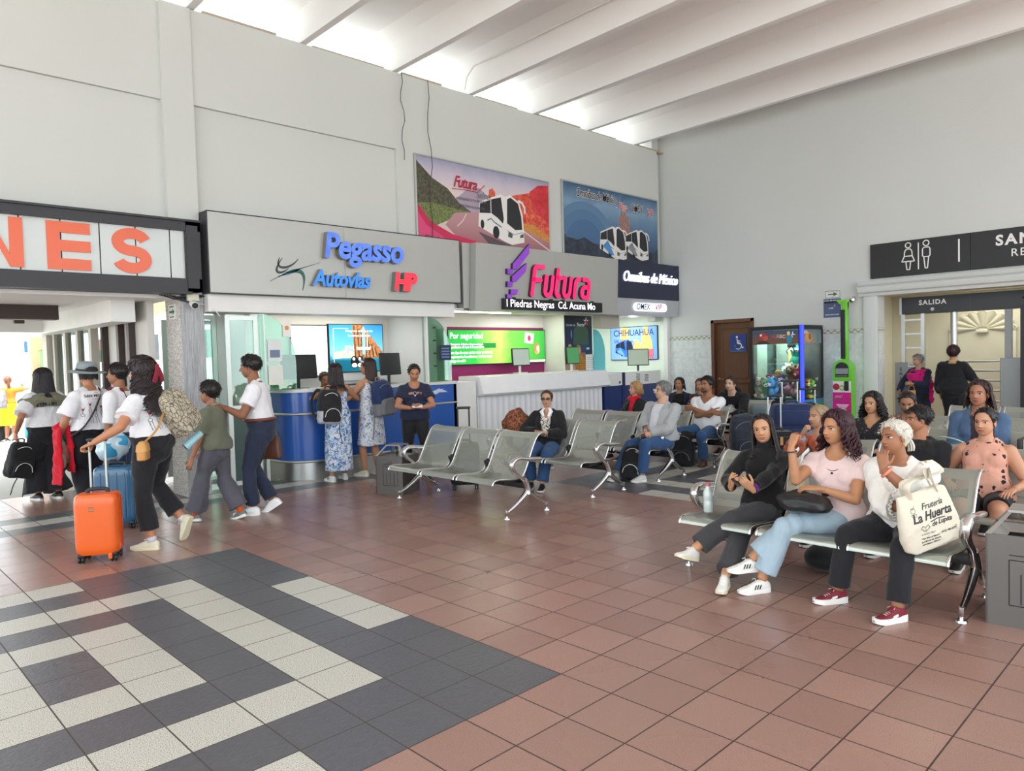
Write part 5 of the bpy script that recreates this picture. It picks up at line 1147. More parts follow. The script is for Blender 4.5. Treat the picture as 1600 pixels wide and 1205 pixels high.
o = thing('plush_worm', 'tall green plush with round eyes rising behind the pile', 'plush toy', (10.78, 3.66, .72))
o.scale = (1.2, 1.2, 1.25)
m = MB()
for k, r in enumerate((.11, .1, .1, .095, .09)): m.ball((0, 0, .1 + .11 * k), (r, r * .9, .085), 14, 10)
m.build('body', plush_mat('#1f9a86'), o, 60); m = MB(); m.ball((0, 0, .66), (.085, .08, .1), 14, 10); hd = m.build('head', plush_mat('#23a08c'), o, 60)
m = MB()
for sg in (-1, 1): m.ball((-.07, sg * .04, .69), .032, 10, 8)
m.build('eye', M_WHITE, hd, 60); m = MB()
for sg in (-1, 1): m.ball((-.098, sg * .04, .685), .012, 8, 6)
m.build('pupil', M_BLACK, hd, 60); m = MB()
for k in range(5): m.tube([(0, .02 * (k - 2), .74), (.0, .04 * (k - 2), .80), (0, .06 * (k - 2), .82)], .008, 6)
m.build('hair_tuft', plush_mat('#14665a'), hd, 60)

# ------------------------------------------------------------------ green coin scale with long arm
M_LIME = plain('lime_plastic', '#6cc72a', 0.3, coat=.3); M_PINKP = plain('pink_print', '#d01d84', 0.35)
o = thing('coin_scale', 'tall lime green coin operated weighing scale with pink advert by the portal', 'scale', (10.82, 2.86, 0))
def prof_x(P, y0, y1, mat, nm, par):
    m = MB(); m.prism([(-a, b) for a, b in P], 0.0, (0, 0, 0), (1, 0, 0), (0, 0, 1)); return m
m = MB(); SX = 10.72; yc = 2.80
P = [(-.16, .03), (.16, .03), (.16, 1.22)] + [(.16 * math.cos(t), 1.22 + .17 * math.sin(t)) for t in np.linspace(0, math.pi, 16)] + [(-.16, 1.22)]
m.prism(P, -.20, (SX, yc, 0), (0, -1, 0), PZ); m.b2((10.40, yc - .20, 0), (SX + .2, yc + .20, .07), .01); m.build('body', M_LIME, o, 40, shift=o.location)
m = MB(); m.b2((SX + .05, yc - .085, 1.35), (SX + .13, yc + .02, 2.43), .015); m.loft([[(SX + .06, yc - .085, z), (SX + .06, yc + dy, z), (SX + .12, yc + dy, z), (SX + .12, yc - .085, z)] for z, dy in ((2.30, .0), (2.36, .02), (2.42, .09), (2.46, .12))]); m.build('column', M_LIME, o, 40, shift=o.location)
m = MB(); m.b2((SX + .035, yc - .045, 1.40), (SX + .055, yc + .035, 2.28), .006); m.b2((SX + .02, yc + .10, 2.415), (SX + .1, yc + .32, 2.45), .008); m.build('measuring_rail', M_BLACK, o, shift=o.location)
m = MB(); m.b2((SX - .008, yc - .115, 1.075), (SX, yc + .115, 1.23)); m.prism([(.115 * math.cos(t), 1.23 + .11 * math.sin(t)) for t in np.linspace(0, math.pi, 12)], .008, (SX, yc, 0), (0, -1, 0), PZ); m.build('display', M_BLACK, o, shift=o.location)
p = Pic((SX - .010, yc + .16, .3), (0, -1, 0), PZ); p.rect(.05, .83, .27, .93, C('#8a938c')); p.rect(0.06, .785, .26, .81, C('#5f5f66')); p.rect(0, .0, .32, .50, C('#d01d84')); p.rect(0, .50, .32, .70, C('#e6e0da')); p.disc(.06, .60, .06, C('#a8282e')); p.disc(.16, .58, .05, C('#8fb04a')); p.disc(.16, .58, .03, C('#d8d0a0'))
p.rect(.03, .36, .14, .40, C('#8a5a3a')); p.text('yes!', .08, .1, .43, C('#f0b8d8'), shear=.3); 
for k in range(3): p.rect(.06 + .02 * k, .27 - .022 * k, .28 - .02 * k, .285 - .022 * k, C('#f2d6e6'))
p.disc(.18, .10, .09, C('#f6e6ec'), .12); p.disc(.18, .13, .06, C('#2a2020'), .07); p.disc(.18, .10, .05, C('#d9a58c'), .06); p.disc(.05, .0, .06, C('#8fc24a'), .05); p.build('front_print', o, o.location)
m = MB(); m.b2((SX - .03, yc - .12, .83), (SX, yc - .045, 1.0), .008); m.build('coin_slot', M_BLACK, o, shift=o.location)
m = MB(); m.lathe([(0, 0), (.055, 0), (.06, .02), (.05, .05), (0, .06)], 16, (SX + .26, yc - .10, 2.46), roty(-math.pi / 2)); solo('wall_lamp', m, M_CHROME, 'small round spotlight on the wall above the green scale', 'lamp', (XW - .05, yc - .1, 2.46), smooth=40)

# ------------------------------------------------------------------ restroom entrance: turnstiles, signs, inner room with shell niche
M_CREAM = plain('cream_plaster', '#d9d6c2', .8, bump=.1)
w = MB(); w.b2((13.6, -4, 0), (13.75, 3.0, 3.2)); w.b2((XW + .3, 2.9, 0), (13.75, 3.0, 3.2)); struct('wall_restroom', w, M_CREAM)
w = MB(); w.b2((XW + .3, -4, 2.62), (13.6, 2.9, 2.75)); struct('ceiling_restroom', w, M_CREAM)
l = bpy.data.lights.new('restroom_lamp', 'AREA'); l.shape = 'RECTANGLE'; l.size, l.size_y, l.energy, l.color = 1.6, 1.6, 10, (1, .96, .84); q = bpy.data.objects.new('restroom_lamp', l); COL.objects.link(q); q.location = (12.6, .9, 2.60)
# shell niche on the back wall
w = MB(); nc = (13.6, 1.28); nz = 1.83; R0 = .47
for k in range(9):
    a0, a1 = math.pi * k / 9, math.pi * (k + 1) / 9; am = (a0 + a1) / 2
    tip = [(R0 + .07 * math.sin(math.pi * u)) for u in np.linspace(0, 1, 7)]; ang = np.linspace(a0, a1, 7)
    for s0, s1, x0, x1 in ((.22, 1.0, .03, .12),):
        V = []
        for i in range(7):
            hgt = .05 * math.sin(math.pi * i / 6); V += [(13.6 - .02 - hgt * .3, nc[1] + .10 * math.cos(ang[i]), nz + .05 + .05 * math.sin(ang[i])), (13.6 - .06 - hgt, nc[1] + tip[i] * math.cos(ang[i]), nz + tip[i] * .74 * math.sin(ang[i]))]
        w.add(V, [(2 * i, 2 * i + 1, 2 * i + 3, 2 * i + 2) for i in range(6)])
    w.tube([(13.56, nc[1] + (R0 + .07 * math.sin(math.pi * u) + .02) * math.cos(a0 + (a1 - a0) * u), nz + (R0 + .07 * math.sin(math.pi * u) + .02) * .74 * math.sin(a0 + (a1 - a0) * u)) for u in np.linspace(0, 1, 8)], .02, 8)
w.b2((13.5, nc[1] - .10, nz - .02), (13.6, nc[1] + .10, nz + .05), .02)
for sg in (-1, 1): w.b2((13.53, nc[1] + sg * (R0 + .04) - .04, 0), (13.6, nc[1] + sg * (R0 + .04) + .04, nz), .01)
struct('niche', w, M_CREAM, 40)
o = thing('exit_overhead_sign', 'dark overhead bar with white SALIDA lettering above the turnstile', 'sign', (11.75, .6, 2.2))
m = MB(); m.b2((11.7, -1.4, 2.17), (11.95, 2.13, 2.47), .004); m.build('bar', plain('dark_slate_panel', '#25282d', .4), o, shift=o.location)
p = Pic((11.698, 2.13, 2.17), (0, -1, 0), PZ); p.text('SALIDA', .115, .52, .19, wh, bold=.004, spacing=1.2); p.disc(.52, .07, .03, C('#c9c9c4')); p.rect(-.02, 0, 0.02, .3, C('#c9cfd4')); p.rect(1.10, 0, 1.105, .3, C('#4a4d52')); p.build('lettering', o, o.location)
o = thing('fare_panel', 'tall black fare panel reading $8.00 at the right of the turnstile', 'sign', (11.6, .05, 1.1))
m = MB(); m.b2((11.5, -1.0, .35), (11.62, .275, 2.22), .004); m.build('panel', M_BLACK, o, shift=o.location)
p = Pic((11.498, .275, .35), (0, -1, 0), PZ)
for k in range(5): p.line([(.11, 1.45 + .05 * k), (.22, 1.48 + .05 * k)], .013, wh)
p.line([(.165, 1.42), (.165, 1.72)], .013, wh); ring(p, .27, 1.68, .03, .012, wh); p.line([(.235, 1.62), (.25, 1.45), (.29, 1.45), (.305, 1.62), (.235, 1.62)], .013, wh); p.line([(.34, 1.45), (.34, 1.57), (.42, 1.57), (.42, 1.45), (.34, 1.45)], .013, wh); p.line([(.38, 1.57), (.38, 1.66)], .02, wh)
p.text('NO GIRAR', .085, .30, 1.33, wh, bold=.003, sx=.95); p.text('ANTES DE PAGAR', .035, .30, 1.275, wh, bold=.001); p.text('INGRESO', .05, .30, 1.14, wh, bold=.002); p.text('$8.00', .14, .30, 1.03, wh, bold=.006)
p.rect(.07, .80, .6, .92, C('#8f8f92')); p.text('Verifique que su moneda', .034, .30, .755, wh, bold=.001); p.text('no tenga cinta', .055, .30, .69, wh, bold=.002); p.text('o de lo contrario', .034, .30, .635, wh, bold=.001); p.text('se perderá el acceso', .034, .30, .59, wh, bold=.001); p.rect(.24, .49, .36, .60 - .02, C('#8a8a8c'))
p.text('SOLO MONEDAS', .04, .30, .26, wh, bold=.001); p.text('$10.00 $5.00', .036, .30, .20, wh, bold=.001); p.text('$2.00 $1.00', .036, .30, .15, wh, bold=.001); p.rect(.2, -.17, .40, .02, C('#8f8f8a')); p.rect(.25, -.12, .35, -.03, C('#111'.replace('#111', '#111111')))
p.build('lettering', o, o.location)
M_GATE = plain('gate_grey', '#8a8d8c', .4, .4)
o = thing('exit_gate', 'grey exit gate post lettered SALIDA with ladder-like bars at the left of the portal', 'gate', (11.75, 2.0, 0))
m = MB(); m.b2((11.6, 1.78, 0), (11.9, 2.20, 1.30), .01); m.build('cabinet', M_GATE, o, shift=o.location)
m = MB()
for y in (1.74, 2.06): m.b2((11.70, y, 1.3), (11.76, y + .06, 2.17))
for z in (1.55, 1.80, 2.05): m.b2((11.72, 1.76, z), (11.75, 2.1, z + .03))
m.build('frame', M_STEEL, o, shift=o.location)
p = Pic((11.598, 2.20, .6), (0, -1, 0), PZ)
for k, ch in enumerate('SALIDA'): p.text(ch, .085, .10, .58 - .078 * k, C('#1d1d1f'), bold=.002)
p.rect(.22, .62, .40, .70, C('#e6e6e4')); p.text('SALIDA', .05, .31, .66, C('#222226')); p.build('lettering', o, o.location)
o = thing('turnstile', 'grey full height turnstile with horizontal bars in the portal', 'turnstile', (11.8, .75, 0))
m = MB(); m.tube([(11.8, 1.30, 0), (11.8, 1.30, 2.17)], .055, 14); m.build('pole', M_STEEL, o, 50, shift=o.location)
m = MB()
for z in (.45, .62, .80, .97, 1.14, 1.30): m.tube([(11.8, 1.28, z), (11.8, .55, z)], .016, 8)
m.build('bar', M_STEEL, o, 50, shift=o.location)
m = MB(); m.b2((11.62, .28, 0), (11.92, .58, 1.36), .01); m.b2((11.74, .44, 1.36), (11.82, .54, 2.17)); m.build('cabinet', M_GATE, o, shift=o.location)
m = MB()
for k in range(4): m.ball((11.5 + .03 * k, .02 - .1 * k, 2.47 + .02 * (k % 2)), (.045, .06, .04), 10, 8)
m.tube([(11.55, .25, 2.33), (11.5, .1, 2.40), (11.5, -.3, 2.44)], .02, 8); tag(m.build('spot_lamp', M_DARK, None, 60), 'dark clustered spot lamp over the right end of the exit bar', 'lamp')
# ------------------------------------------------------------------ figures: continuous bodies grown from posed joints
from mathutils.bvhtree import BVHTree
TMP = bpy.data.scenes.new('workshop')
def fuse(mb, voxel, smooth=4):
    """weld the overlapping closed shapes of mb into one continuous surface; returns verts, quads, normals"""
    me = bpy.data.meshes.new('w'); me.from_pydata(mb.v, [], mb.f); ob = bpy.data.objects.new('w', me); TMP.collection.objects.link(ob)
    r = ob.modifiers.new('r', 'REMESH'); r.mode = 'VOXEL'; r.voxel_size = voxel
    if smooth: s = ob.modifiers.new('s', 'SMOOTH'); s.factor = 0.5; s.iterations = smooth
    with bpy.context.temp_override(scene=TMP, view_layer=TMP.view_layers[0]): dg = bpy.context.evaluated_depsgraph_get()
    dg.update(); ev = ob.evaluated_get(dg); m2 = ev.to_mesh()
    n = len(m2.vertices); V = np.empty(n * 3); m2.vertices.foreach_get('co', V); N = np.empty(n * 3); m2.vertices.foreach_get('normal', N)
    F = np.empty(len(m2.polygons) * 4, np.int32)
    if len(m2.loops) == len(F): m2.loops.foreach_get('vertex_index', F); F = F.reshape(-1, 4)
    else: F = np.array([tuple(p.vertices)[:4] for p in m2.polygons if len(p.vertices) == 4])
    ev.to_mesh_clear(); bpy.data.objects.remove(ob); bpy.data.meshes.remove(me)
    return V.reshape(-1, 3), F, N.reshape(-1, 3)
def folds(V, N, amp, k, seed, squash=(1, 1, 1)):
    """cloth folds: a few warped ridged waves along the normals"""
    rs = np.random.RandomState(seed); d = np.zeros(len(V)); S = V * np.asarray(squash)
    for i in range(5):
        q = rs.normal(size=3); q /= np.linalg.norm(q); w = rs.normal(size=3) * k * 0.35; ph = rs.uniform(0, 6.3, 3)
        kk = k * (0.6 + 0.28 * i); a = 1.0 / (1 + 0.45 * i)
        d += a * (1 - 2 * np.abs(np.sin(0.5 * (S @ q * kk + ph[0] + 1.8 * np.sin(S @ w + ph[1])))))
    return V + N * (d * amp / 2.2)[:, None]
def mesh_obj(name, V, F, mats, parent, midx=None, smooth=True):
    me = bpy.data.meshes.new(name); F = np.asarray(F) if not isinstance(F, list) else F
    me.from_pydata(np.asarray(V).tolist(), [], F.tolist() if hasattr(F, 'tolist') else F)
    for m in (mats if isinstance(mats, (list, tuple)) else [mats]): me.materials.append(m)
    if midx is not None: me.polygons.foreach_set('material_index', np.asarray(midx, np.int32))
    if smooth: me.shade_smooth()
    me.update(); o = bpy.data.objects.new(name, me); COL.objects.link(o); o.parent = parent; return o
def drop_loose(V, F):
    u = np.unique(F); r = -np.ones(len(V), int); r[u] = np.arange(len(u)); return V[u], r[F]

def skin_mat(h):
    nm = 'skin_' + h.strip('#')
    if nm in MATS: return MATS[nm]
    t = NT(nm); c = lin(h); o = t.coord(); f = t.noise(o, 28, 4, .6)
    t.col(t.mix(f, tuple(x * .92 for x in c[:3]) + (1,), tuple(min(1, x * 1.07) for x in c[:3]) + (1,)))
    t.b.inputs['Roughness'].default_value = .48; t.b.inputs['Specular IOR Level'].default_value = .38
    t.b.inputs['Subsurface Weight'].default_value = .08; t.b.inputs['Subsurface Radius'].default_value = (.012, .005, .003)
    t.bump(t.noise(o, 320, 2), .08, .002); MATS[nm] = t.mat; return t.mat
def hair_mat(h, h2=None):
    nm = 'hair_' + h.strip('#') + (h2 or '').strip('#')
    if nm in MATS: return MATS[nm]
    t = NT(nm); o = t.coord(); f = t.noise(t.mapping(o, (90, 90, 7)), 1.6, 4, .7, .3); a = lin(h); b = lin(h2) if h2 else tuple(min(1, x * 2.0 + .008) for x in a[:3]) + (1,)
    t.col(t.mix(t.ramp(f, [(.35, (0, 0, 0)), (.7, (1, 1, 1))]), a, b)); t.bump(f, .5, .004); t.b.inputs['Roughness'].default_value = .42; t.b.inputs['Specular IOR Level'].default_value = .4
    MATS[nm] = t.mat; return t.mat

# ---- head: one closed surface with brow, sockets, nose, lips and chin (unit: chin to crown = 1)
def head_surface(nu, nv, wide=1.0, jaw=1.0, feat=True, nose=1.0):
    a = np.linspace(-math.pi, math.pi, nu, endpoint=False); ph = a - .42 * np.sin(a)
    th = np.linspace(0.0, math.pi, nv + 1)[1:-1]; th = th + .10 * np.sin(2 * th)
    TH, PH = np.meshgrid(th, ph, indexing='ij'); D = np.stack([np.sin(TH) * np.sin(PH), np.sin(TH) * np.cos(PH), np.cos(TH)], -1).reshape(-1, 3)
    D = np.vstack([[0, 0, 1], D, [0, 0, -1]]); c0 = np.array([0, 0, .5])
    def hit(c, r):
        p = (c0 - c) / r; d = D / r; A = (d * d).sum(1); B = (d @ p); Cq = p @ p - 1; return (-B + np.sqrt(B * B - A * Cq)) / A
    t1 = hit(np.array([0, -.10, .635]), np.array([.342 * wide, .43, .365])); t2 = hit(np.array([0, .105, .385]), np.array([.268 * wide * jaw, .275, .395])); t3 = hit(np.array([0, .02, .30]), np.array([.285 * wide * jaw, .27, .27]))
    r = (t1 ** 9 + t2 ** 9 + t3 ** 9) ** (1 / 9) * .985
    P = c0 + D * r[:, None]; x, y, z = P.T
    if feat:
        fr = np.clip(y / .2, 0, 1); ax = np.abs(x); g = lambda v, s: np.exp(-(v / s) ** 2)
        up = np.clip((.575 - z) / .205, 0, 1) ** 1.25; lo = np.clip((z - .30) / .065, 0, 1); lo = lo * lo * (3 - 2 * lo)
        d = .112 * nose * up * lo * g(x, .034 + .034 * up)
        d += .022 * nose * g(ax - .058, .03) * g(z - .345, .03)
        d -= .040 * g(ax - .145, .085) * g(z - .505, .055); d += .020 * g(z - .59, .035) * g(ax - .12, .13); d += .014 * g(ax - .19, .09) * g(z - .37, .08)
        d += .030 * g(z - .240, .020) * g(x, .085) + .032 * g(z - .185, .022) * g(x, .075) - .020 * g(z - .2125, .009) * g(x, .10) - .012 * g(z - .135, .02) * g(x, .08) + .026 * g(z - .065, .05) * g(x, .10)
        P = P.copy(); P[:, 1] += d * fr
    F = []
    for j in range(nu): F.append((0, 1 + j, 1 + (j + 1) % nu))
    for i in range(nv - 2):
        for j in range(nu):
            p = 1 + i * nu + j; q = 1 + i * nu + (j + 1) % nu; F.append((p, p + nu, q + nu, q))
    L = len(P) - 1
    for j in range(nu): F.append((L, 1 + (nv - 2) * nu + (j + 1) % nu, 1 + (nv - 2) * nu + j))
    return P, F, PH.reshape(-1)
HEADS = {}
def head_parts(kind):
    """verts, faces, slots of a head with eyes, brows and ears; slots: 0 skin 1 lips 2 eye white 3 iris 4 brow 5 lash"""
    if kind in HEADS: return HEADS[kind]
    hi = kind.startswith('hi'); sx = 'm' if 'm' in kind else ('c' if 'c' in kind else 'f')
    nu, nv = (112, 84) if hi else (72, 56)
    wd, jw, ns = dict(m=(1.0, 1.06, 1.1), f=(.98, .97, .92), c=(1.04, .98, .72))[sx]
    P, F, _ = head_surface(nu, nv, wd, jw, True, ns); S = []
    for f in F:
        c = P[list(f)].mean(0); ax = abs(c[0]); s = 0
        if c[1] > .25 and ax < .112:
            q = (ax / .112) ** 2
            if .160 + .05 * q < c[2] < .262 - .046 * q - .010 * math.exp(-(c[0] / .02) ** 2): s = 1
        S.append(s)
    mb = MB(); mb.add(P, F); mb.m = S
    fr = P[P[:, 1] > .12]
    def ys(x, z): d = (fr[:, 0] - x) ** 2 + (fr[:, 2] - z) ** 2; k = np.argsort(d)[:4]; w = 1 / (d[k] + 1e-6); return float((fr[k, 1] * w).sum() / w.sum())
    for sg in (-1, 1):
        ex, ez = sg * .148, .502; ey = ys(ex, ez)
        mb.ball((ex, ey - .030, ez), (.068, .052, .037), 18, 12, R=rotz(-sg * .28), mat=2); mb.ball((ex, ey + .0135, ez), (.0285, .012, .0285), 14, 8, R=rotz(-sg * .2), mat=3)
        up = [(ex + sg * u * .066, 0, ez + .036 * (1 - u * u) ** .5 * (1.0) + (.004 if u > 0 else -.004) * abs(u)) for u in np.linspace(-1, 1, 9)]
        mb.tube([(p[0], max(ys(p[0], p[2]) + .004, ey + .010 - .05 * (p[0] - ex) ** 2 / .0044 * .35), p[2]) for p in up], .0085 if sx != 'm' else .0065, 6, mat=5)
        dn = [(ex + sg * u * .062, 0, ez - .034 * (1 - u * u) ** .5) for u in np.linspace(-.95, .95, 7)]
        mb.tube([(p[0], max(ys(p[0], p[2]) + .001, ey + .006 - .35 * .05 * (p[0] - ex) ** 2 / .0044), p[2]) for p in dn], .006, 5, mat=0)
        br = [(sg * (.062 + .165 * u), .583 + .030 * math.sin(u * 2.3) - .018 * u * u) for u in np.linspace(0, 1, 8)]
        mb.tube([(bx, ys(bx, bz) + .002, bz) for bx, bz in br], np.array([.010, .014, .015, .014, .013, .011, .009, .005]) * (1.25 if sx == 'm' else .95), 6, mat=4, flat=.55, ref=(0, 1, 0))
        ear = MB(); th = np.linspace(.3, 5.6, 14); ear.tube([(0, .055 * math.cos(t) * (1 if math.sin(t) > 0 else .8), .115 * math.sin(t) * (1 if math.sin(t) > 0 else .9)) for t in th], .017, 7); ear.ball((0, .008, -.01), (.016, .045, .095), 10, 8); ear.ball((0, -.004, -.105), (.018, .032, .035), 8, 6)
        mb.add(ear.v, ear.f, 0, rotz(sg * .42) @ rotx(-.16), (sg * .338 * wd, -.035, .455))
    HEADS[kind] = (mb.arr(), mb.f, np.array(mb.m)); return HEADS[kind]

# ---- hand: palm, four bent fingers of different length and a thumb from the side of the palm
HANDS = {}
def hand_parts(pose):
    if pose in HANDS: return HANDS[pose]
    curl = dict(relaxed=(.35, .38, .42, .48), flat=(.06, .05, .06, .1), grip=(1.15, 1.2, 1.25, 1.3), hold=(.75, .8, .85, .95), fist=(1.45, 1.5, 1.5, 1.5), point=(.15, .9, 1.2, 1.3))[pose]
    m = MB(); th = np.arange(16) * math.pi / 8
    def rg(y, w, t, z=0, x=0): return [(x + w / 2 * math.copysign(abs(math.cos(q)) ** .8, math.cos(q)), y, z + t / 2 * math.copysign(abs(math.sin(q)) ** .8, math.sin(q))) for q in th]
    m.loft([rg(-.055, .046, .036), rg(-.02, .05, .037), rg(.0, .056, .036), rg(.03, .072, .032), rg(.06, .080, .028), rg(.085, .080, .024), rg(.095, .066, .016)])
    for k, (x, L, c, sp) in enumerate(zip((-.029, -.0095, .0105, .029), (.072, .081, .075, .058), curl, (.10, .02, -.05, -.13))):
        p = np.array([x, .078, .0]); a = .1 * c; pts = [p.copy(), p + [0, .010, 0]]; p = pts[-1].copy()
        for q, f in enumerate((.46, .30, .24)):
            a += c * (.8, 1.0, .7)[q]
            for _ in range(2): p = p + L * f / 2 * np.array([-math.sin(sp) * math.cos(a), math.cos(sp) * math.cos(a), -math.sin(a)]); pts.append(p.copy())
        m.tube(pts, np.linspace(.0098, .0070, len(pts)) * np.array([1, 1, .97, 1.05, .95, 1.03, .94, .8]), 9)
    tc = dict(relaxed=.25, flat=.0, grip=.9, hold=.55, fist=1.0, point=.7)[pose]
    p = np.array([-.024, .012, -.006]); d = unit(np.array([-.72, .70, -.22 - .35 * tc])); pts = [p, p + d * .02, p + d * .042]; d2 = unit(d + np.array([.45 * tc + .12, .25, -.30 * tc])); pts += [pts[-1] + d2 * .018, pts[-1] + d2 * .034]; d3 = unit(d2 + np.array([.35 * tc, .1, -.2 * tc])); pts += [pts[-1] + d3 * .014, pts[-1] + d3 * .026]
    m.tube(pts, [.016, .0145, .0125, .0112, .0108, .0100, .0072], 10)
    HANDS[pose] = fuse(m, .0042, 2)[:2]; return HANDS[pose]

# ---- shoe (foot frame: ankle over the origin, toes towards +y)
def shoe_parts(kind):
    m = MB(); th = np.linspace(0, math.pi, 13)
    st = [(-.070, .016, .050), (-.062, .027, .072), (-.045, .033, .088), (-.02, .036, .098), (.015, .036, .100), (.045, .037, .090), (.075, .040, .074), (.11, .043, .060), (.145, .043, .050), (.175, .037, .043), (.195, .024, .036), (.203, .010, .028)]
    hi = 1.0 if kind == 'low' else 1.22
    rings = [[(hw * math.copysign(abs(math.cos(t)) ** .62, math.cos(t)), y, .018 + (h - .018) * (hi if y < .05 else 1.0) * math.sin(t) ** .7) for t in th] for y, hw, h in st]
    m.loft(rings, True, True); up = (m.arr(), m.f)
    m = MB(); out = [(y, hw + .0035) for y, hw, h in st]; P = [(hw, y) for y, hw in out] + [(-hw, y) for y, hw in out[::-1]]
    zt = lambda y: .026 + (.008 if kind in ('low', 'chunky') and y < -.0 else 0) + (.012 if kind == 'chunky' else 0)
    n = len(P); V = [(x * .96, y, .0 if y < .15 else (y - .15) * .22) for x, y in P] + [(x, y, .010 if y < .15 else .010 + (y - .15) * .16) for x, y in P] + [(x, y, zt(y) + (0 if y < .15 else (y - .15) * .14)) for x, y in P] + [(x * .88, y * .98, zt(y) + .003) for x, y in P]
    F = [tuple(range(n - 1, -1, -1))] + [(a * n + i, a * n + (i + 1) % n, (a + 1) * n + (i + 1) % n, (a + 1) * n + i) for a in range(3) for i in range(n)] + [tuple(range(3 * n, 4 * n))]
    return up, (np.array(V), F)
SHOES = {}

def ik(a, t, l1, l2, pole):
    a, t = np.asarray(a, float), np.asarray(t, float); v = t - a; d = np.linalg.norm(v); d = min(max(d, abs(l1 - l2) + .01), (l1 + l2) * .998); u = unit(v)
    k = (l1 * l1 - l2 * l2 + d * d) / (2 * d); h = math.sqrt(max(l1 * l1 - k * k, 0)); p = np.asarray(pole, float); p = unit(p - u * (p @ u)); return a + u * k + p * h, a + u * d
def fr(yaw=0.0, pitch=0.0, roll=0.0): return rotz(yaw) @ rotx(-pitch) @ roty(roll)   # pitch > 0 leans forward

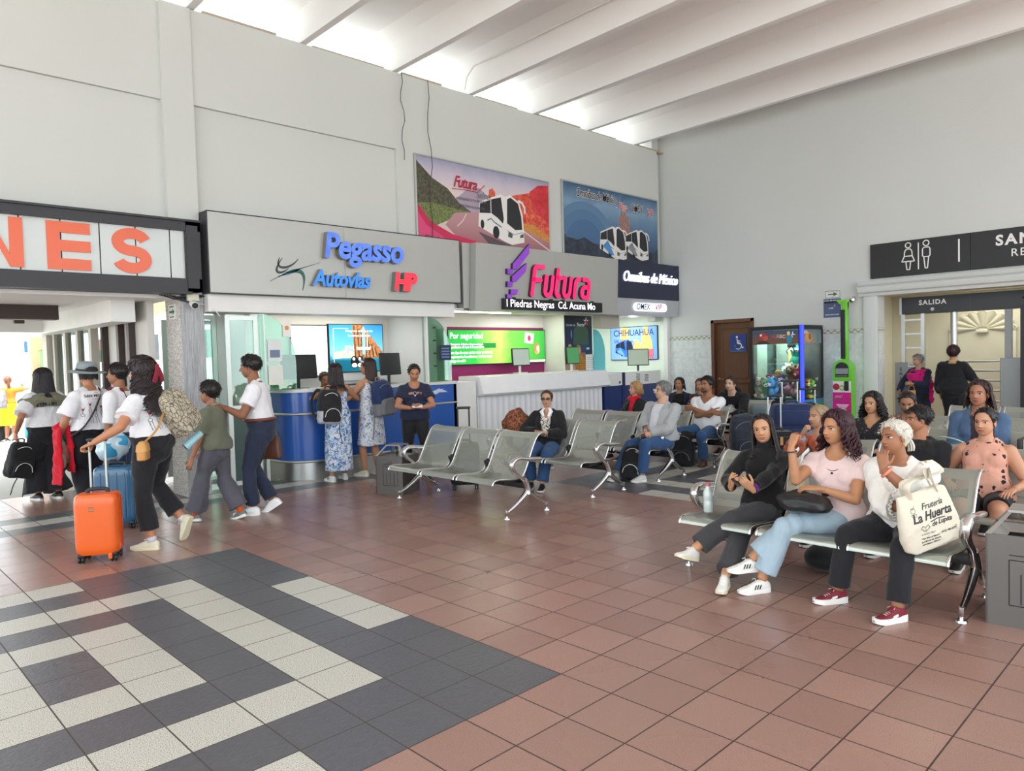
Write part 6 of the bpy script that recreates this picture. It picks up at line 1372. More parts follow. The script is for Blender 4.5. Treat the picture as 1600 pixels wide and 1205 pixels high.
TORSO = dict(
 m=[(-.12, .062, .056, -.006), (0, .092, .068, -.010), (.12, .096, .071, -.010), (.28, .089, .063, -.002), (.45, .085, .060, .003), (.62, .093, .066, .005), (.78, .102, .068, .003), (.89, .101, .055, -.004), (.96, .072, .043, -.008), (1.02, .040, .037, -.004)],
 f=[(-.12, .064, .058, -.008), (0, .100, .072, -.012), (.12, .101, .073, -.012), (.28, .086, .061, -.004), (.45, .074, .054, .002), (.62, .080, .058, .004), (.78, .088, .060, .002), (.89, .088, .050, -.004), (.96, .064, .040, -.008), (1.02, .034, .033, -.004)])
TORSO['c'] = TORSO['m']
FIGS = []
class Fig:
    def __init__(s, name_label, loc, face, H=1.65, sex='f', fat=0.0, skin='#b07d5c', pelvis=None, wfeet=None, whands=None, pyaw=0, ppitch=0, lean=0.0, cyaw=0, croll=0, head=(0, 0, 0), feet=None, kneepole=((0, 1, 0), (0, 1, 0)), hands=None, elbowpole=(None, None), handpose=('relaxed', 'relaxed'), fingers=(None, None), palm=(None, None), hi=False, cat='person', group=None, hs=1.0, neckfwd=.18, shrug=0.0):
        s.H, s.sex, s.fat, s.skin, s.hi = H, sex, fat, skin, hi; s.rnd = np.random.RandomState(abs(hash(name_label[:40])) % 9999 if False else sum(map(ord, name_label)) % 9999)
        s.root = thing('person', name_label, cat, loc, face - math.pi / 2, group)
        s.P = np.array(pelvis if pelvis is not None else (0, 0, .525 * H), float); s.Fp = fr(pyaw, ppitch); s.Fc = fr(cyaw, lean, croll)
        s.mid = s.P + s.Fp[:, 2] * .135 * H; s.N = s.mid + s.Fc[:, 2] * .155 * H; sw = {'m': .104, 'f': .090, 'c': .098}[sex] * (1 + .12 * fat)
        s.S = [s.N + s.Fc @ np.array([q * sw, -.004, -.044 + shrug]) * H for q in (-1, 1)]          # 0 = left, 1 = right
        s.hip = [s.P + s.Fp @ np.array([q * .050, 0, 0]) * H for q in (-1, 1)]
        s.Fh = fr(*head); nd = unit(s.Fc @ np.array([0, neckfwd, 1.0]) * .6 + s.Fh[:, 2] * .5); s.hh = .134 * H * hs * (1.16 if sex == 'c' else 1.0)
        s.neck = s.N + nd * .058 * H; s.Hc = s.neck + s.Fh @ np.array([0, .010, .040]) * H
        Rw = rotz(face - math.pi / 2); toL = lambda v: Rw.T @ (np.asarray(v, float) - np.asarray(loc, float)); s.toL = toL
        if wfeet: feet = [(toL(p), yw, pt) for p, yw, pt in wfeet]
        if whands: hands = [toL(q) if q is not None else (hands[i] if hands else None) for i, q in enumerate(whands)]
        ft = feet or (((-.075, .02, 0), 0, 0), ((.075, -.02, 0), 0, 0)); s.A = []; s.footR = []; s.K = []; ah = .052 * H
        for k in (0, 1):
            (p, yaw, pit) = ft[k]; R = rotz(yaw) @ rotx(-pit); s.footR.append(R); s.A.append(np.array(p, float) + R @ np.array([0, 0, ah]))
            kn, an = ik(s.hip[k], s.A[k], .243 * H, .238 * H, kneepole[k]); s.K.append(kn); s.A[k] = an
        hd = list(hands) if hands else [None, None]; hd = [((-1, 1)[i] * (.125 * H + .05 * fat), .05, .455 * H) if q is None else q for i, q in enumerate(hd)]; s.E = []; s.W = []
        for k in (0, 1):
            sg = (-1, 1)[k]; pole = elbowpole[k] if elbowpole[k] is not None else (sg * .5, -1, -.35)
            e, w = ik(s.S[k], hd[k], .168 * H, .145 * H, pole); s.E.append(e); s.W.append(w)
        s.handpose, s.fingers, s.palm = handpose, fingers, palm
        s.body(); FIGS.append(s)
    # torso sections
    def ring(s, u, grow=0.0, n=24, sx=1.0, sy=1.0, pw=2.3, extra=None):
        T = TORSO[s.sex]; H = s.H; us = [t[0] for t in T]; rx, ry, yo = (np.interp(u, us, [t[k] for t in T]) for k in (1, 2, 3))
        bel = math.exp(-((u - .33) / .26) ** 2); gen = 1 + .16 * s.fat
        rx = rx * gen * (1 + .24 * s.fat * bel); ry = ry * gen * (1 + .42 * s.fat * bel); yo = yo + .022 * s.fat * bel
        if u < .465: c = s.P + (s.mid - s.P) * (u / .465)
        else: c = s.mid + (s.N - s.mid) * ((u - .465) / .535)
        w = min(max((u - .15) / .6, 0), 1); F = s.Fp * (1 - w) + s.Fc * w; z = unit(F[:, 2]); x = unit(F[:, 0] - z * (F[:, 0] @ z)); y = np.cross(z, x)
        th = np.arange(n) * 2 * math.pi / n; ca, sa = np.cos(th), np.sin(th); a = (rx * H * sx + grow); b = (ry * H * sy + grow)
        return c + y * yo * H + np.outer(a * np.sign(ca) * np.abs(ca) ** (2 / pw), x) + np.outer(b * np.sign(sa) * np.abs(sa) ** (2 / pw), y)
    def torso(s, m, u0, u1, grow=0.0, n=12, bust=True, sx=1.0, flare=0.0, ext=0.0):
        us = np.linspace(u0, u1, n); m.loft([s.ring(u, grow + flare * max(0, (.45 - u)), sx=sx) for u in us])
        if s.sex == 'f' and bust and u1 > .8:
            for q in (-1, 1): c = s.N + s.Fc @ np.array([q * .043, .036 + .008 * s.fat, -.098]) * s.H; m.ball(c, np.array([.040, .036, .040]) * s.H * (1 + .2 * s.fat) + grow, 14, 10)
    def arm(s, m, k, f0=0.0, f1=1.0, grow=0.0, n=10, rs=1.0, cuff=0.0):
        """arm tube; 0 shoulder, .5 elbow, 1 wrist"""
        S, E, W, H = s.S[k], s.E[k], s.W[k], s.H; inn = s.N + s.Fc @ np.array([(-1, 1)[k] * .045, 0, -.055]) * H
        fa = 1 + .28 * s.fat; r = lambda t: np.interp(t, [0, .18, .36, .5, .62, .8, 1], [.035, .031, .026, .0225, .0235, .019, .0148]) * H * fa * (1.0 if s.sex == 'm' else .92)
        pt = lambda t: S + (E - S) * t / .5 if t < .5 else E + (W - E) * (t - .5) / .5
        ts = np.linspace(f0, f1, max(5, int(14 * (f1 - f0)))); P = [pt(t) for t in ts]; R = [r(t) * rs + grow + cuff * (t - f0) for t in ts]
        if f0 < .02: m.ball(S, R[0] * 1.02, 14, 10); m.tube([inn, S], [R[0] * .9, R[0] * .98], n + 4)
        m.tube(P, R, n + 4)
        if .5 > f0 and f1 > .5: m.ball(E, r(.5) * rs + grow, 10, 8)
    def leg(s, m, k, f0=0.0, f1=1.0, grow=0.0, n=16, flare=0.0, rs=1.0, low=None):
        Hp, K, A, H = s.hip[k], s.K[k], s.A[k], s.H; fa = 1 + .22 * s.fat; wf = 1.04 if s.sex == 'f' else 1.0
        r = lambda t: np.interp(t, [0, .12, .3, .42, .5, .58, .68, .85, 1], [.052, .053, .044, .036, .0315, .031, .032, .024, .0195]) * H * fa * wf
        pt = lambda t: Hp + (K - Hp) * t / .5 if t < .5 else K + (A - K) * (t - .5) / .5
        ts = np.linspace(f0, f1, max(6, int(20 * (f1 - f0))))
        if low is not None: rr = lambda t: max(r(t), np.interp(t, [0, .5, 1], [0, low[0], low[1]]))
        else: rr = r
        m.tube([pt(t) for t in ts], [rr(t) * rs + grow + flare * max(0, t - .5) * 2 for t in ts], n)
        if f0 < .5 < f1: m.ball(K, rr(.5) * rs + grow, 12, 10)
        return pt(f1)
    def body(s):
        m = MB(); H = s.H; s.torso(m, -.12, 1.02, 0, 16)
        for k in (0, 1):
            s.arm(m, k); s.leg(m, k); sg = (-1, 1)[k]
            m.tube([s.N + s.Fc @ np.array([sg * .012, -.008, .012]) * H, s.N + s.Fc @ np.array([sg * .048, -.008, -.018]) * H, s.S[k]], [.024 * H, .026 * H, .029 * H], 12)
        nr = {'m': .0345, 'f': .0285, 'c': .031}[s.sex] * H * (1 + .15 * s.fat); m.tube([s.N - s.Fc[:, 2] * .02 * H, s.N + (s.neck - s.N) * .5, s.neck, s.Hc - s.Fh @ np.array([0, .012, .0]) * H], [nr * 1.12, nr, nr * .97, nr * .95], 18)
        V, F, N = fuse(m, .0085 if s.hi else .0125, 3); V, F = drop_loose(V, F)
        HV, HF, HS = head_parts(('hi' if s.hi else 'lo') + s.sex)
        HV = (HV - [0, 0, .45]) * s.hh @ s.Fh.T + s.Hc
        vs, fs, ms = [V, HV], [F.tolist(), [tuple(i + len(V) for i in f) for f in HF]], [np.zeros(len(F), int), HS]; o = len(V) + len(HV)
        s.hand_frame = []
        for k in (0, 1):
            hv, hf = hand_parts(s.handpose[k]); sc = H / 1.7 * (1.0 if s.sex == 'm' else .92); sg = (-1, 1)[k]; hv = hv * ([1, 1, 1] if k == 1 else [-1, 1, 1]) * sc
            d = unit(s.fingers[k] if s.fingers[k] is not None else s.W[k] - s.E[k]); pn = np.array(s.palm[k] if s.palm[k] is not None else (-sg, 0, 0), float); z = -unit(pn - d * (pn @ d)); x = np.cross(d, z); R = np.c_[x, d, z]
            hv = hv @ R.T + s.W[k] + d * .012; s.hand_frame.append((s.W[k] + d * .012, R)); hf2 = hf if k == 1 else hf[:, ::-1]
            vs.append(hv); fs.append((hf2 + o).tolist()); ms.append(np.zeros(len(hf2), int)); o += len(hv)
        mats = [skin_mat(s.skin), plain('lips_' + s.skin.strip('#'), tuple(a * b for a, b in zip([x ** (1 / 2.2) for x in lin(s.skin)[:3]], (.88, .66, .66))), .4, vary=0), C('#e9e4de', .25), C('#2a1a12', .2), plain('brow_dark', '#2a1f1a', .7), plain('lash_dark', '#1a1210', .6)]
        s.body_obj = mesh_obj('body', np.vstack(vs), sum(fs, []), mats, s.root, np.concatenate(ms)); return s
    def part(s, name, m, mat, voxel=.010, smooth=4, amp=.0, k=40, cut=None, squash=(1, 1, 1), mats=None, midx=None, parent=None):
        V, F, N = fuse(m, voxel if not s.hi else voxel * .8, smooth)
        if amp: V = folds(V, N, amp, k, s.rnd.randint(9999), squash)
        if cut is not None:
            L = (V - s.N) @ s.Fc; bad = cut(L); F = F[~bad[F].any(1)]; V, F = drop_loose(V, F)
        mi = None
        if midx is not None: mi = midx((V[F].mean(1) - s.N) @ s.Fc)
        return mesh_obj(name, V, F, mats or mat, parent or s.root, mi)
    # garments
    def top(s, mat, sleeve=.30, grow=.014, hem=.10, neck=.97, name='shirt', amp=.006, k=38, cut=None, flare=.035, cuff=.012, arm_grow=None, sx=1.0, mats=None, midx=None, slv=(None, None), armrs=1.0):
        m = MB(); H = s.H; s.torso(m, hem, neck, grow, 14, flare=flare, sx=sx); ag = grow if arm_grow is None else arm_grow
        for q in (0, 1):
            sl = slv[q] if slv[q] is not None else sleeve; sg = (-1, 1)[q]
            if sl > 0: s.arm(m, q, 0, sl, ag, 12, armrs, cuff)
            m.tube([s.N + s.Fc @ np.array([sg * .026, -.006, .004]) * H, s.N + s.Fc @ np.array([sg * .052, -.006, -.018]) * H, s.S[q] - (s.S[q] - s.N) * (.0 if sl > 0 else .25)], [.023 * H + grow * .5, .025 * H + grow * .7, (.029 if sl > 0 else .022) * H + grow], 12)
        return s.part(name, m, mat, .0095, 4, amp, k, cut, (1, 1, 1), mats, midx)
    def trousers(s, mat, f1=.97, grow=.012, flare=0.0, waist=.30, name='trousers', amp=.006, k=34, low=(.062, .062), shift=None):
        m = MB(); s.torso(m, -.10, waist, grow * .85, 8, bust=False)
        m.ball(s.P - s.Fp[:, 2] * .02 * s.H - s.Fp[:, 1] * .012 * s.H, np.array([.085, .066, .06]) * s.H * (1 + .15 * s.fat) + grow, 14, 10)
        for q in (0, 1): s.leg(m, q, 0, f1 if not isinstance(f1, tuple) else f1[q], grow, 16, flare, 1.0, low)
        return s.part(name, m, mat, .0105, 4, amp, k, None, (1, 1, .8))
    def skirt(s, mat, length, top=.42, w0=.0, spread=.06, name='skirt', amp=.01, k=26, sy=.9, up=None, cut=None, straps=True, grow=.012):
        m = MB(); H = s.H; R = []
        if up: R += [s.ring(u, grow) for u in np.linspace(up, top, 7)[:-1]]
        R += [s.ring(u, grow) for u in np.linspace(top, .05, 5)]
        base = s.ring(.0, grow); c = base.mean(0); L = length
        for t in np.linspace(.1, 1, 9):
            q = (base - c) * (1 + spread * t); q[:, 1] = q[:, 1] * (1 - (1 - sy) * t); cc = c + np.array([0, 0, -L * t]); kk = (s.A[0] + s.A[1]) / 2 * t * .5 + c * (1 - t * .5); cc[:2] = kk[:2]; q[:, 2] *= .2; R.append(cc + q)
        m.loft(R[::-1])
        if up and s.sex == 'f':
            for q in (-1, 1): m.ball(s.N + s.Fc @ np.array([q * .043, .034, -.098]) * H, np.array([.040, .036, .038]) * H + grow, 12, 8)
        return s.part(name, m, mat, .0105, 4, amp, k, cut, (1, 1, .25))
    def shoes(s, mat, sole='#e9e7e0', kind='low', stripes=None, laces=None, sock=None, sock_len=.09):
        sc = s.H / 1.7 * .98 * (1.0 if s.sex == 'm' else .95); ah = .052 * s.H
        for k in (0, 1):
            (uv, uf), (sv, sf) = SHOES.setdefault(kind, shoe_parts(kind)); R = s.footR[k]; O = s.A[k] - R @ np.array([0, 0, ah])
            sh = mesh_obj('shoe', uv * sc @ R.T + O, uf, mat, s.root); so = mesh_obj('sole', sv * sc @ R.T + O, sf, plain('sole_' + sole.strip('#'), sole, .6), sh); so.data.set_sharp_from_angle(angle=.9)
            if laces:
                m = MB()
                for i in range(5):
                    y = .045 + .016 * i; z = np.interp(y, [.045, .075, .11, .145], [.088, .074, .061, .052]) + .002; m.tube([(-.02, y, z - .008), (0, y + .004, z), (.02, y, z - .008)], .0035, 6)
                m.tube([(0, .05, .09), (-.02, .04, .105), (-.03, .06, .098)], .003, 5); m.tube([(0, .05, .09), (.02, .042, .105), (.03, .062, .096)], .003, 5)
                mesh_obj('laces', m.arr() * sc @ R.T + O, m.f, laces, sh)
            if stripes:
                m = MB()
                for sx in (-1, 1):
                    for i in range(3):
                        y = .035 + .022 * i; A = [(sx * (np.interp(yy, [0, .05, .1, .15], [.036, .037, .0425, .043]) * (.93 if z > .045 else 1.0) + .003 - (.004 if z > .055 else 0)), yy, z) for yy, z in ((y, .036), (y + .012, .036), (y - .006, .068), (y - .018, .068))]; m.add([A[0], A[1], A[2], A[3]], [(0, 1, 2, 3)] if sx > 0 else [(3, 2, 1, 0)])
                mesh_obj('stripes', m.arr() * sc @ R.T + O, m.f, stripes, sh, None, False)
            if sock:
                m = MB(); d = unit(s.K[k] - s.A[k]); m.tube([s.A[k] - d * .02, s.A[k] + d * sock_len * .5, s.A[k] + d * sock_len], np.array([.0235, .0225, .0245]) * s.H, 14); mesh_obj('sock', m.arr(), m.f, sock, s.root)
    # hair -----------------------------------------------------------------------------------------
    def hp(s, P): return (np.asarray(P, float) - [0, 0, .45]) * s.hh @ s.Fh.T + s.Hc
    def hair(s, mat, style='short', vol=.05, line=None, length=1.2, curl=0.0, locks=90, part_x=0.0, seed=1, front=.84, tie=None, side=.48, back=.16, spread=.05, over_front=0, name='hair', lock_r=.030, streak=.012):
        nu, nv = 96, 60; P, F, PH = head_surface(nu, nv, .99, 1.0, False); az = np.abs(np.arctan2(P[:, 0], P[:, 1])) * 180 / math.pi
        pts = line or [(0, front), (28, front), (48, front - .07), (66, side + .10), (78, side), (88, side + .02), (100, back + .24), (130, back + .06), (180, back)]
        zh = np.interp(az, [p[0] for p in pts], [p[1] for p in pts]); d = P[:, 2] - zh; t = np.clip(d / .07, -.4, 1); t = np.where(t > 0, t * t * (3 - 2 * t), t)
        D = unit_rows(P - [0, -.05, .52]); azs = np.arctan2(P[:, 0], P[:, 1]); rs = np.random.RandomState(seed)
        off = t * vol + np.where(t > 0, streak * t * np.sin(azs * 46 + 3 * np.sin(P[:, 2] * 9)) * np.clip(1.2 - P[:, 2], .2, 1), -.0)
        if curl: off += t * curl * .5 * (np.sin(P @ np.array([31, 17, 23]) + 2 * np.sin(P @ np.array([13, 29, 7]))) + .5)
        off = np.where(d < 0, -.035, off + .004); V = P + D * off[:, None]; Fk = [f for f in F if max(d[list(f)]) > -.02]
        mb = MB(); Vk = V; mb.add(self_hp(s, Vk), Fk)
        nc = dict(short=420, pony=60).get(style, 70); cand = np.where((t > .25) & (P[:, 2] > .2))[0]
        if len(cand) and vol > .0:
            CL = MB()
            for i in rs.choice(cand, nc):
                q = V[i]; n = D[i]; dn = np.array([.55 * n[0], (-.75 if n[1] < .35 else .45), -.85 if n[2] < .9 else -.2]); dn = unit(dn - n * (dn @ n) + rs.normal(size=3) * .22); L_ = rs.uniform(.07, .13) * (1 if style == 'short' else 1.3)
                CL.tube([q - n * .012, q + dn * L_ * .5 + n * (.016 + .12 * vol), q + dn * L_ + n * (.002 + .10 * vol)], [.020, .017, .004], 5, ref=tuple(n), flat=.6)
            mb.add(self_hp(s, CL.arr()), CL.f)
        # locks
        if style in ('long', 'bob', 'pony'):
            LO = MB(); n = locks
            for i in range(n):
                lay = i % 3; sgn = 1 if i % 2 else -1; lo_a = 62 if (over_front and lay == 0) else 80
                a = math.radians(lo_a + (180 - lo_a) * ((i // 2 + .5) / (n // 2)) + rs.uniform(-3, 3)); r0 = .40 + vol + .018 * (2 - lay); L = length * (1 + rs.uniform(-.10, .06)) * (.86 if lay == 0 else 1.0)
                pth = []; p0 = np.array([part_x + sgn * .02, -.05 * math.cos(a), 1.0 + vol * .8])
                for u in np.linspace(0, 1, 7)[0:]:
                    e = math.radians(80 - 92 * u); rx, ry, rz = .345 + vol + .012 * lay, .43 + vol + .012 * lay, .37 + vol
                    pth.append([sgn * math.sin(a) * math.cos(e) * rx, -.10 + math.cos(a) * math.cos(e) * ry, .635 + math.sin(e) * rz])
                x, y, z = pth[-1]; steps = max(4, int(L * (15 if curl else 9)))
                fwd = over_front and (a < math.radians(100))
                for j in range(1, steps + 1):
                    f = j / steps; zz = z - L * f; dx = spread * f * sgn * math.sin(a); yy = y + (-.03 * f * (1 if math.cos(a) < .2 else 0)); xx = x + dx
                    if fwd: yy = y + (over_front * min(1, f * 1.8))
                    if curl: ph = i * 1.7; w = curl * min(1, f * 2 + .3) * (.8 + .5 * math.sin(i * 2.3)); xx += w * math.sin(j * 1.45 + ph); yy += w * math.cos(j * 1.45 + ph)
                    pth.append([xx + rs.uniform(-.006, .006), yy + rs.uniform(-.006, .006), zz])
                if style == 'pony': continue
                Q = catmull(np.array(pth), 3 if not curl else 4); tt = np.linspace(0, 1, len(Q)); w = lock_r * (1 - .75 * np.clip((tt - .72) / .28, 0, 1)) * (.6 + .4 * np.clip(tt * 6, 0, 1))
                LO.tube(Q, w, 6, flat=.6, ref=(1, 0, 0))
            if LO.v:
                W = s.hp(LO.arr()); Lc = (W - s.N) @ s.Fc; a = .118 * s.H * (1 + .15 * s.fat) + .02; b = .056 * s.H * (1 + .3 * s.fat) + .045; bf = b + (.035 * s.H if s.sex == 'f' else 0)
                q = np.clip(1 - (Lc[:, 0] / a) ** 2, 0, 1) ** .5; low = np.clip((-.01 - .22 * np.abs(Lc[:, 0]) - Lc[:, 2]) / .05, 0, 1); yb, yf = -b * q - .01, bf * q + .01
                ins = (Lc[:, 1] > yb) & (Lc[:, 1] < yf) & (q > 0) & (low > 0); tgt = np.where(Lc[:, 1] < .03, yb, yf); Lc[:, 1] = np.where(ins, Lc[:, 1] + (tgt - Lc[:, 1]) * low, Lc[:, 1])
                mb.add(s.N + Lc @ s.Fc.T, LO.f)
        if style == 'pony' or tie is not None:
            LO = MB(); tx, ty, tz = tie if tie is not None else (0, -.52, .55); LO.ball((tx, ty, tz), (.09, .09, .09), 12, 8)
            for i in range(26 if style == 'pony' else 0):
                q = rs.normal(size=2) * .035; pth = [(tx + q[0] * .6, ty + .03, tz + q[1] * .6)] + [(tx + q[0] * (1 + f), ty - .07 * math.sin(f * 2.6) + q[1] * .8, tz - length * f + .02) for f in np.linspace(.12, 1, 7)]
                Q = catmull(np.array(pth), 3); tt = np.linspace(0, 1, len(Q)); LO.tube(Q, .034 * (1 - .8 * np.clip((tt - .6) / .4, 0, 1)), 6)
            mb.add(self_hp(s, LO.arr()), LO.f)
        o = mb.build(name, mat, s.root); o.data.shade_smooth(); s.hair_obj = o; return o
    def decal(s, pic_fn, target, back=True, name='print', c=(0, 0), size=1.0, normal=None):
        """print laid on a garment: flat shapes in the chest plane pushed onto the cloth along the chest axis"""
        X = s.Fc[:, 0] * (-1 if False else (1 if back else -1)); Y = s.Fc[:, 2]; Z = s.Fc[:, 1] * (-1 if back else 1); X = np.cross(Y, Z)
        p = Pic((0, 0, 0), (1, 0, 0), (0, 1, 0)); pic_fn(p); A = p.mb.arr(); mesh = target.data; bv = BVHTree.FromPolygons([v.co for v in mesh.vertices], [tuple(q.vertices) for q in mesh.polygons])
        V = []; O = s.N + s.Fc @ np.array([c[0], 0, c[1]])
        for a in A:
            q = O + X * a[0] * size + Y * a[1] * size; h = bv.ray_cast(Vector(q + Z * .5), Vector(-Z), 1.0)
            V.append((np.array(h[0]) + Z * (.0025 + a[2] * .5)) if h[0] is not None else q + Z * .05)
        me = bpy.data.meshes.new(name); me.from_pydata([list(map(float, v)) for v in V], [], p.mb.f)
        for mt in p.mats: me.materials.append(mt)
        me.polygons.foreach_set('material_index', np.array(p.mb.m, np.int32)); o = bpy.data.objects.new(name, me); COL.objects.link(o); o.parent = target; return o
    def at(s, v): return s.N + s.Fc @ np.asarray(v, float)          # a point given in the chest frame (metres from the neck base)
    def world(s, v): R = rotz(s.root.rotation_euler[2]); return R @ np.asarray(v, float) + np.array(s.root.location)
    def glasses(s, mat, dark=True, up=0.0, name='sunglasses', back=0.0):
        m = MB(); z = .505 + up; y = .405 - back; lens = MB()
        for sg in (-1, 1):
            P = [(sg * .15 + .105 * math.cos(t) * (1 - .12 * math.sin(t)), z + .062 * math.copysign(abs(math.sin(t)) ** .7, math.sin(t))) for t in np.linspace(0, 2 * math.pi, 18, endpoint=False)]
            lens.prism(P, -.02, (0, y, 0), (1, 0, 0), (0, 0, 1)); m.tube([(a, y, b) for a, b in P], .012 if dark else .008, 6, closed=True); m.tube([(sg * .26, y - .01, z + .03), (sg * .345, y - .12, z + .03), (sg * .355, -.05, z + .0)], .012 if dark else .007, 6)
        m.tube([(-.05, y, z + .02), (0, y + .01, z + .03), (.05, y, z + .02)], .012, 6)
        o = mesh_obj(name, s.hp(m.arr()), m.f, mat, s.root, None, False); mesh_obj('lens', s.hp(lens.arr()), lens.f, M_BLACK if dark else glass('spectacle_glass', '#f2f6f6', .3), o, None, False); return o
def unit_rows(A): return A / (np.linalg.norm(A, axis=1)[:, None] + 1e-9)
def self_hp(s, V): return s.hp(V)
def done_figures(): bpy.data.scenes.remove(TMP)
# ------------------------------------------------------------------ the people, nearest row first
D2R = math.radians
M_SNEAK = plain('white_leather', '#e9e7e1', .45); M_CREAMSHOE = plain('cream_canvas', '#e2dcc4', .7); M_MAROON = plain('maroon_mesh', '#7a1f2f', .7, bump=.3, bscale=200); M_BLACKSHOE = plain('black_shoe', '#1d1c1e', .5); M_BROWNSHOE = plain('brown_suede', '#6d4a34', .8)
M_BLKKNIT = cloth('black_knit', '#191819', .95, fold=.3); M_CHARJEAN = cloth('charcoal_denim', '#3d3d40', .9); M_BLKJEAN = cloth('black_denim', '#232327', .9); M_LTJEAN = cloth('light_blue_denim', '#9fb4c2', .9, .2); M_BLUEJEAN = cloth('blue_denim', '#33527c', .9, .25); M_WHITE_T = cloth('white_cotton', '#e6e6ea', .85, .05)
M_PINK_T = cloth('pale_pink_cotton', '#e3c9c6', .85, .05); M_BLOUSE = cloth('white_blouse', '#ece9e2', .8, .04, .5); M_NAVY_T = cloth('navy_jersey', '#20243c', .75); M_BLKTRS = cloth('black_trouser', '#1c1c22', .85); M_OLIVE = cloth('olive_pique', '#6d7160', .9); M_GREYTRS = cloth('grey_trouser', '#57565f', .85); M_NAVYTRS = cloth('navy_trouser', '#2b3247', .85); M_SHAWLG = cloth('olive_shawl', '#7c7b66', .95, .2, .6)
M_GREYJKT = cloth('grey_zip_jacket', '#a5a7a9', .8, .06, .5); M_DENIMJ = cloth('denim_jacket', '#4a6180', .9, .2); M_FUCHSIA = cloth('fuchsia_shawl', '#c4126e', .9); M_ORANGES = cloth('rust_shawl', '#a8593f', .9, .3, .6); M_RED = cloth('red_fleece', '#c8102a', .9, .1, .6)
H_BLACK, H_DKBR, H_BRN, H_GREY, H_BLOND, H_WHITE, H_AUB = hair_mat('#120f0f', '#2a2424'), hair_mat('#17100f', '#35262a'), hair_mat('#2b1c15', '#5a3d2c'), hair_mat('#4f4d4c', '#a5a29e'), hair_mat('#8a6238', '#d0aa70'), hair_mat('#b7b2a6', '#e9e5d8'), hair_mat('#241016', '#4a2430')
def pattern(name, base, ink, scale, lo, hi, ink2=None, dist=1.5, detail=3, fold=.3):
    t = NT(name); o = t.coord(); f = t.noise(o, scale, detail, .6, dist); k = t.ramp(f, [(lo, (0, 0, 0)), (hi, (1, 1, 1))]); c = t.mix(k, lin(base), lin(ink))
    if ink2: k2 = t.ramp(t.noise(t.mapping(o, loc=(3.1, 1.7, .4)), scale * 1.4, detail, .6, dist), [(lo + .02, (0, 0, 0)), (hi + .02, (1, 1, 1))]); c = t.mix(k2, c, lin(ink2))
    t.col(c); t.bump(t.noise(o, 16, 3), fold, .02); t.b.inputs['Roughness'].default_value = .85; return t.mat
def mask_pattern(name, base, ink, scale, r, jit=1.0, stem=None):
    """scattered blossoms: five-lobed spots on cloth"""
    t = NT(name); o = t.coord(); v = t.n('ShaderNodeTexVoronoi'); v.inputs['Scale'].default_value = scale; v.inputs['Randomness'].default_value = jit; wv = t.n('ShaderNodeVectorMath', operation='ADD')
    nz = t.n('ShaderNodeTexNoise'); nz.inputs['Scale'].default_value = scale * 2.2; t.l(o, nz.inputs['Vector']); sc = t.n('ShaderNodeVectorMath', operation='SCALE'); t.l(nz.outputs['Color'], sc.inputs[0]); sc.inputs['Scale'].default_value = .55 / scale; t.l(o, wv.inputs[0]); t.l(sc.outputs[0], wv.inputs[1]); t.l(wv.outputs[0], v.inputs['Vector'])
    pick = t.n('ShaderNodeSeparateColor'); t.l(v.outputs['Color'], pick.inputs[0]); rad = t.math('MULTIPLY', pick.outputs[0], r); k = t.math('LESS_THAN', v.outputs['Distance'], rad)
    t.col(t.mix(k, lin(base), lin(ink))); t.bump(t.noise(o, 16, 3), .3, .02); t.b.inputs['Roughness'].default_value = .85; return t.mat

# -- girl with the phone
g = Fig('girl in a black turtleneck with long dark hair looking at the camera, phone in hands', (2.40, .10, 0), D2R(192), 1.50, 'f', .10, '#c4926f', pelvis=(0, .05, .44), lean=-.32, cyaw=.12, head=(.08, .06, .14),
        wfeet=(((1.76, .34, .135), D2R(-22), -.30), ((1.71, .06, 0), D2R(6), 0)), kneepole=((.25, .5, 1), (-.15, .5, 1)), whands=((1.995, .01, .635), (1.98, .15, .645)), elbowpole=((-1, -.6, -.5), (1, -.6, -.5)), handpose=('hold', 'hold'), fingers=((.35, .55, .55), (-.25, .6, .6)), palm=((.5, -.2, .6), (-.6, -.2, .5)), hi=True, neckfwd=.10)
g.top(M_BLKKNIT, sleeve=.97, grow=.011, hem=.02, neck=1.0, name='turtleneck'); m = MB(); m.tube([g.N - g.Fc[:, 2] * .02, g.N + (g.neck - g.N) * .5, g.neck], [.062, .056, .053], 18); g.part('collar', m, M_BLKKNIT, .008, 3)
g.trousers(M_CHARJEAN, .93, .012, .012, low=(.058, .060)); g.shoes(M_SNEAK, '#e3dcc0', 'high', laces=M_WHITE)
g.hair(H_DKBR, 'long', vol=.035, length=2.45, locks=120, part_x=0, front=.87, over_front=.20, side=.52, lock_r=.030, spread=.20)
m = MB(); hw, R = g.hand_frame[0]; ax = unit(g.W[0] - g.E[0])
for k, c in ((0, 0), (1, 1), (2, 0)):
    q = g.W[0] - ax * (.022 + .016 * k); u = unit(np.cross(ax, [0, 0, 1])); v = np.cross(ax, u); m.tube([q + .033 * (math.cos(t) * u + math.sin(t) * v) + .004 * math.sin(7 * t) * ax for t in np.linspace(0, 6.28, 20, endpoint=False)], .010, 6, mat=k % 2, closed=True)
m.build('scrunchie', [cloth('purple_scrunchie', '#6a2d86'), cloth('yellow_scrunchie', '#c9c22a')], g.root, 60)
ph = (g.world(g.W[0]) + g.world(g.W[1])) / 2 + np.array([-.075, -.005, .052])
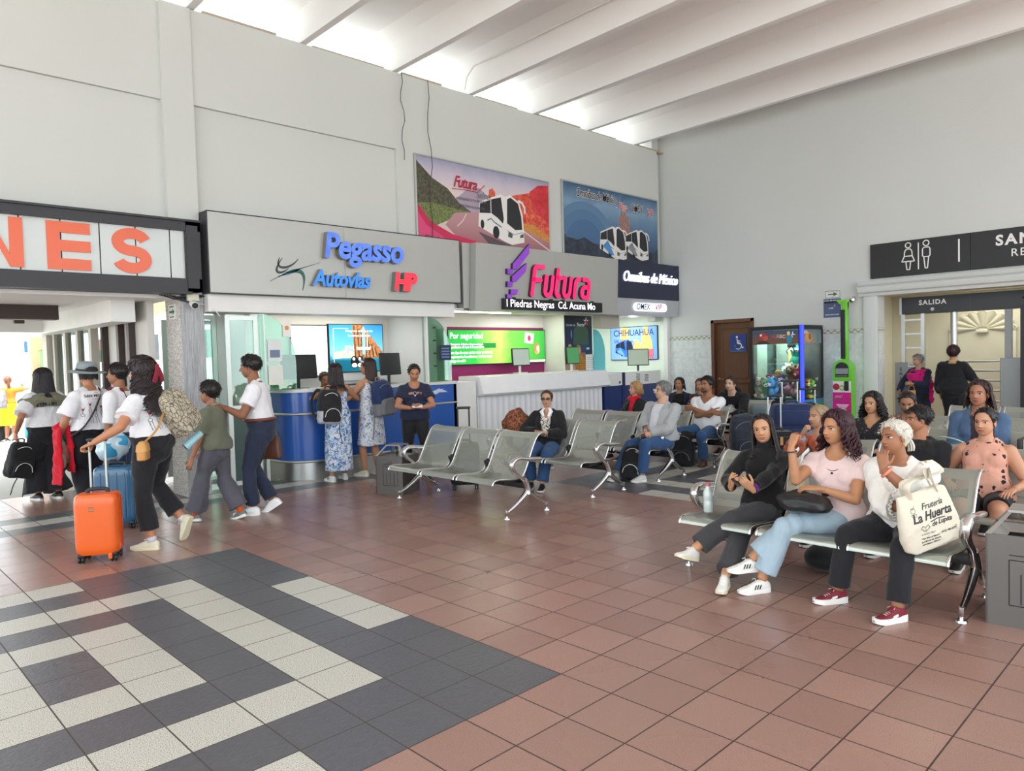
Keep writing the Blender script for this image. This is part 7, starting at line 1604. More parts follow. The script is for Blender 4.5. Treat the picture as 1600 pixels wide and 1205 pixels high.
o = thing('phone', 'black phone held by the girl in the turtleneck', 'phone', ph, D2R(25)); m = MB(); m.box((0, 0, 0), (.155, .010, .076), R=rotx(-.75) @ roty(.12), bev=.006); m.build('case', M_BLACK, o, 40); m = MB(); m.ball(rotx(-.75) @ np.array([-.055, -.006, .022]), (.012, .003, .012), 10, 6); m.build('lens', M_DARK, o)

# -- woman in the pink T-shirt
p20 = Fig('woman in pale pink T-shirt and light jeans resting her hand at her mouth', (2.30, -.46, 0), D2R(180), 1.57, 'f', .22, '#b98562', pelvis=(0, 0, .445), lean=-.06, cyaw=.06, head=(-.42, .04, .0),
          wfeet=(((1.82, -.08, .125), D2R(-34), .0), ((1.82, -.15, 0), D2R(-30), 0)), kneepole=((.10, .5, 1), (0, .5, 1)), whands=((2.06, -.44, .685), (2.055, -.255, .945)), elbowpole=((-1, -.3, -.8), (.1, .9, -1)), handpose=('relaxed', 'fist'), fingers=((.95, .2, 0), (-.15, -.35, .9)), palm=((0, -.3, -1), (-.3, -1, .1)), hi=True)
p20.top(M_PINK_T, sleeve=.26, grow=.012, hem=.0, neck=.97, cut=lambda L: ((L[:, 0] / .072) ** 2 + ((L[:, 2] - .02) / .075) ** 2 < 1) & (L[:, 1] > -.03), amp=.005)
p20.trousers(M_LTJEAN, .93, .012, .008, low=(.062, .062)); p20.shoes(M_SNEAK, '#f0efec', 'low', stripes=C('#17171a'), laces=M_WHITE)
p20.hair(H_AUB, 'long', vol=.085, length=1.0, curl=.06, locks=150, front=.84, lock_r=.040, spread=.30, over_front=.05, side=.5)
m = MB(); th = np.linspace(-1.2, 1.2, 11); m.tube([p20.at((.075 * math.sin(t), .055 + .055 * math.cos(t), -.02 - .10 * math.cos(t))) for t in th], .0022, 5); m.ball(p20.at((0, .115, -.135)), .008, 8, 6); m.build('necklace', M_DARK, p20.root, 60)
m = MB(); ax = unit(p20.W[1] - p20.E[1]); q = p20.W[1] - ax * .03; u = unit(np.cross(ax, [0, 0, 1])); v = np.cross(ax, u); m.tube([q + .031 * (math.cos(t) * u + math.sin(t) * v) for t in np.linspace(0, 6.28, 18, endpoint=False)], .0045, 6, closed=True); m.build('bracelet', M_DARK, p20.root, 60)

# -- older woman in the white blouse
p21 = Fig('older white-haired woman in white blouse and black jeans leaning her cheek on her hand', (2.30, -.87, 0), D2R(178), 1.51, 'f', .72, '#9c6a4e', pelvis=(0, 0, .445), lean=.26, cyaw=.0, head=(-.50, -.02, .16),
          wfeet=(((1.84, -.98, 0), D2R(-26), 0), ((1.94, -.60, 0), D2R(-34), 0)), kneepole=((-.1, .4, 1), (.05, .4, 1)), whands=((1.975, -.86, .865), (2.08, -1.02, .62)), elbowpole=((-.7, .4, -1), (.9, .1, -.6)), handpose=('hold', 'relaxed'), fingers=((.05, -.1, 1), (-.75, -.1, -.15)), palm=((.2, -1, .1), (0, .3, -1)), hi=True, neckfwd=.32)
p21.top(M_BLOUSE, sleeve=.64, grow=.013, arm_grow=.020, hem=-.02, neck=.98, name='blouse', amp=.011, k=46, cuff=.06, slv=(.68, .68))
m = MB()
for k in (0, 1):
    ax = unit(p21.W[k] - p21.E[k]); q = p21.E[k] + (p21.W[k] - p21.E[k]) * (.37); u = unit(np.cross(ax, [.1, .2, 1])); v = np.cross(ax, u); m.tube([q + ax * .008 * math.sin(14 * t) + (.062 + .006 * math.cos(14 * t)) * (math.cos(t) * u + math.sin(t) * v) for t in np.linspace(0, 6.28, 84, endpoint=False)], .0065, 6, closed=True)
m.build('lace_cuff', M_BLOUSE, p21.root, 60)
p21.trousers(M_BLKJEAN, .96, .012, .0, low=(.058, .056)); p21.shoes(M_MAROON, '#f0efec', 'chunky', laces=C('#c9b0b0'))
for ch in [q for q in bpy.data.objects if q.parent == p21.root and q.name.startswith('shoe')]:
    pass
for k in (0, 1):
    R = p21.footR[k]; O = p21.A[k] - R @ np.array([0, 0, .052 * p21.H]); m = MB(); sc = p21.H / 1.7 * .931
    for sx in (-1, 1):
        for y0, y1, z0, z1 in ((.03, .075, .050, .058), (.045, .085, .040, .046)): m.add([np.array([sx * .0425, y0, z0]), np.array([sx * .0455, y1, z0 - .004]), np.array([sx * .0425, y1, z1]), np.array([sx * .0385, y0, z1 + .008])], [(0, 1, 2, 3) if sx > 0 else (3, 2, 1, 0)])
    sh = [q for q in bpy.data.objects if q.parent == p21.root and q.name.startswith('shoe')][k]; mesh_obj('side_flash', m.arr() * sc @ R.T + O, m.f, M_WHITE, sh, None, False)
p21.hair(H_WHITE, 'pony', vol=.07, streak=.022, tie=(0, -.50, .42), length=.38, front=.83, side=.52)
m = MB(); ax = unit(p21.W[0] - p21.E[0]); q = p21.W[0] - ax * .03; u = unit(np.cross(ax, [0, .2, 1])); v = np.cross(ax, u); m.tube([q + .034 * (math.cos(t) * u + math.sin(t) * v) for t in np.linspace(0, 6.28, 18, endpoint=False)], .010, 8, closed=True); m.build('wristband', plain('salmon_rubber', '#e08a72', .5), p21.root, 60)
m = MB()
for sx in (-1, 1): m.tube([p21.hp((sx * .35, -.05 + .025 * math.cos(t), .30 + .035 * math.sin(t))) for t in np.linspace(0, 6.28, 12, endpoint=False)], .003, 5, closed=True)
m.build('earring', metal('brass', '#c9a765', .25), p21.root, 60)

# -- seated people further back
def seat(label, x, y, face, H, sex, fat, skin, **kw):
    kw.setdefault('pelvis', (0, 0, .475)); kw.setdefault('lean', -.10); kw.setdefault('feet', (((-.11, .43, 0), .08, 0), ((.11, .43, 0), -.08, 0))); kw.setdefault('kneepole', ((-.1, .4, 1), (.1, .4, 1)))
    kw.setdefault('hands', ((-.10, .30, .60), (.10, .30, .60))); kw.setdefault('palm', ((0, 0, -1), (0, 0, -1))); return Fig(label, (x, y, 0), D2R(face), H, sex, fat, skin, **kw)
PEACH = mask_pattern('peach_floral_cloth', '#d19a86', '#1d1a20', 21, .50)
p = seat('woman in sleeveless peach top with black flowers and black shorts', 3.62, -1.02, 186, 1.50, 'f', .60, '#c49074', head=(-.28, .06, .0), lean=-.22, pelvis=(0, .02, .435), hands=((-.20, .26, .57), (.22, .16, .58)), elbowpole=((-.6, -1, -.3), (.6, -1, -.3)), hi=True)
p.top(PEACH, sleeve=0, grow=.014, hem=.02, neck=1.0, name='sleeveless_top', amp=.008); p.trousers(M_BLKTRS, .40, .014, 0, name='shorts', low=None); p.shoes(M_BLACKSHOE, '#e9e7e0'); p.hair(H_BLACK, 'pony', vol=.035, tie=(0, -.50, .40), length=.75, front=.85)
p = seat('man with sunglasses pushed up on his short black hair, seated behind the white-haired woman', 3.62, -.58, 172, 1.50, 'm', .2, '#b07a5c', head=(-.75, .05, 0), pelvis=(0, .06, .44), lean=-.26)
p.top(cloth('black_tee', '#1e1d20'), .34, .016); p.trousers(M_BLKTRS); p.shoes(M_BLACKSHOE); p.hair(H_BLACK, 'short', vol=.05, back=.22); p.glasses(M_BLACK, True, up=.30, back=.02)
p = seat('grey-blonde older woman with a rust shawl seated behind the girl with the phone', 3.62, .22, 178, 1.43, 'f', .4, '#b08568', head=(-.42, .0, 0), lean=-.04, pelvis=(0, 0, .45), hands=((-.12, .30, .60), (.02, .26, .88)), elbowpole=((-1, -.4, -.5), (.6, .3, -1)), handpose=('relaxed', 'fist'), palm=((0, 0, -1), (-.6, -.6, 0)))
p.top(cloth('lilac_grey_top', '#8b8594'), .95, .015, hem=.0); p.trousers(M_BLKTRS); p.shoes(M_BLACKSHOE); p.hair(hair_mat('#7a6650', '#b59c7a'), 'pony', vol=.04, tie=(0, -.5, .45), length=.3, front=.82)
m = MB(); p.arm(m, 1, .05, .92, .040); m.tube([p.S[1], p.at((.02, .09, -.06)), p.at((-.06, .11, -.16))], .055, 12); m.tube([p.W[1] - unit(p.W[1] - p.E[1]) * .05, p.W[1] + np.array([.05, .06, -.02]), p.W[1] + np.array([.06, .09, -.09])], [.05, .045, .03], 10); p.part('shawl', m, M_ORANGES, .010, 4, .014, 60)
p = seat('young woman with black curly hair in a black flowered blouse', 4.92, .24, 184, 1.48, 'f', .35, '#b98a68', head=(-.22, .04, 0), lean=-.10, pelvis=(0, 0, .46))
p.top(pattern('black_blossom_cloth', '#1a181c', '#a8909a', 32, .66, .69), .80, .015, cut=lambda L: (L[:, 2] > -.10 + 1.4 * np.abs(L[:, 0])) & (L[:, 1] > .0), name='blouse'); p.trousers(M_BLKTRS); p.shoes(M_BLACKSHOE); p.hair(H_BLACK, 'long', vol=.08, length=.9, curl=.09, locks=150, lock_r=.030, spread=.20, over_front=.06, front=.83)
p = seat('child with parted dark hair looking down, beside the curly-haired young woman', 5.60, .12, 190, 1.40, 'c', .1, '#a9785a', head=(.0, .34, 0), lean=.05, pelvis=(0, .0, .47), hands=((-.06, .26, .62), (.06, .26, .62)))
p.top(pattern('brown_knit_cloth', '#6a4f44', '#c9a090', 40, .5, .55), .9, .014); p.trousers(M_BLKTRS); p.shoes(M_BLACKSHOE); p.hair(H_DKBR, 'pony', vol=.035, tie=(0, -.48, .55), length=.6)
p = seat('woman in a blue denim jacket with dark red-brown hair, mouth slightly open', 4.90, -.68, 184, 1.66, 'f', .5, '#a8745a', head=(-.15, -.02, 0), lean=-.02, pelvis=(0, -.02, .50))
p.top(M_DENIMJ, .95, .024, hem=.0, neck=.99, name='jacket', amp=.008, cut=lambda L: (L[:, 1] > .03) & (np.abs(L[:, 0]) < .035 + .12 * np.clip(L[:, 2] + .18, 0, 1))); p.top(cloth('dark_tee', '#3a3036'), .2, .010, neck=.96); p.trousers(M_BLKTRS); p.shoes(M_BLACKSHOE); p.hair(hair_mat('#1f1212', '#45292a'), 'long', vol=.06, length=.70, curl=.02, locks=100, lock_r=.038, spread=.16, front=.84)

p = seat('grey-haired man with glasses in a grey zip jacket and jeans, hands clasped', 5.22, 2.92, 176, 1.63, 'm', .75, '#c39a82', head=(-.50, -.08, 0), lean=-.13, hands=((-.015, .27, .60), (.03, .285, .61)), elbowpole=((-1.1, -.5, -.4), (1.1, -.5, -.4)), handpose=('hold', 'hold'), fingers=((.75, .5, -.1), (-.75, .5, -.1)), wfeet=(((4.80, 2.94, 0), -.05, 0), ((4.72, 3.26, 0), .05, 0)))
p.top(cloth('pale_grey_tee', '#d3d3da'), .2, .012, neck=.985); p.top(M_GREYJKT, .97, .028, hem=.02, neck=.99, name='jacket', amp=.011, cut=lambda L: (L[:, 1] > .03) & (np.abs(L[:, 0]) < .055 + .10 * np.clip(L[:, 2] + .25, 0, 1))); p.trousers(M_BLUEJEAN, .96, .014); p.shoes(plain('grey_sneaker', '#cfcfd2', .6), '#e9e7e0'); p.hair(H_GREY, 'short', vol=.075, front=.83); p.glasses(M_DARK, False, name='glasses')
p = seat('man with beard in white V-neck T-shirt and jeans, arms folded', 6.58, 3.06, 190, 1.66, 'm', .35, '#96684c', head=(-.38, .02, 0), lean=-.10, hands=((.14, .19, .80), (-.13, .21, .76)), elbowpole=((-1, .2, -.8), (1, .2, -.8)), handpose=('relaxed', 'relaxed'), fingers=((.9, -.1, .0), (-.9, .0, -.15)), palm=((0, -1, 0), (0, -1, 0)), wfeet=(((6.36, 3.00, 0), .1, 0), ((6.15, 3.40, 0), .1, 0)))
p.top(M_WHITE_T, .33, .016, hem=.02, neck=1.0, cut=lambda L: (L[:, 2] > -.105 + 1.1 * np.abs(L[:, 0])) & (L[:, 1] > -.02)); p.trousers(M_BLUEJEAN, .96, .013); p.shoes(M_BROWNSHOE, '#4a362a'); p.hair(H_BLACK, 'short', vol=.075, front=.82)
m = MB(); bz = [(a, .335 - .0 * abs(a), .17 - .12 + .55 * abs(a) ** 1.6 + 0) for a in np.linspace(-.24, .24, 11)]; m.tube([(a, .385 - 1.5 * a * a, .055 + 1.6 * a * a) for a in np.linspace(-.22, .22, 11)], .045, 8); m.tube([(a, .425 - 1.2 * a * a, .262 - 1.2 * a * a) for a in np.linspace(-.11, .11, 7)], .017, 6); mesh_obj('beard', p.hp(m.arr()), m.f, H_BLACK, p.root)
p = seat('man in a black hoodie leaning forward with elbows on his knees', 7.98, 3.40, 190, 1.68, 'm', .2, '#c9a18a', head=(-.20, .04, 0), lean=.56, pelvis=(0, -.02, .475), hands=((-.05, .42, .58), (.08, .42, .60)), elbowpole=((-1, 0, -.4), (1, 0, -.4)), handpose=('hold', 'hold'), neckfwd=.3)
p.top(cloth('black_hoodie', '#17171b', .9), .96, .026, hem=.02, neck=1.0, name='hoodie', amp=.010); p.trousers(cloth('black_shorts', '#1f1f24'), .46, .02, 0, name='shorts', low=None); p.shoes(M_BLACKSHOE); p.hair(hair_mat('#2f2119', '#5f4634'), 'short', vol=.055, front=.83)
m = MB(); m.tube([p.N + p.Fc @ np.array([.10 * math.sin(t), -.05 - .06 * math.cos(t) * .8, .01 + .02 * math.cos(t)]) for t in np.linspace(-2.2, 2.2, 12)], .042, 10); p.part('hood', m, MATS['black_hoodie'], .010, 3, .006, 50)
p.decal(lambda q: (q.disc(-.03, 0, .035, C('#d6d6d4'), .06), q.disc(.04, .03, .03, C('#d6d6d4'), .03), q.disc(.05, -.05, .02, C('#d6d6d4'), .05), q.line([(-.06, -.06), (0, .06), (.06, -.06)], .02, C('#d6d6d4'))), [q for q in bpy.data.objects if q.parent == p.root and q.name.startswith('hoodie')][0], False, 'chest_print', (0, -.17))
p = seat('blonde woman in black jacket with a red scarf, looking left', 6.56, 4.32, 172, 1.47, 'f', .45, '#c9987c', head=(-.45, -.08, 0))
p.top(cloth('black_jacket', '#1b1a1c', .7), .95, .02, neck=.99, name='jacket'); p.trousers(M_BLKTRS); p.shoes(M_BLACKSHOE); p.hair(H_BLOND, 'long', vol=.08, length=.42, curl=.08, locks=110, lock_r=.034, spread=.20, front=.84)
m = MB(); m.tube([p.at((.075 * math.sin(t), .02 + .07 * math.cos(t), .025 - .03 * math.cos(t))) for t in np.linspace(0, 6.28, 16, endpoint=False)], .036, 10, closed=True); m.tube([p.at((-.03, .09, 0)), p.at((-.04, .11, -.12)), p.at((-.03, .12, -.24))], [.04, .045, .04], 10); p.part('scarf', m, M_RED, .009, 3, .010, 60)
p = seat('dark-haired woman in navy jersey with white stripes, seated behind the grey jacket', 8.05, 4.46, 196, 1.50, 'f', .4, '#a8765a', head=(-.05, .0, 0), lean=.05, hands=((.06, .30, .72), (.18, .26, .72)))
p.top(M_NAVY_T, .34, .018, neck=.99, name='jersey', mats=[M_NAVY_T, M_WHITE_T, M_BLKKNIT], midx=lambda c: np.where((np.abs(np.abs(c[:, 0]) - .19) < .012) & (c[:, 2] < -.05), 1, np.where((c[:, 1] > .05) & (np.abs(c[:, 0]) < .10), 2, 0))); p.trousers(M_BLKTRS); p.shoes(M_BLACKSHOE); p.hair(H_BLACK, 'long', vol=.05, length=.62, locks=90, lock_r=.036, spread=.12, part_x=.05)
p = seat('person with long brown hair almost hidden behind the bearded man', 8.02, 4.05, 184, 1.47, 'f', .2, '#a8765a', head=(0, .1, 0)); p.top(cloth('dark_red_top', '#4a2a2c'), .9, .016); p.trousers(M_BLKTRS); p.shoes(M_BLACKSHOE); p.hair(H_BRN, 'long', vol=.05, length=.8, locks=70, lock_r=.036, spread=.12)
p = seat('woman in sunglasses and black cardigan over a white patterned blouse', 3.98, 3.76, 212, 1.51, 'f', .4, '#bb8f74', head=(.0, .02, 0), lean=-.04, hands=((-.02, .22, .66), (.10, .20, .68)), elbowpole=((-1.1, -.4, -.4), (1.1, -.3, -.4)), fingers=((.8, .2, 0), (-.8, .3, 0)), wfeet=(((3.60, 3.52, 0), .0, 0), ((3.62, 3.72, 0), 0, 0)))
p.top(pattern('white_sketch_cloth', '#ddd6cb', '#4a4038', 38, .50, .53), .2, .012, neck=.99, cut=lambda L: (L[:, 2] > -.08 + 1.0 * np.abs(L[:, 0])) & (L[:, 1] > 0), name='blouse'); p.top(cloth('black_cardigan', '#1d1c1e', .9), .96, .026, hem=-.04, neck=.985, name='cardigan', cut=lambda L: (L[:, 1] > .03) & (np.abs(L[:, 0]) < .045 + .10 * np.clip(L[:, 2] + .22, 0, 1)) & (L[:, 2] > -.30)); p.trousers(M_BLUEJEAN, .96, .013); p.shoes(M_BLACKSHOE); p.hair(hair_mat('#2a1f1b', '#5c4438'), 'pony', vol=.025, tie=(0, -.47, .45), length=.2, front=.85); p.glasses(M_BLACK, True)
m = MB()
for sg in (-1, 1): m.tube([p.at((sg * .03, .02, .045)), p.at((sg * .06, .075, .0)), p.at((sg * .03, .105, -.06))], [.018, .026, .014], 8, flat=.4)
m.build('collar', MATS.get('white_cotton'), p.root, 60)

# -- people at the counter
FLORAL1 = pattern('blue_floral_cloth', '#dfe4ec', '#3f6ca8', 17, .50, .56, '#7fa8d2', 1.2, 4); FLORAL2 = pattern('pale_floral_cloth', '#e2e4e8', '#6a86b4', 24, .54, .58, '#a9b8cc', 1.2, 4)
p = Fig('woman with long dark hair in a long blue floral dress at the blue counter', (2.49, 6.22, 0), D2R(84), 1.60, 'f', .15, '#b98565', lean=.04, head=(-.30, .10, 0), feet=(((-.12, -.02, 0), .1, 0), ((.10, .06, 0), -.1, 0)), hands=((-.10, .36, 1.16), (.24, .30, 1.10)), elbowpole=((-1, -.4, -.4), (1, -.5, -.5)))
p.skirt(FLORAL1, .70, .42, spread=.14, up=.80, name='dress', amp=.012); p.shoes(M_SNEAK, '#f0efec', stripes=C('#4a4a4e'), sock=None); p.hair(H_DKBR, 'long', vol=.05, length=1.35, locks=100, lock_r=.038, spread=.14)
m = MB()
for sg in (-1, 1): m.tube([p.at((sg * .075, .085, -.11)), p.at((sg * .075, .045, -.005)), p.at((sg * .07, -.03, .0)), p.at((sg * .055, -.085, -.12))], .006, 6)
m.build('strap', FLORAL1, p.root, 60); PD1 = p
p = Fig('woman with very long hair in a knee length pale floral dress at the blue counter', (3.00, 6.20, 0), D2R(96), 1.66, 'f', .1, '#bd8a6a', lean=.03, head=(.62, .06, 0), feet=(((-.10, .05, 0), .3, 0), ((.10, .0, 0), -.1, 0)), hands=((-.17, .33, 1.08), (.02, .40, 1.12)), elbowpole=((-1, -.6, -.5), (1, -.5, -.5)))
p.skirt(FLORAL2, .44, .42, spread=.20, up=.90, name='dress', amp=.012); p.shoes(M_CREAMSHOE, '#eeebdf', laces=M_WHITE); p.hair(hair_mat('#1c1210', '#4a2c22'), 'long', vol=.045, length=2.5, locks=110, lock_r=.038, spread=.10); PD2 = p
m = MB(); m.tube([PD2.hp((-.36, .05, .78)), PD2.hp((-.33, .22, .86)), PD2.hp((-.2, .34, .93))], .012, 6); m.build('hairclip', M_WHITE, PD2.root)
p = Fig('woman in navy T-shirt and black leggings looking down at a slip in her hands', (3.12, 5.34, 0), D2R(-122), 1.57, 'f', .45, '#b07a5c', lean=.02, head=(.04, .36, 0), feet=(((-.15, .10, 0), .2, 0), ((.12, -.10, 0), -.3, 0)), hands=((-.045, .27, .98), (.06, .28, .98)), elbowpole=((-1.2, -.3, -.5), (1.2, -.3, -.5)), handpose=('hold', 'hold'), fingers=((.6, .7, .1), (-.6, .7, .1)), palm=((.3, 0, .9), (-.3, 0, .9)))
p.top(M_NAVY_T, .30, .016, hem=-.02, name='blouse', cut=lambda L: ((L[:, 0] / .07) ** 2 + ((L[:, 2] - .02) / .075) ** 2 < 1) & (L[:, 1] > -.02), cuff=.06); p.trousers(cloth('black_leggings', '#17171a', .7), .96, .004, low=None, name='leggings', amp=.002); p.shoes(M_BLACKSHOE); p.hair(H_BLACK, 'pony', vol=.045, tie=(0, -.5, .5), length=.5, front=.84)
p.decal(lambda q: (ring(q, 0, 0, .022, .006, C('#c9a08a'), 12), q.poly([(-.085, .01), (-.03, .022), (-.03, -.01), (-.08, -.012)], skin_mat('#b07a5c')), q.poly([(.085, .01), (.03, .022), (.03, -.01), (.08, -.012)], skin_mat('#b07a5c')), q.disc(0, -.03, .008, M_WHITE)), [q for q in bpy.data.objects if q.parent == p.root and q.name.startswith('blouse')][0], False, 'keyhole_trim', (0, -.115))
hc = (p.world(p.W[0]) + p.world(p.W[1])) / 2 + np.array([-.03, -.07, .03]); o = thing('ticket_slip', 'small white slip held by the woman in the navy T-shirt', 'paper', hc, D2R(-30)); m = MB(); m.box((0, 0, 0), (.13, .07, .003), R=rotx(.5)); m.build('slip', M_WHITE, o)
p = Fig('ticket clerk whose head shows behind the blue counter', (2.86, 7.20, 0), D2R(-95), 1.52, 'f', .2, '#a06e52', pelvis=(0, 0, .76), feet=(((-.1, .2, 0), 0, 0), ((.1, .2, 0), 0, 0)), head=(-.1, .3, 0), hands=((-.15, .2, 1.0), (.15, .2, 1.0))); p.top(cloth('clerk_blouse', '#c9c9d2'), .9, .014); p.trousers(M_BLKTRS); p.shoes(M_BLACKSHOE); p.hair(H_BRN, 'pony', vol=.045, tie=(0, -.5, .6), length=.3)

# -- walkers
p = Fig('man in white polo shirt and navy trousers with his hand on the boy, walking', (.84, 4.98, 0), D2R(146), 1.73, 'm', .30, '#8f5f45', lean=.15, croll=0, head=(-.12, .10, 0), pelvis=(0, .02, .90), feet=(((-.05, .12, 0), .05, -.0), ((.10, -.10, .05), -.1, .55)), kneepole=((-.1, 1, .1), (.1, 1, .1)), whands=((.44, 5.02, 1.17), None), hands=(None, (.24, .02, .80)), elbowpole=((-.6, -.3, -1), (.5, -1, -.3)), handpose=('relaxed', 'relaxed'), palm=((0, 0, -1), (-1, 0, 0)))
p.top(M_WHITE_T, .31, .018, hem=.20, neck=1.0, name='polo_shirt', amp=.009, cuff=.05); m = MB(); m.tube([p.N + p.Fc @ np.array([.062 * math.sin(t), .058 * math.cos(t) - .004, .012 - .018 * math.cos(t)]) for t in np.linspace(0, 6.28, 18, endpoint=False)], .016, 8, closed=True); m.build('collar', M_WHITE_T, p.root, 60)
p.trousers(M_NAVYTRS, .97, .016, .0, waist=.26, low=(.064, .06), amp=.008); m = MB(); R_ = p.ring(.235, .022, 28); m.tube(R_, .018, 8, closed=True, ref=tuple(p.Fp[:, 2]), flat=1.0); m.build('belt', plain('brown_leather', '#6b3a2c', .4), p.root, 60)
p.shoes(plain('bright_sneaker', '#f0f0f0', .5), '#f3f3f2', 'low', laces=M_WHITE); p.hair(H_BLACK, 'short', vol=.065, front=.83, back=.26); PMAN = p
p = Fig('boy in an olive polo shirt and grey trousers, walking', (.36, 5.05, 0), D2R(130), 1.46, 'c', .35, '#a06f54', lean=.08, head=(-.08, .05, 0), pelvis=(0, .0, .75), feet=(((-.05, .22, 0), .0, 0), ((.08, -.22, .015), -.15, .30)), kneepole=((-.1, 1, .1), (.1, 1, .1)), hands=((-.22, .14, .66), (.20, .22, .72)), elbowpole=((-.5, -1, -.3), (.6, -1, -.3)))
p.top(M_OLIVE, .40, .020, hem=-.02, neck=1.0, name='polo_shirt', amp=.010, cuff=.06); m = MB(); m.tube([p.N + p.Fc @ np.array([.058 * math.sin(t), .054 * math.cos(t) - .004, .012 - .016 * math.cos(t)]) for t in np.linspace(0, 6.28, 18, endpoint=False)], .014, 8, closed=True); m.build('collar', cloth('olive_collar', '#8a8a72'), p.root, 60)
p.trousers(M_GREYTRS, .95, .018, .02, low=(.068, .072), amp=.010); p.shoes(plain('grey_green_sneaker', '#6c7a78', .6), '#e9e7df', 'low', stripes=C('#20242a'), sock=cloth('orange_sock', '#e0602a')); p.hair(H_BLACK, 'short', vol=.055, back=.2)
p = Fig('woman with long curly hair and a dark red ribbon, pulling the orange suitcase', (-.44, 4.40, 0), D2R(122), 1.70, 'f', .42, '#b98060', lean=.17, croll=-.06, head=(.10, .0, 0), pelvis=(0, .02, .895), wfeet=(((-.52, 4.34, 0), .25, 0), ((-.17, 4.40, .16), -.1, 1.15)), kneepole=((-.05, 1, .1), (.1, 1, .1)), whands=((-.955, 4.30, .985), None), hands=(None, (.22, .12, .84)), elbowpole=((-.5, -1, -.4), (.6, -1, -.2)), handpose=('grip', 'relaxed'), fingers=((-.2, .9, -.35), None), palm=((.2, 0, -1), (-1, 0, 0)), hi=True)
p.top(M_WHITE_T, .34, .018, hem=.20, neck=.98, amp=.011, cuff=.10, flare=.0); p.trousers(M_BLKJEAN, .90, .012, .012, waist=.30, low=(.062, .066), amp=.007, name='jeans'); p.shoes(M_CREAMSHOE, '#e6dfc2', 'low', laces=M_WHITE, sock=cloth('white_sock', '#dfe3ea')); p.hair(H_DKBR, 'long', vol=.11, length=1.75, curl=.11, locks=230, lock_r=.030, spread=.06); PCURL = p
m = MB()
for k in range(2): m.tube([p.hp((.0 + .30 * u + .02 * k, -.70 - .06 * math.sin(u * 3), .72 - .55 * u - .06 * k)) for u in np.linspace(0, 1, 8)], .026, 6, flat=.4, ref=(0, 1, 0)); m.tube([p.hp((.0 - .22 * u, -.72 - .05 * math.sin(u * 3), .74 - .62 * u - .04 * k)) for u in np.linspace(0, 1, 8)], .026, 6, flat=.4, ref=(0, 1, 0))
m.ball(p.hp((0, -.74, .74)), .016, 8, 6); m.build('hair_ribbon', cloth('dark_red_ribbon', '#8f2038', .6), p.root, 60)
def tee_print(q):
    ink, red = C('#4a4348'), C('#a3202c')
    for k, (x, h) in enumerate(((-.13, .10), (-.07, .15), (-.01, .09), (.05, .12), (.11, .08), (.15, .06))):
        q.line([(x - .012, -.10), (x - .008, h - .10 - .02)], .004, ink); q.line([(x + .012, -.10), (x + .010, h - .10 - .02)], .004, ink); ring(q, x, h - .105, .015, .004, ink, 9); q.line([(x, h - .09), (x, h - .06)], .004, ink); q.poly([(x - .012, h - .035), (x - .008, h - .058), (x + .008, h - .058), (x + .012, h - .035)], red); q.line([(x - .014, h - .02), (x - .012, h - .04)], .003, ink); q.line([(x + .014, h - .02), (x + .012, h - .04)], .003, ink)
    q.text('SAN MIGUEL', .042, 0, .20, ink, bold=.001); q.text('DE ALLENDE', .018, 0, .165, ink); q.text('2024', .018, 0, .235, red)
def shirt_of(p): return [q for q in bpy.data.objects if q.parent == p.root and q.name.startswith('shirt')][0]
p.decal(tee_print, shirt_of(p), True, 'back_print', (0.02, -.25))
p = Fig('woman in grey felt hat and printed white T-shirt, dark strap across her back', (-.36, 6.66, 0), D2R(106), 1.68, 'f', .50, '#b98060', lean=.04, head=(0, .04, 0), pelvis=(0, 0, .88), feet=(((-.11, -.18, .12), .0, 1.2), ((.08, .10, 0), 0, 0)), hands=((-.26, .16, .86), (.24, .16, .84)), elbowpole=((-.8, -1, -.2), (.8, -1, -.2)))
p.top(M_WHITE_T, .42, .024, hem=.10, neck=.98, amp=.012, cuff=.10); p.trousers(M_BLKTRS, .97, .014, .03, low=(.066, .075)); p.shoes(M_BLACKSHOE, '#4a3a33'); p.hair(H_BLACK, 'long', vol=.03, length=.35, locks=60, lock_r=.04, spread=.02); p.decal(tee_print, shirt_of(p), True, 'back_print', (0, -.27)); PHAT = p
m = MB(); prof = [(.0, -.02), (.47, -.01), (.70, -.04), (.86, -.06), (.88, -.045), (.72, -.015), (.50, .02), (.475, .10), (.45, .30), (.39, .42), (.27, .46), (.15, .44), (.0, .42)]; m.lathe(prof, 40); HT = rotx(.16); V = m.arr() @ HT.T
hat = mesh_obj('hat', p.hp(V + [0, -.05, .66]), m.f, cloth('grey_felt', '#8f989c', .9, .05, .1), p.root); m = MB(); m.lathe([(.49, .03), (.503, .03), (.49, .12), (.47, .12)], 40); V = m.arr() @ HT.T; mesh_obj('hat_band', p.hp(V + [0, -.05, .66]), m.f, M_BLACK, hat)
p = Fig('woman with long straight dark hair and an olive shawl carrying a black backpack', (-.52, 8.02, 0), D2R(104), 1.66, 'f', .55, '#a8765a', lean=.02, pelvis=(0, 0, .85), feet=(((-.09, .05, 0), 0, 0), ((.09, -.06, 0), 0, 0)), hands=((-.30, .06, .86), (.24, .10, .84)), elbowpole=((-.7, -1, -.2), (.7, -1, -.2)), handpose=('grip', 'relaxed'), fingers=((-.1, .3, -.95), None))
p.top(M_WHITE_T, .42, .022, hem=.12, neck=.98, amp=.010, cuff=.08); p.trousers(M_BLKTRS, .98, .016, .07, low=(.072, .09), amp=.012); p.shoes(M_BLACKSHOE); p.hair(hair_mat('#151114', '#332a30'), 'long', vol=.07, length=1.55, locks=130, lock_r=.050, spread=.25); PSHAWL = p
m = MB()
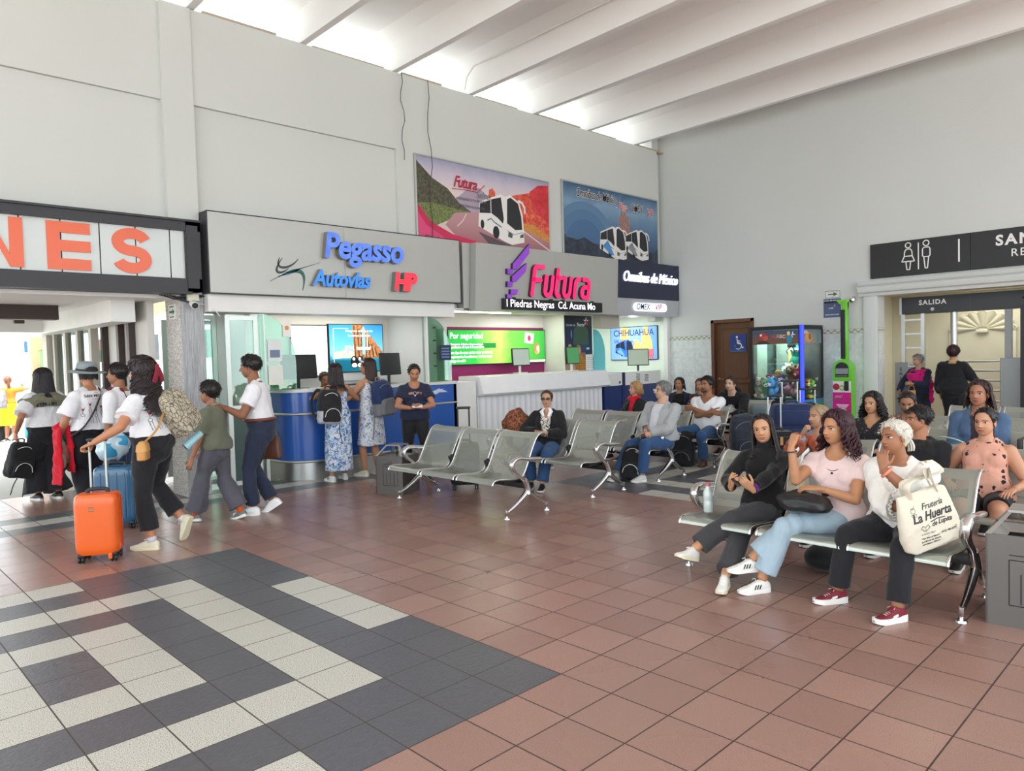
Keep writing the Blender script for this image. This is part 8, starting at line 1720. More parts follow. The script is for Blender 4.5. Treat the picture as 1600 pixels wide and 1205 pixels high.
m.loft([p.ring(u, gr, sx=sx_) for u, gr, sx_ in ((.60, .055, 1.30), (.68, .075, 1.34), (.78, .075, 1.32), (.88, .07, 1.26), (.96, .06, 1.2), (1.02, .05, 1.2))])
p.part('shawl', m, M_SHAWLG, .010, 4, .022, 34, None, (.6, .6, 1.6))
p = Fig('dark-haired young man in white shirt half hidden behind the curly-haired woman', (-.16, 6.28, 0), D2R(130), 1.67, 'm', .1, '#96684c', head=(.25, .02, 0), hands=(None, (.20, -.30, .86)), handpose=('relaxed', 'grip'), elbowpole=((-.5, -1, -.4), (.5, -1, -.6)))
p.top(M_WHITE_T, .5, .02, hem=.05); p.trousers(M_BLUEJEAN); p.shoes(M_BLACKSHOE); p.hair(H_BLACK, 'short', vol=.055); m = MB(); m.tube([p.at((-.09, .10, -.16)), p.at((-.09, .05, .02)), p.at((-.075, -.07, .0)), p.at((-.06, -.11, -.12))], .024, 8, flat=.35, ref=(1, 0, 0)); m.build('maroon_strap', cloth('maroon_webbing', '#5f1f2c'), p.root, 60); PBOY2 = p
p = Fig('person in orange top and yellow skirt out on the platform', (.70, 17.3, 0), D2R(60), 1.50, 'f', .2, '#a8765a', head=(.6, 0, 0), hands=((-.2, .15, .9), (.25, .2, 1.25)))
p.top(cloth('orange_tee', '#e07828'), .35, .016, hem=.2); p.skirt(cloth('yellow_skirt', '#d9b81c'), .42, .34, .0, .12, amp=.008); p.shoes(M_BLACKSHOE); p.hair(hair_mat('#5a3524', '#8f5c40'), 'pony', vol=.04, tie=(0, -.5, .6), length=1.0); PORANGE = p

# -- at the turnstiles
p = Fig('older woman with a fuchsia shawl standing at the exit gate', (11.42, 1.74, 0), D2R(165), 1.47, 'f', .45, '#b58a70', head=(-.35, .1, 0), lean=.06, hands=((-.02, .24, .94), (.26, .18, .80)), elbowpole=((-1, -.3, -.4), (1, -.6, -.3)), fingers=((.8, .2, .1), None))
p.top(cloth('navy_dress_top', '#20233a'), .95, .018, hem=.0); p.skirt(MATS['navy_dress_top'], .30, .34, .0, .10, name='tunic'); p.trousers(M_BLKTRS, .97, .012); p.shoes(M_BLACKSHOE); p.hair(H_GREY, 'short', vol=.05, back=.14, front=.82)
m = MB(); m.loft([p.ring(u, gr, sx=1.22) for u, gr in ((.48, .035), (.58, .04), (.7, .042), (.82, .038), (.92, .03), (1.0, .02))]); m.tube([p.at((-.14, .02, -.10)), p.at((-.17, -.02, -.3)), p.at((-.17, -.03, -.62))], [.06, .07, .05], 10); p.part('shawl', m, M_FUCHSIA, .011, 4, .016, 34, None, (.6, .6, 1.5)); PFUCH = p
p = Fig('woman in black jacket with short dark red hair seen from behind at the turnstile', (11.20, 1.16, 0), D2R(4), 1.60, 'f', .55, '#b58a70', head=(.0, .05, 0), hands=((-.22, .12, .78), (.34, .26, .90)), elbowpole=((-.4, -1, -.2), (.4, -1, -.4)))
p.top(cloth('black_coat', '#17181c', .8), .96, .028, hem=-.16, name='jacket', flare=.06, amp=.008); p.trousers(M_BLKTRS, .97, .012); p.shoes(M_BLACKSHOE); p.hair(hair_mat('#1f1014', '#4a2a30'), 'short', vol=.10, back=.16, streak=.03)
m = MB(); m.tube([p.N + p.Fc @ np.array([.05 * math.sin(t), .048 * math.cos(t) - .004, .022]) for t in np.linspace(0, 6.28, 16, endpoint=False)], .010, 8, closed=True); m.build('collar', cloth('yellow_collar', '#d8c22a'), p.root, 60)
# ------------------------------------------------------------------ suitcases
N_BLK = cloth('black_nylon', '#1d1d21', .7, .08, .15)
def rrect(w, d, r, n=5):
    P = []
    for cx, cy, a in ((w / 2 - r, d / 2 - r, 0), (-w / 2 + r, d / 2 - r, 90), (-w / 2 + r, -d / 2 + r, 180), (w / 2 - r, -d / 2 + r, 270)):
        P += [(cx + r * math.cos(math.radians(a + t)), cy + r * math.sin(math.radians(a + t))) for t in np.linspace(0, 90, n)]
    return P
def suitcase(label, loc, rz, w, d, h, shell, trim, handle=.0, gap=.13, soft=False, tags=None, pole=None, rib=True):
    """upright case: w wide (x), d deep (y), h shell height; handle = how far the pull rods stand out"""
    o = thing('suitcase', label, 'suitcase', loc, rz); z0 = .065
    m = MB(); P = rrect(w, d, min(w, d) * (.28 if not soft else .16), 6); zs = [(0, .86), (.02, .95), (.05, .99), (.09, 1), (h - .09, 1), (h - .05, .99), (h - .02, .95), (h, .84)]
    m.loft([[(x * s, y * s, z0 + z) for x, y in P] for z, s in zs]); body = m.build('shell', shell, o, 40)
    m = MB()
    if not soft:
        for dy in (-.012, .012): m.loft([[(q, dy - .004, z0 + .03), (q, dy + .004, z0 + .03), (q, dy + .004, z0 + h - .03), (q, dy - .004, z0 + h - .03)] for q in (-w / 2 - .004, -w / 2 + .006)]); m.loft([[(q, dy - .004, z0 + .03), (q, dy + .004, z0 + .03), (q, dy + .004, z0 + h - .03), (q, dy - .004, z0 + h - .03)] for q in (w / 2 - .006, w / 2 + .004)]); m.box((0, dy, z0 + h - .001), (w * .8, .008, .008))
        if rib:
            for x in np.linspace(-w * .28, w * .28, 4): m.box((x, d / 2 + .001, z0 + h / 2), (.012, .008, h * .8), bev=.003); m.box((x, -d / 2 - .001, z0 + h / 2), (.012, .008, h * .8), bev=.003)
        m.build('zip_band' if not rib else 'ribs', trim, o, 40)
    else:
        m.box((0, -d / 2 - .018, z0 + h * .34), (w * .78, .05, h * .5), bev=.022); m.box((0, -d / 2 - .014, z0 + h * .78), (w * .72, .04, h * .24), bev=.018); m.build('front_pocket', shell, o, 40); m = MB(); m.tube([(-w * .45, 0, z0 + .05), (-w * .49, 0, z0 + h * .5), (-w * .43, 0, z0 + h - .02), (w * .43, 0, z0 + h - .02), (w * .49, 0, z0 + h * .5), (w * .45, 0, z0 + .05)], .006, 6); m.build('piping', trim, o, 40)
    m = MB(); m.tube(catmull([(-.08, 0, z0 + h - .005), (-.06, 0, z0 + h + .03), (.06, 0, z0 + h + .03), (.08, 0, z0 + h - .005)], 5), .010, 8, flat=1.6); m.build('carry_handle', M_BLACK, o, 40)
    for sx in (-1, 1):
        for sy in (-1, 1):
            x, y = sx * (w / 2 - .045), sy * (d / 2 - .04); m = MB(); m.box((x, y, .062), (.05, .045, .03), bev=.01)
            for q in (-.014, .014): m.lathe([(0, -.008), (.024, -.008), (.027, -.004), (.027, .004), (.024, .008), (0, .008)], 14, (x + q, y, .027), roty(math.pi / 2))
            m.build('wheel', M_BLACK, o, 40)
    if handle:
        m = MB(); zt = z0 + h + handle; yb = d * .22
        for sx in (-1, 1): m.tube([(sx * gap / 2, yb, z0 + h - .03), (sx * gap / 2, yb, zt)], .010, 8)
        hd = m.build('pull_rods', pole or M_ALU, o, 50); m = MB(); m.box((0, yb, zt + .008), (gap + .04, .03, .032), bev=.012); m.build('grip', M_BLACK, hd, 40)
    if tags:
        m = MB()
        for x, z in tags: m.box((x, -d / 2 - .05, z), (.035, .008, .10), bev=.003)
        m.build('luggage_tag', plain('tan_leather', '#c08a5a', .5), o)
    return o
M_ORCASE = plain('orange_polycarbonate', '#e2601c', .32, coat=.25, vary=.05)
s1 = suitcase('orange hard shell suitcase pulled by the curly-haired woman', (-.93, 4.33, 0), D2R(-30), .335, .235, .50, M_ORCASE, plain('deep_orange', '#c9480f', .4), handle=.43, gap=.12, rib=False)
p = Pic((-.04, -.1188, .43), PX, PZ); p.rect(0, 0, .035, .035, C('#8a5a3a')); p.rect(.004, .02, .031, .025, C('#d8a070')); p.rect(.004, .01, .031, .015, C('#d8a070')); p.build('brand_patch', s1)
m = MB(); m.box((.10, -.10, .05), (.03, .03, .05), bev=.008); m.build('zip_pull', M_ORCASE, s1)
s2 = suitcase('dark blue ribbed suitcase behind the curly-haired woman', (-.43, 5.56, 0), D2R(-35), .40, .27, .56, plain('petrol_blue_shell', '#1f5a80', .25, coat=.5), plain('petrol_dark', '#184a6a', .3), handle=.30, gap=.16, pole=M_DARK)
m = MB(); rs = np.random.RandomState(4); m.ball((0, 0, 0), (.15, .11, .14), 18, 12); V = m.arr(); V *= (1 + .10 * np.sin(V @ np.array([60, 35, 48]))[:, None] + .06 * rs.normal(size=(len(V), 1)))
o = thing('plastic_bag', 'crinkled clear plastic bag with blue packets on top of the dark blue suitcase', 'bag', (-.47, 5.50, .83)); mb = MB(); mb.add(V, m.f); mb.build('bag_film', plain('clear_blue_film', '#b9d8e6', .08, coat=1.0, bump=.8, bscale=22), o, 80); mb = MB(); mb.box((-.05, -.09, -.03), (.12, .05, .14), .3, bev=.02); mb.box((.06, -.08, .05), (.10, .05, .10), -.3, bev=.02); mb.build('packet', plain('aqua_packet', '#2f94c4', .3), o, 40)
suitcase('tall navy fabric suitcase standing by the crane machine side of the benches', (6.90, 1.98, 0), D2R(-52), .50, .34, .80, cloth('navy_nylon', '#1f2c52', .7, .08, .15), plain('copper_zip', '#b07a5c', .4, .5), handle=.30, gap=.20, soft=True)
suitcase('small black fabric cabin case with tan tags in front of the tall navy suitcase', (5.86, 1.70, 0), D2R(-52), .40, .26, .54, cloth('black_nylon', '#1d1d21', .7, .08, .15), M_DARK, handle=.42, gap=.15, soft=True, tags=((.03, .50), (.07, .34)))
suitcase('teal suitcase edge showing behind the tall navy suitcase', (7.45, 1.98, 0), D2R(-52), .46, .3, .74, plain('teal_shell', '#1f6f7a', .4), M_DARK, handle=.22, gap=.2)
suitcase('black suitcase with raised pull handle behind the empty bench', (3.12, 4.36, 0), D2R(-40), .36, .24, .50, cloth('black_nylon', '#1d1d21', .7), M_DARK, handle=.42, gap=.14, soft=True, pole=M_BLACK)

# ------------------------------------------------------------------ backpacks: x wide, y outwards (front of the pack at +y), z up
def backpack(name, label, loc, R, w, d, h, main, lower, pocket, straps=True, strap_mat=None, zipper=None, cat='backpack', hang=None, slump=0.0):
    o = thing(name, label, cat, loc); M4 = Matrix([[*map(float, R[i]), 0] for i in range(3)] + [[0, 0, 0, 1]]); o.matrix_world = Matrix.Translation([float(q) for q in loc]) @ M4
    P = rrect(w, d, min(w, d) * .32, 5); zs = [(0, .80, .80), (.04, .96, .98), (.14, 1.0, 1.06), (.45, 1.0, 1.05), (.72, .97, .92), (.88, .86, .74), (.97, .62, .50), (1.0, .35, .28)]
    m = MB(); m.loft([[(x * a + slump * math.sin(z * 3), y * b - (1 - b) * d * .35, z * h) for x, y in P] for z, a, b in zs]); V, F, N = fuse(m, .011, 3); V = folds(V, N, .007, 45, int(w * 1000)); mi = None
    mats = [main]
    if lower is not None: mats = [main, lower]; mi = ((V[F].mean(1)[:, 2]) < h * .36).astype(int)
    mesh_obj('shell', V, F, mats, o, mi)
    m = MB(); P2 = rrect(w * .80, d * .45, d * .18, 4); m.loft([[(x * a, y + d * .44, z * h) for x, y in P2] for z, a in ((.06, .85), (.10, 1), (.38, 1), (.46, .9), (.49, .7))]); V, F, N = fuse(m, .010, 3); mesh_obj('front_pocket', folds(V, N, .005, 50, 3), F, pocket, o)
    if zipper is not None:
        m = MB(); m.tube([(x * w * .44, d * .50 - .05 * abs(x) + .002, h * (.52 + .36 * math.sqrt(max(0, 1 - x * x)))) for x in np.linspace(-1, 1, 17)], .004, 5); m.tube([(x * w * .34, d * .685, h * (.20 + .24 * math.sqrt(max(0, 1 - x * x)))) for x in np.linspace(-1, 1, 15)], .0045, 5); m.build('zip', zipper, o)
    m = MB(); m.tube(catmull([(-.035, -d * .35, h * .97), (-.03, -d * .38, h * 1.06), (.03, -d * .38, h * 1.06), (.035, -d * .35, h * .97)], 4), .009, 6); m.build('top_loop', strap_mat or main, o, 60)
    if straps:
        for sx in (-1, 1):
            m = MB(); m.tube(catmull([(sx * .07, -d * .42, h * .92), (sx * .10, -d * .50 - .10, h * .95), (sx * .13, -d * .5 - .19, h * .70), (sx * .15, -d * .5 - .12, h * .38), (sx * w * .46, -d * .40, h * .10)] if straps != 'flat' else [(sx * .07, -d * .42, h * .92), (sx * .10, -d * .55, h * .75), (sx * .12, -d * .56, h * .4), (sx * w * .46, -d * .40, h * .08)], 5), .024, 8, flat=.35, ref=(1, 0, 0)); m.build('strap', strap_mat or main, o, 60)
    if hang:
        for a, b in hang: m = MB(); m.tube(catmull([a, ((a[0] + b[0]) / 2 + .02, a[1], (a[2] + b[2]) / 2), b], 4), .011, 6, flat=.3); m.build('hanging_strap', strap_mat or main, o, 60)
    return o
N_GREY = cloth('grey_nylon', '#7b7c80', .75); N_LGREY = cloth('light_grey_marl', '#b9bcc6', .85); N_NAVYB = cloth('navy_pack_nylon', '#24335c', .7); N_DKBLUE = cloth('slate_pack_nylon', '#262c38', .75)
def facing(f, tilt=0.0, roll=0.0): return rotz(D2R(f) - math.pi / 2) @ rotx(-tilt) @ roty(roll)    # +y of the pack points to f
def on_back(fig, c, name, label, w, d, h, main, lower, pocket, roll=0.0, **kw):
    R = rotz(fig.root.rotation_euler[2]) @ fig.Fc @ rotz(math.pi) @ roty(roll); return backpack(name, label, fig.world(fig.at(c)), R, w, d, h, main, lower, pocket, **kw)
on_back(PD1, (-.22, -.21, -.52), 'backpack', 'black backpack with pale grey lower half on the woman in the long blue dress', .32, .17, .46, N_BLK, N_LGREY, N_BLK, roll=-.06, zipper=M_WHITE, hang=(((-.12, .06, .08), (-.15, .07, -.26)),))
on_back(PD2, (.05, -.24, -.52), 'backpack', 'grey and navy backpack on the woman in the knee length dress', .32, .20, .50, N_NAVYB, N_GREY, N_GREY, roll=.08, zipper=N_GREY, strap_mat=N_GREY, hang=(((.14, -.05, .1), (.16, -.12, -.30)),))
LEAF = NT('leaf_line_cloth'); _o = LEAF.coord(); _v = LEAF.n('ShaderNodeTexVoronoi'); _v.feature = 'DISTANCE_TO_EDGE'; _v.inputs['Scale'].default_value = 34; LEAF.l(LEAF.mapping(_o, (1, 1, .6), (.3, .5, .4)), _v.inputs['Vector']); LEAF.col(LEAF.mix(LEAF.math('LESS_THAN', _v.outputs['Distance'], .075), lin('#b9ae98'), lin('#6d675c'))); LEAF.b.inputs['Roughness'].default_value = .85; LEAF.bump(LEAF.noise(_o, 14, 3), .4, .02)
on_back(PCURL, (.20, -.19, -.42), 'backpack', 'beige leaf-patterned backpack slung on the right shoulder of the curly-haired woman', .29, .19, .42, LEAF.mat, None, LEAF.mat, roll=.42, straps=False, strap_mat=LEAF.mat)
P_ = PCURL; m = MB(); A_1 = [P_.world(P_.at(q)) for q in ((.03, -.11, -.22), (.09, -.12, -.06), (.115, -.03, -.012), (.12, .07, -.06), (.15, .10, -.2), (.22, .02, -.32))]; m.tube(catmull(A_1, 5), .020, 8, flat=.35, ref=(1, 0, 0)); solo('shoulder_strap', m, LEAF.mat, 'pale strap of the leaf-patterned backpack over the right shoulder', 'strap', A_1[1], smooth=60)
q = P_.world(P_.at((.25, -.16, -.52))); o = thing('tumbler', 'pale aqua steel tumbler hanging under the leaf-patterned backpack', 'bottle', q); m = MB(); Rm = rotz(P_.root.rotation_euler[2]) @ roty(.75) @ rotx(.5); m.lathe([(0, -.11), (.028, -.11), (.032, -.10), (.040, .07), (.040, .08), (0, .08)], 20, (0, 0, 0), Rm @ rotx(math.pi)); m.build('cup', plain('aqua_enamel', '#9cc9d4', .35), o, 40); m = MB(); m.lathe([(0, .0), (.030, 0), (.030, .006), (0, .006)], 20, Rm @ np.array([0, 0, -.083]), Rm); m.build('lid', M_BLACK, o, 40)
# tan crossbody bag and its strap
o = thing('crossbody_bag', 'tan crossbody bag at the left hip of the curly-haired woman', 'handbag', P_.world(P_.at((-.24, -.05, -.50)))); Rm = rotz(P_.root.rotation_euler[2] + .5); m = MB(); m.loft([[tuple(Rm @ np.array([x, y * b, z])) for x, y in rrect(.20 * a, .075, .03, 4)] for z, a, b in ((-.08, .85, .7), (-.07, 1, 1), (.0, .98, 1.05), (.06, .8, .8), (.075, .6, .5))]); m.build('pouch', plain('tan_suede', '#c08a4c', .6), o, 40); m = MB(); m.loft([[tuple(Rm @ np.array([x, y * b - .0, z])) for x, y in rrect(.202 * a, .088, .03, 4)] for z, a, b in ((.0, .99, 1.04), (.05, .90, .95), (.082, .62, .55))]); m.build('flap', plain('tan_suede_light', '#c9965a', .6), o, 40)
m = MB(); A_1 = [P_.at(q) for q in ((-.23, -.07, -.43), (-.14, -.155, -.34), (.0, -.165, -.16), (.075, -.13, -.04), (.09, -.03, .0), (.06, .09, -.08))]; m.tube(catmull([tuple(P_.world(q) - np.array(o.location)) for q in A_1], 5), .016, 8, flat=.3, ref=(1, 0, 0)); m.build('strap', plain('tan_suede', '#c08a4c', .6), o, 60)
# hat woman: strap, red jacket over the arm
P_ = PHAT; m = MB(); A_1 = [P_.world(P_.at(q)) for q in ((.07, .08, -.05), (.075, -.02, .012), (.06, -.10, -.06), (-.05, -.155, -.24), (-.17, -.15, -.40), (-.23, -.04, -.48), (-.20, .09, -.5))]; m.tube(catmull(A_1, 5), .024, 8, flat=.25, ref=(1, 0, 0)); solo('bag_strap', m, N_BLK, 'wide black strap running diagonally over the white printed back', 'strap', A_1[3], smooth=60)
W_ = P_.world(P_.W[0]); E_ = P_.world(P_.E[0]); mid = W_ * .55 + E_ * .45; ex = unit((W_ - E_) * [1, 1, 0]); ey = np.array([-ex[1], ex[0], 0])
m = MB()
for off, L0, wd, thk in ((.045, .62, .10, .03), (-.05, .50, .085, .028)):
    rings = []
    for f in np.linspace(0, 1, 10):
        c = mid + ey * off * (1 + f * .5) + np.array([0, 0, .03 - L0 * f]); ww = wd * (1 + .35 * f + .12 * math.sin(f * 9 + off * 40)); rings.append([c + ex * ww * math.cos(t) + ey * thk * (1 + .4 * math.sin(3 * t + f * 5)) * math.sin(t) for t in np.arange(14) * 2 * math.pi / 14])
    m.loft(rings)
m.tube([mid - ey * .07 + np.array([0, 0, .0]), mid + np.array([0, 0, .055]), mid + ey * .07 + np.array([0, 0, .0])], .055, 12)
V, F, N = fuse(m, .011, 3); V = folds(V, N, .010, 40, 8); o = thing('red_jacket', 'bright red fleece jacket draped over the arm of the woman in the hat', 'jacket', mid); mesh_obj('fleece', V - mid, F, M_RED, o)
m = MB(); m.tube(catmull([mid + ey * .0 + np.array([0, 0, -.05]), mid - ey * .06 - ex * .03 + np.array([0, 0, -.25]), mid - ey * .03 + ex * .02 + np.array([0, 0, -.42]), mid + ey * .04 + ex * .06 + np.array([0, 0, -.45])], 5), .035, 8, flat=.4); solo('patterned_strap', m, pattern('green_black_weave', '#17181a', '#4f7a4a', 60, .5, .56), 'dark green patterned strap hanging between the folds of the red jacket', 'strap', mid, smooth=60)
# black backpack hanging from the hand of the woman with the shawl
W_ = PSHAWL.world(PSHAWL.W[0]) + np.array([0, 0, -.08]); backpack('backpack', 'black backpack dangling from the hand of the woman with the olive shawl', W_ + np.array([-.02, .02, -.47]), facing(-70, .10, -.20), .30, .17, .44, N_BLK, None, N_BLK, straps=False, zipper=M_WHITE, hang=(((-.14, -.05, .12), (-.17, -.08, -.24)), ((-.06, -.06, .03), (-.02, -.08, -.22))))
# brown shoulder bag of the man in the white polo
P_ = PMAN; c = P_.world(P_.at((.25, .02, -.72))); o = thing('leather_bag', 'brown leather bag hanging at the side of the man in the white polo', 'handbag', c); Rm = rotz(P_.root.rotation_euler[2] + 1.3); m = MB(); m.loft([[tuple(Rm @ np.array([x, y * b, z])) for x, y in rrect(.26 * a, .09, .035, 4)] for z, a, b in ((-.13, .8, .7), (-.11, 1, 1), (0, .98, 1.1), (.10, .85, .8), (.12, .7, .5))]); m.build('pouch', plain('brown_bag_leather', '#5e3a2a', .45), o, 40); m = MB(); m.tube(catmull([tuple(Rm @ np.array(q)) for q in ((-.09, 0, .1), (-.06, 0, .22), (.06, 0, .22), (.09, 0, .1))], 4), .009, 6); m.build('handle', plain('brown_bag_leather', '#5e3a2a', .45), o, 60)

# bags on the floor by the benches
backpack('backpack', 'black backpack with white piping on the floor between the feet of the grey jacket man', (4.80, 3.10, .0), facing(205, -.12, -.10), .30, .20, .46, N_BLK, None, N_BLK, straps='flat', zipper=M_WHITE)
backpack('backpack', 'black backpack on the floor by the boots of the man with folded arms', (6.22, 3.24, .0), facing(200, .05), .34, .22, .50, N_BLK, None, N_BLK, straps='flat', zipper=N_GREY)
backpack('backpack', 'large slate blue travel backpack on the floor before the man in the hoodie', (6.46, 2.42, .16), facing(225, .10, .06), .40, .28, .58, N_DKBLUE, None, N_DKBLUE, straps='flat', zipper=N_GREY)
solo('duffel_bag', MB().ball((6.5, 2.46, .085), (.30, .22, .085), 20, 12), N_DKBLUE, 'dark duffel bag lying under the slate blue travel backpack', 'bag', (6.5, 2.46, 0), smooth=60)
# bags on laps and seats
c = np.array([2.00, -.36, .600]); o = thing('black_bag', 'soft black bag on the lap of the woman in the pink T-shirt', 'handbag', c); m = MB(); m.loft([[(x * a, y * a + .02 * math.sin(z * 30), z) for x, y in rrect(.22, .34, .07, 5)] for z, a in ((-.055, .8), (-.03, 1), (.02, .98), (.05, .78), (.06, .5))]); V, F, N = fuse(m, .009, 3); mesh_obj('pouch', folds(V, N, .012, 34, 12), F, plain('black_soft_leather', '#1b1b1d', .45), o); m = MB(); m.tube(catmull([(.06, -.12, .045), (.11, -.08, .07), (.14, .0, .06), (.11, .06, .055), (.06, .10, .045)], 5), .022, 8, flat=.5); m.build('strap', plain('black_soft_leather', '#1b1b1d', .45), o, 60)
c = np.array([2.44, -.10, .40]); o = thing('cream_bag', 'cream fabric bag with white straps wedged between the girl and the pink T-shirt', 'bag', c); m = MB(); m.loft([[(x * a + .20 * z, y * a, z) for x, y in rrect(.14, .15, .04, 4)] for z, a in ((0, .8), (.03, 1), (.30, .95), (.40, .8))]); V, F, N = fuse(m, .009, 3); mesh_obj('sack', folds(V, N, .010, 40, 5), F, cloth('cream_canvas_bag', '#cfc5ae', .9), o)
for dy in (-.035, .04): m = MB(); m.tube([(-.05, dy, .05), (-.02, dy, .28), (.06, dy, .43), (.16, dy, .46)], .016, 8, flat=.3, ref=(0, 1, 0)); m.build('strap', M_WHITE, o, 60)
# canvas tote with printing, hanging at the near side of the white-haired woman
TO = np.array([1.985, -1.11, .435]); X_ = unit(np.array([.64, -.38, .17])); Y_ = unit(np.cross(np.cross(X_, np.array([-.10, -.02, 1.0])), X_)); Z_ = np.cross(X_, Y_)
o = thing('tote_bag', 'cream canvas tote bag printed with black lettering beside the white-haired woman', 'bag', TO); M_TOTE = cloth('natural_canvas', '#d9d2c0', .9, .04, .4)
def tote_ring(v, wdt, th, skew=0.0):
    n = 28; t = np.arange(n) * 2 * math.pi / n; return [X_ * (wdt / 2 * math.copysign(abs(math.cos(q)) ** .35, math.cos(q)) + skew) + Y_ * (v + .012 * math.sin(5 * math.cos(q))) + Z_ * th * math.copysign(abs(math.sin(q)) ** .8, math.sin(q)) for q in t]
m = MB(); m.loft([tote_ring(v, w_, th, sk) for v, w_, th, sk in ((-.015, .34, .018, .02), (.0, .38, .032, .02), (.06, .405, .042, .02), (.16, .40, .044, .01), (.26, .37, .034, .0), (.33, .345, .022, -.01), (.345, .34, .012, -.01))]); V, F, N = fuse(m, .008, 3); tv_ = mesh_obj('canvas', folds(V, N, .005, 26, 2), F, M_TOTE, o)
m = MB(); sh_ = p21.world(p21.at((-.155, -.01, .012))) - TO
for dz in (.012, -.02): m.tube(catmull([X_ * -.10 + Y_ * .32 + Z_ * dz, X_ * -.09 + Y_ * .42 + Z_ * dz, sh_ + np.array([.02, -.06, -.06]) + X_ * dz, sh_ + X_ * dz * 1.2, sh_ + np.array([.09, .02, -.05]), X_ * .06 + Y_ * .42 + Z_ * dz, X_ * .09 + Y_ * .32 + Z_ * dz], 5), .019, 8, flat=.25, ref=(0, 0, 1))
m.build('strap', M_TOTE, o, 60)
p = Pic((0, 0, 0), (1, 0, 0), (0, 1, 0)); k = C('#26262a')
p.text('Frutería', .050, .012, .262, k, shear=.35, bold=.0006, sx=.9); p.text('La Huerta', .072, .0, .205, k, shear=.22, bold=.0022, sx=.92); p.line([(-.02, .165), (.03, .172), (.085, .166)], .006, k); p.text('de Lupita', .042, .055, .148, k, shear=.3, bold=.0008, sx=.9)
ring(p, -.115, .255, .015, .002, k, 10); p.line([(-.132, .235), (-.098, .235), (-.105, .218), (-.125, .218), (-.132, .235)], .002, k); p.line([(-.128, .275), (-.115, .262), (-.10, .28)], .002, k); p.line([(-.09, .14), (-.06, .118), (-.03, .136), (-.04, .155), (-.06, .145), (-.08, .157), (-.09, .14)], .0025, k); p.line([(-.06, .118), (-.06, .145)], .002, k)
p.text('Un Pueblito Mágico', .012, -.045, .103, k, shear=.3); p.text('y', .012, -.045, .090, k)
for i, t_ in enumerate(('"The Best of Mexico"', 'San Miguel de Allende', 'Guanajuato, México')): p.text(t_, .0145, -.03, .076 - .018 * i, k, bold=.0003)
p.text('(415) 186 0276', .017, .095, .082, k, bold=.0004, shear=.1); p.line([(.145, .095), (.152, .095), (.152, .07), (.145, .07)], .0018, k)
A = p.mb.arr(); bv = BVHTree.FromPolygons([v.co for v in tv_.data.vertices], [tuple(q.vertices) for q in tv_.data.polygons]); sg = 1 if Z_ @ (CAM_C - TO) > 0 else -1
if sg < 0: A[:, 0] *= -1
V = []
for a in A:
    q = X_ * (a[0] + .012) + Y_ * a[1] + Z_ * sg * .3; h = bv.ray_cast(Vector(q), Vector(-Z_ * sg)); V.append((np.array(h[0]) if h[0] is not None else q - Z_ * sg * .27) + Z_ * sg * (.0012 + a[2] * .3))
me = bpy.data.meshes.new('print'); me.from_pydata([list(map(float, v)) for v in V], [], p.mb.f if sg > 0 else [f[::-1] for f in p.mb.f]); me.materials.append(k); q = bpy.data.objects.new('printed_lettering', me); COL.objects.link(q); q.parent = tv_
# bag by the woman in sunglasses, bottles, small things
c = np.array([3.90, 4.22, .40]); o = thing('patterned_bag', 'rust and brown patterned bag on the seat beside the woman in sunglasses', 'bag', c); m = MB(); m.ball((0, 0, .27), (.18, .22, .28), 18, 12); V, F, N = fuse(m, .010, 2); mesh_obj('sack', folds(V, N, .020, 30, 4), F, pattern('rust_paisley', '#7a4630', '#b0673f', 22, .42, .56, '#3a2620'), o); m = MB(); m.ball((-.10, -.12, .15), (.07, .08, .10), 14, 10); m.build('grey_cloth', cloth('grey_lining', '#8d9198', .9), o, 60)
def bottle(name, label, loc, R, r, h, body, cap, band=None):
    o = thing(name, label, 'bottle', loc); m = MB(); m.lathe([(0, 0), (r * .9, 0), (r, .01), (r, h * .35), (r * .92, h * .4), (r, h * .45), (r, h * .68), (r * .45, h * .86), (r * .4, h * .9), (0, h * .9)], 18, (0, 0, 0), R); m.build('flask', body, o, 50); m = MB(); m.lathe([(0, h * .88), (r * .5, h * .88), (r * .5, h), (0, h)], 16, (0, 0, 0), R); m.build('cap', cap, o, 40)
    if band is not None: m = MB(); m.lathe([(r * 1.01, h * .46), (r * 1.01, h * .62)], 18, (0, 0, 0), R); m.build('label_band', band, o, 50)
bottle('water_bottle', 'clear water bottle with pink cap on the seat edge beside the girl with the phone', (2.16, .44, .40), np.eye(3), .036, .22, plain('clear_bottle', '#c6d2ce', .08, coat=1.0), plain('pink_cap', '#c9707a', .4))
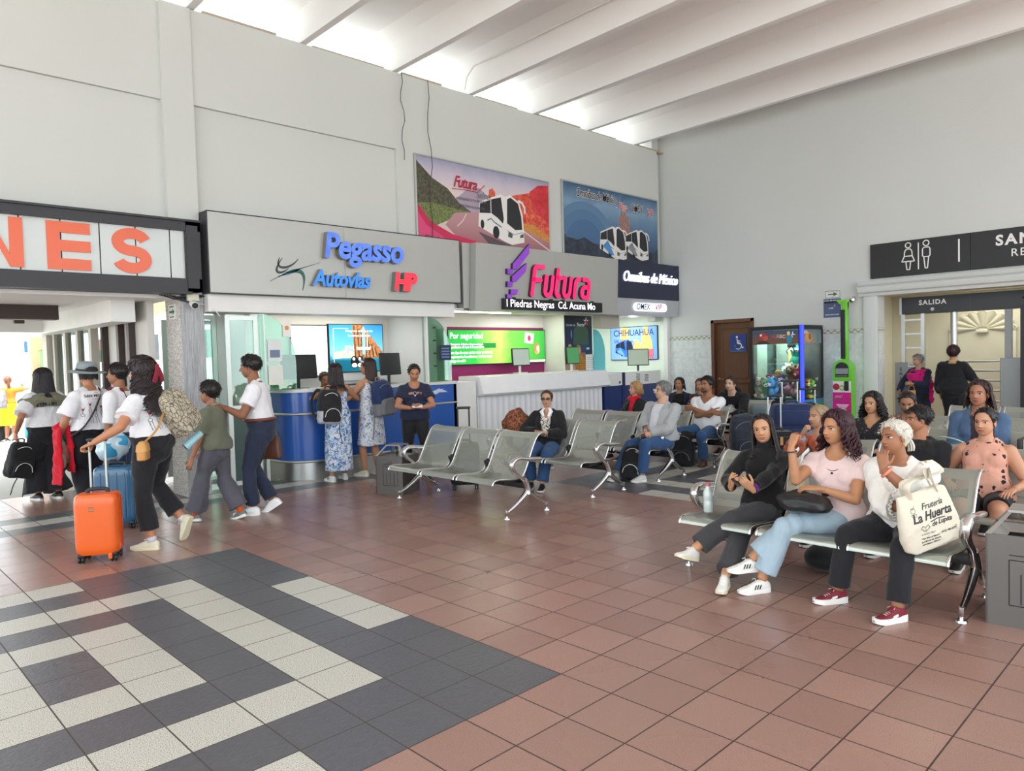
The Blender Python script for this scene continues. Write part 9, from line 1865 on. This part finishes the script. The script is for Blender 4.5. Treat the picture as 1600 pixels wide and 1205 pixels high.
bottle('water_bottle', 'clear bottle with blue cap lying on the seat beside the peach flowered top', (3.42, -1.30, .425), rotz(.35) @ roty(math.pi * 1.5), .042, .24, plain('clear_bottle', '#c6d2ce', .08, coat=1.0), plain('blue_cap', '#2f4f9a', .4), C('#b9c4cc'))
solo('dark_bag', MB().ball((2.55, -.28, .10), (.18, .15, .10), 16, 10), N_BLK, 'dark bag on the floor under the bench behind the pink T-shirt', 'bag', (2.55, -.28, 0), smooth=60)
o = thing('striped_bag', 'black and white striped bag on the seat at the right edge, beside the denim jacket', 'bag', (4.86, -1.12, .40))
m = MB()
for i in range(6): m.box((0, -.12 + .045 * i, .20), (.22, .045, .36), bev=.012, mat=i % 2)
m.build('sack', [C('#e3ddd6'), C('#2a2220')], o, 40)
solo('mint_strap', MB().tube(catmull([(4.2, -.52, .80), (4.16, -.58, .83), (4.14, -.68, .82), (4.18, -.74, .79)], 5), .012, 8, flat=.5), plain('mint_plastic', '#a9cdbd', .5), 'pale mint strap lying over the bench back behind the sunglasses man', 'strap', (4.18, -.6, .8))
# phone in the bearded man's hand, bags on the platform
P_ = PORANGE; on_back(P_, (-.12, -.2, -.45), 'backpack', 'grey backpack of the person in orange out on the platform', .3, .18, .42, N_GREY, None, N_GREY)
solo('dark_duffel', MB().ball((.45, 17.6, .22), (.35, .25, .22), 16, 10), N_BLK, 'dark bag on the platform floor beside the yellow skirt', 'bag', (.45, 17.6, 0), smooth=60)
solo('turquoise_bag', MB().box((1.2, 17.5, .22), (.35, .2, .42), .2, bev=.06), plain('turquoise_cloth', '#2aa9bd', .7), 'turquoise bag on the platform floor right of the yellow skirt', 'bag', (1.2, 17.5, 0), smooth=40)
o = thing('small_handbag', 'small tan handbag hanging from the hand of the woman with the fuchsia shawl', 'handbag', PFUCH.world(PFUCH.W[0]) + np.array([-.05, .0, -.16])); m = MB(); m.box((0, 0, 0), (.06, .13, .10), bev=.015); m.build('pouch', plain('tan_suede', '#c08a4c', .6), o, 40); m = MB(); m.tube(catmull([(0, -.05, .05), (0, -.03, .12), (0, .03, .12), (0, .05, .05)], 4), .006, 6); m.build('handle', plain('tan_suede', '#c08a4c', .6), o, 60)
done_figures()
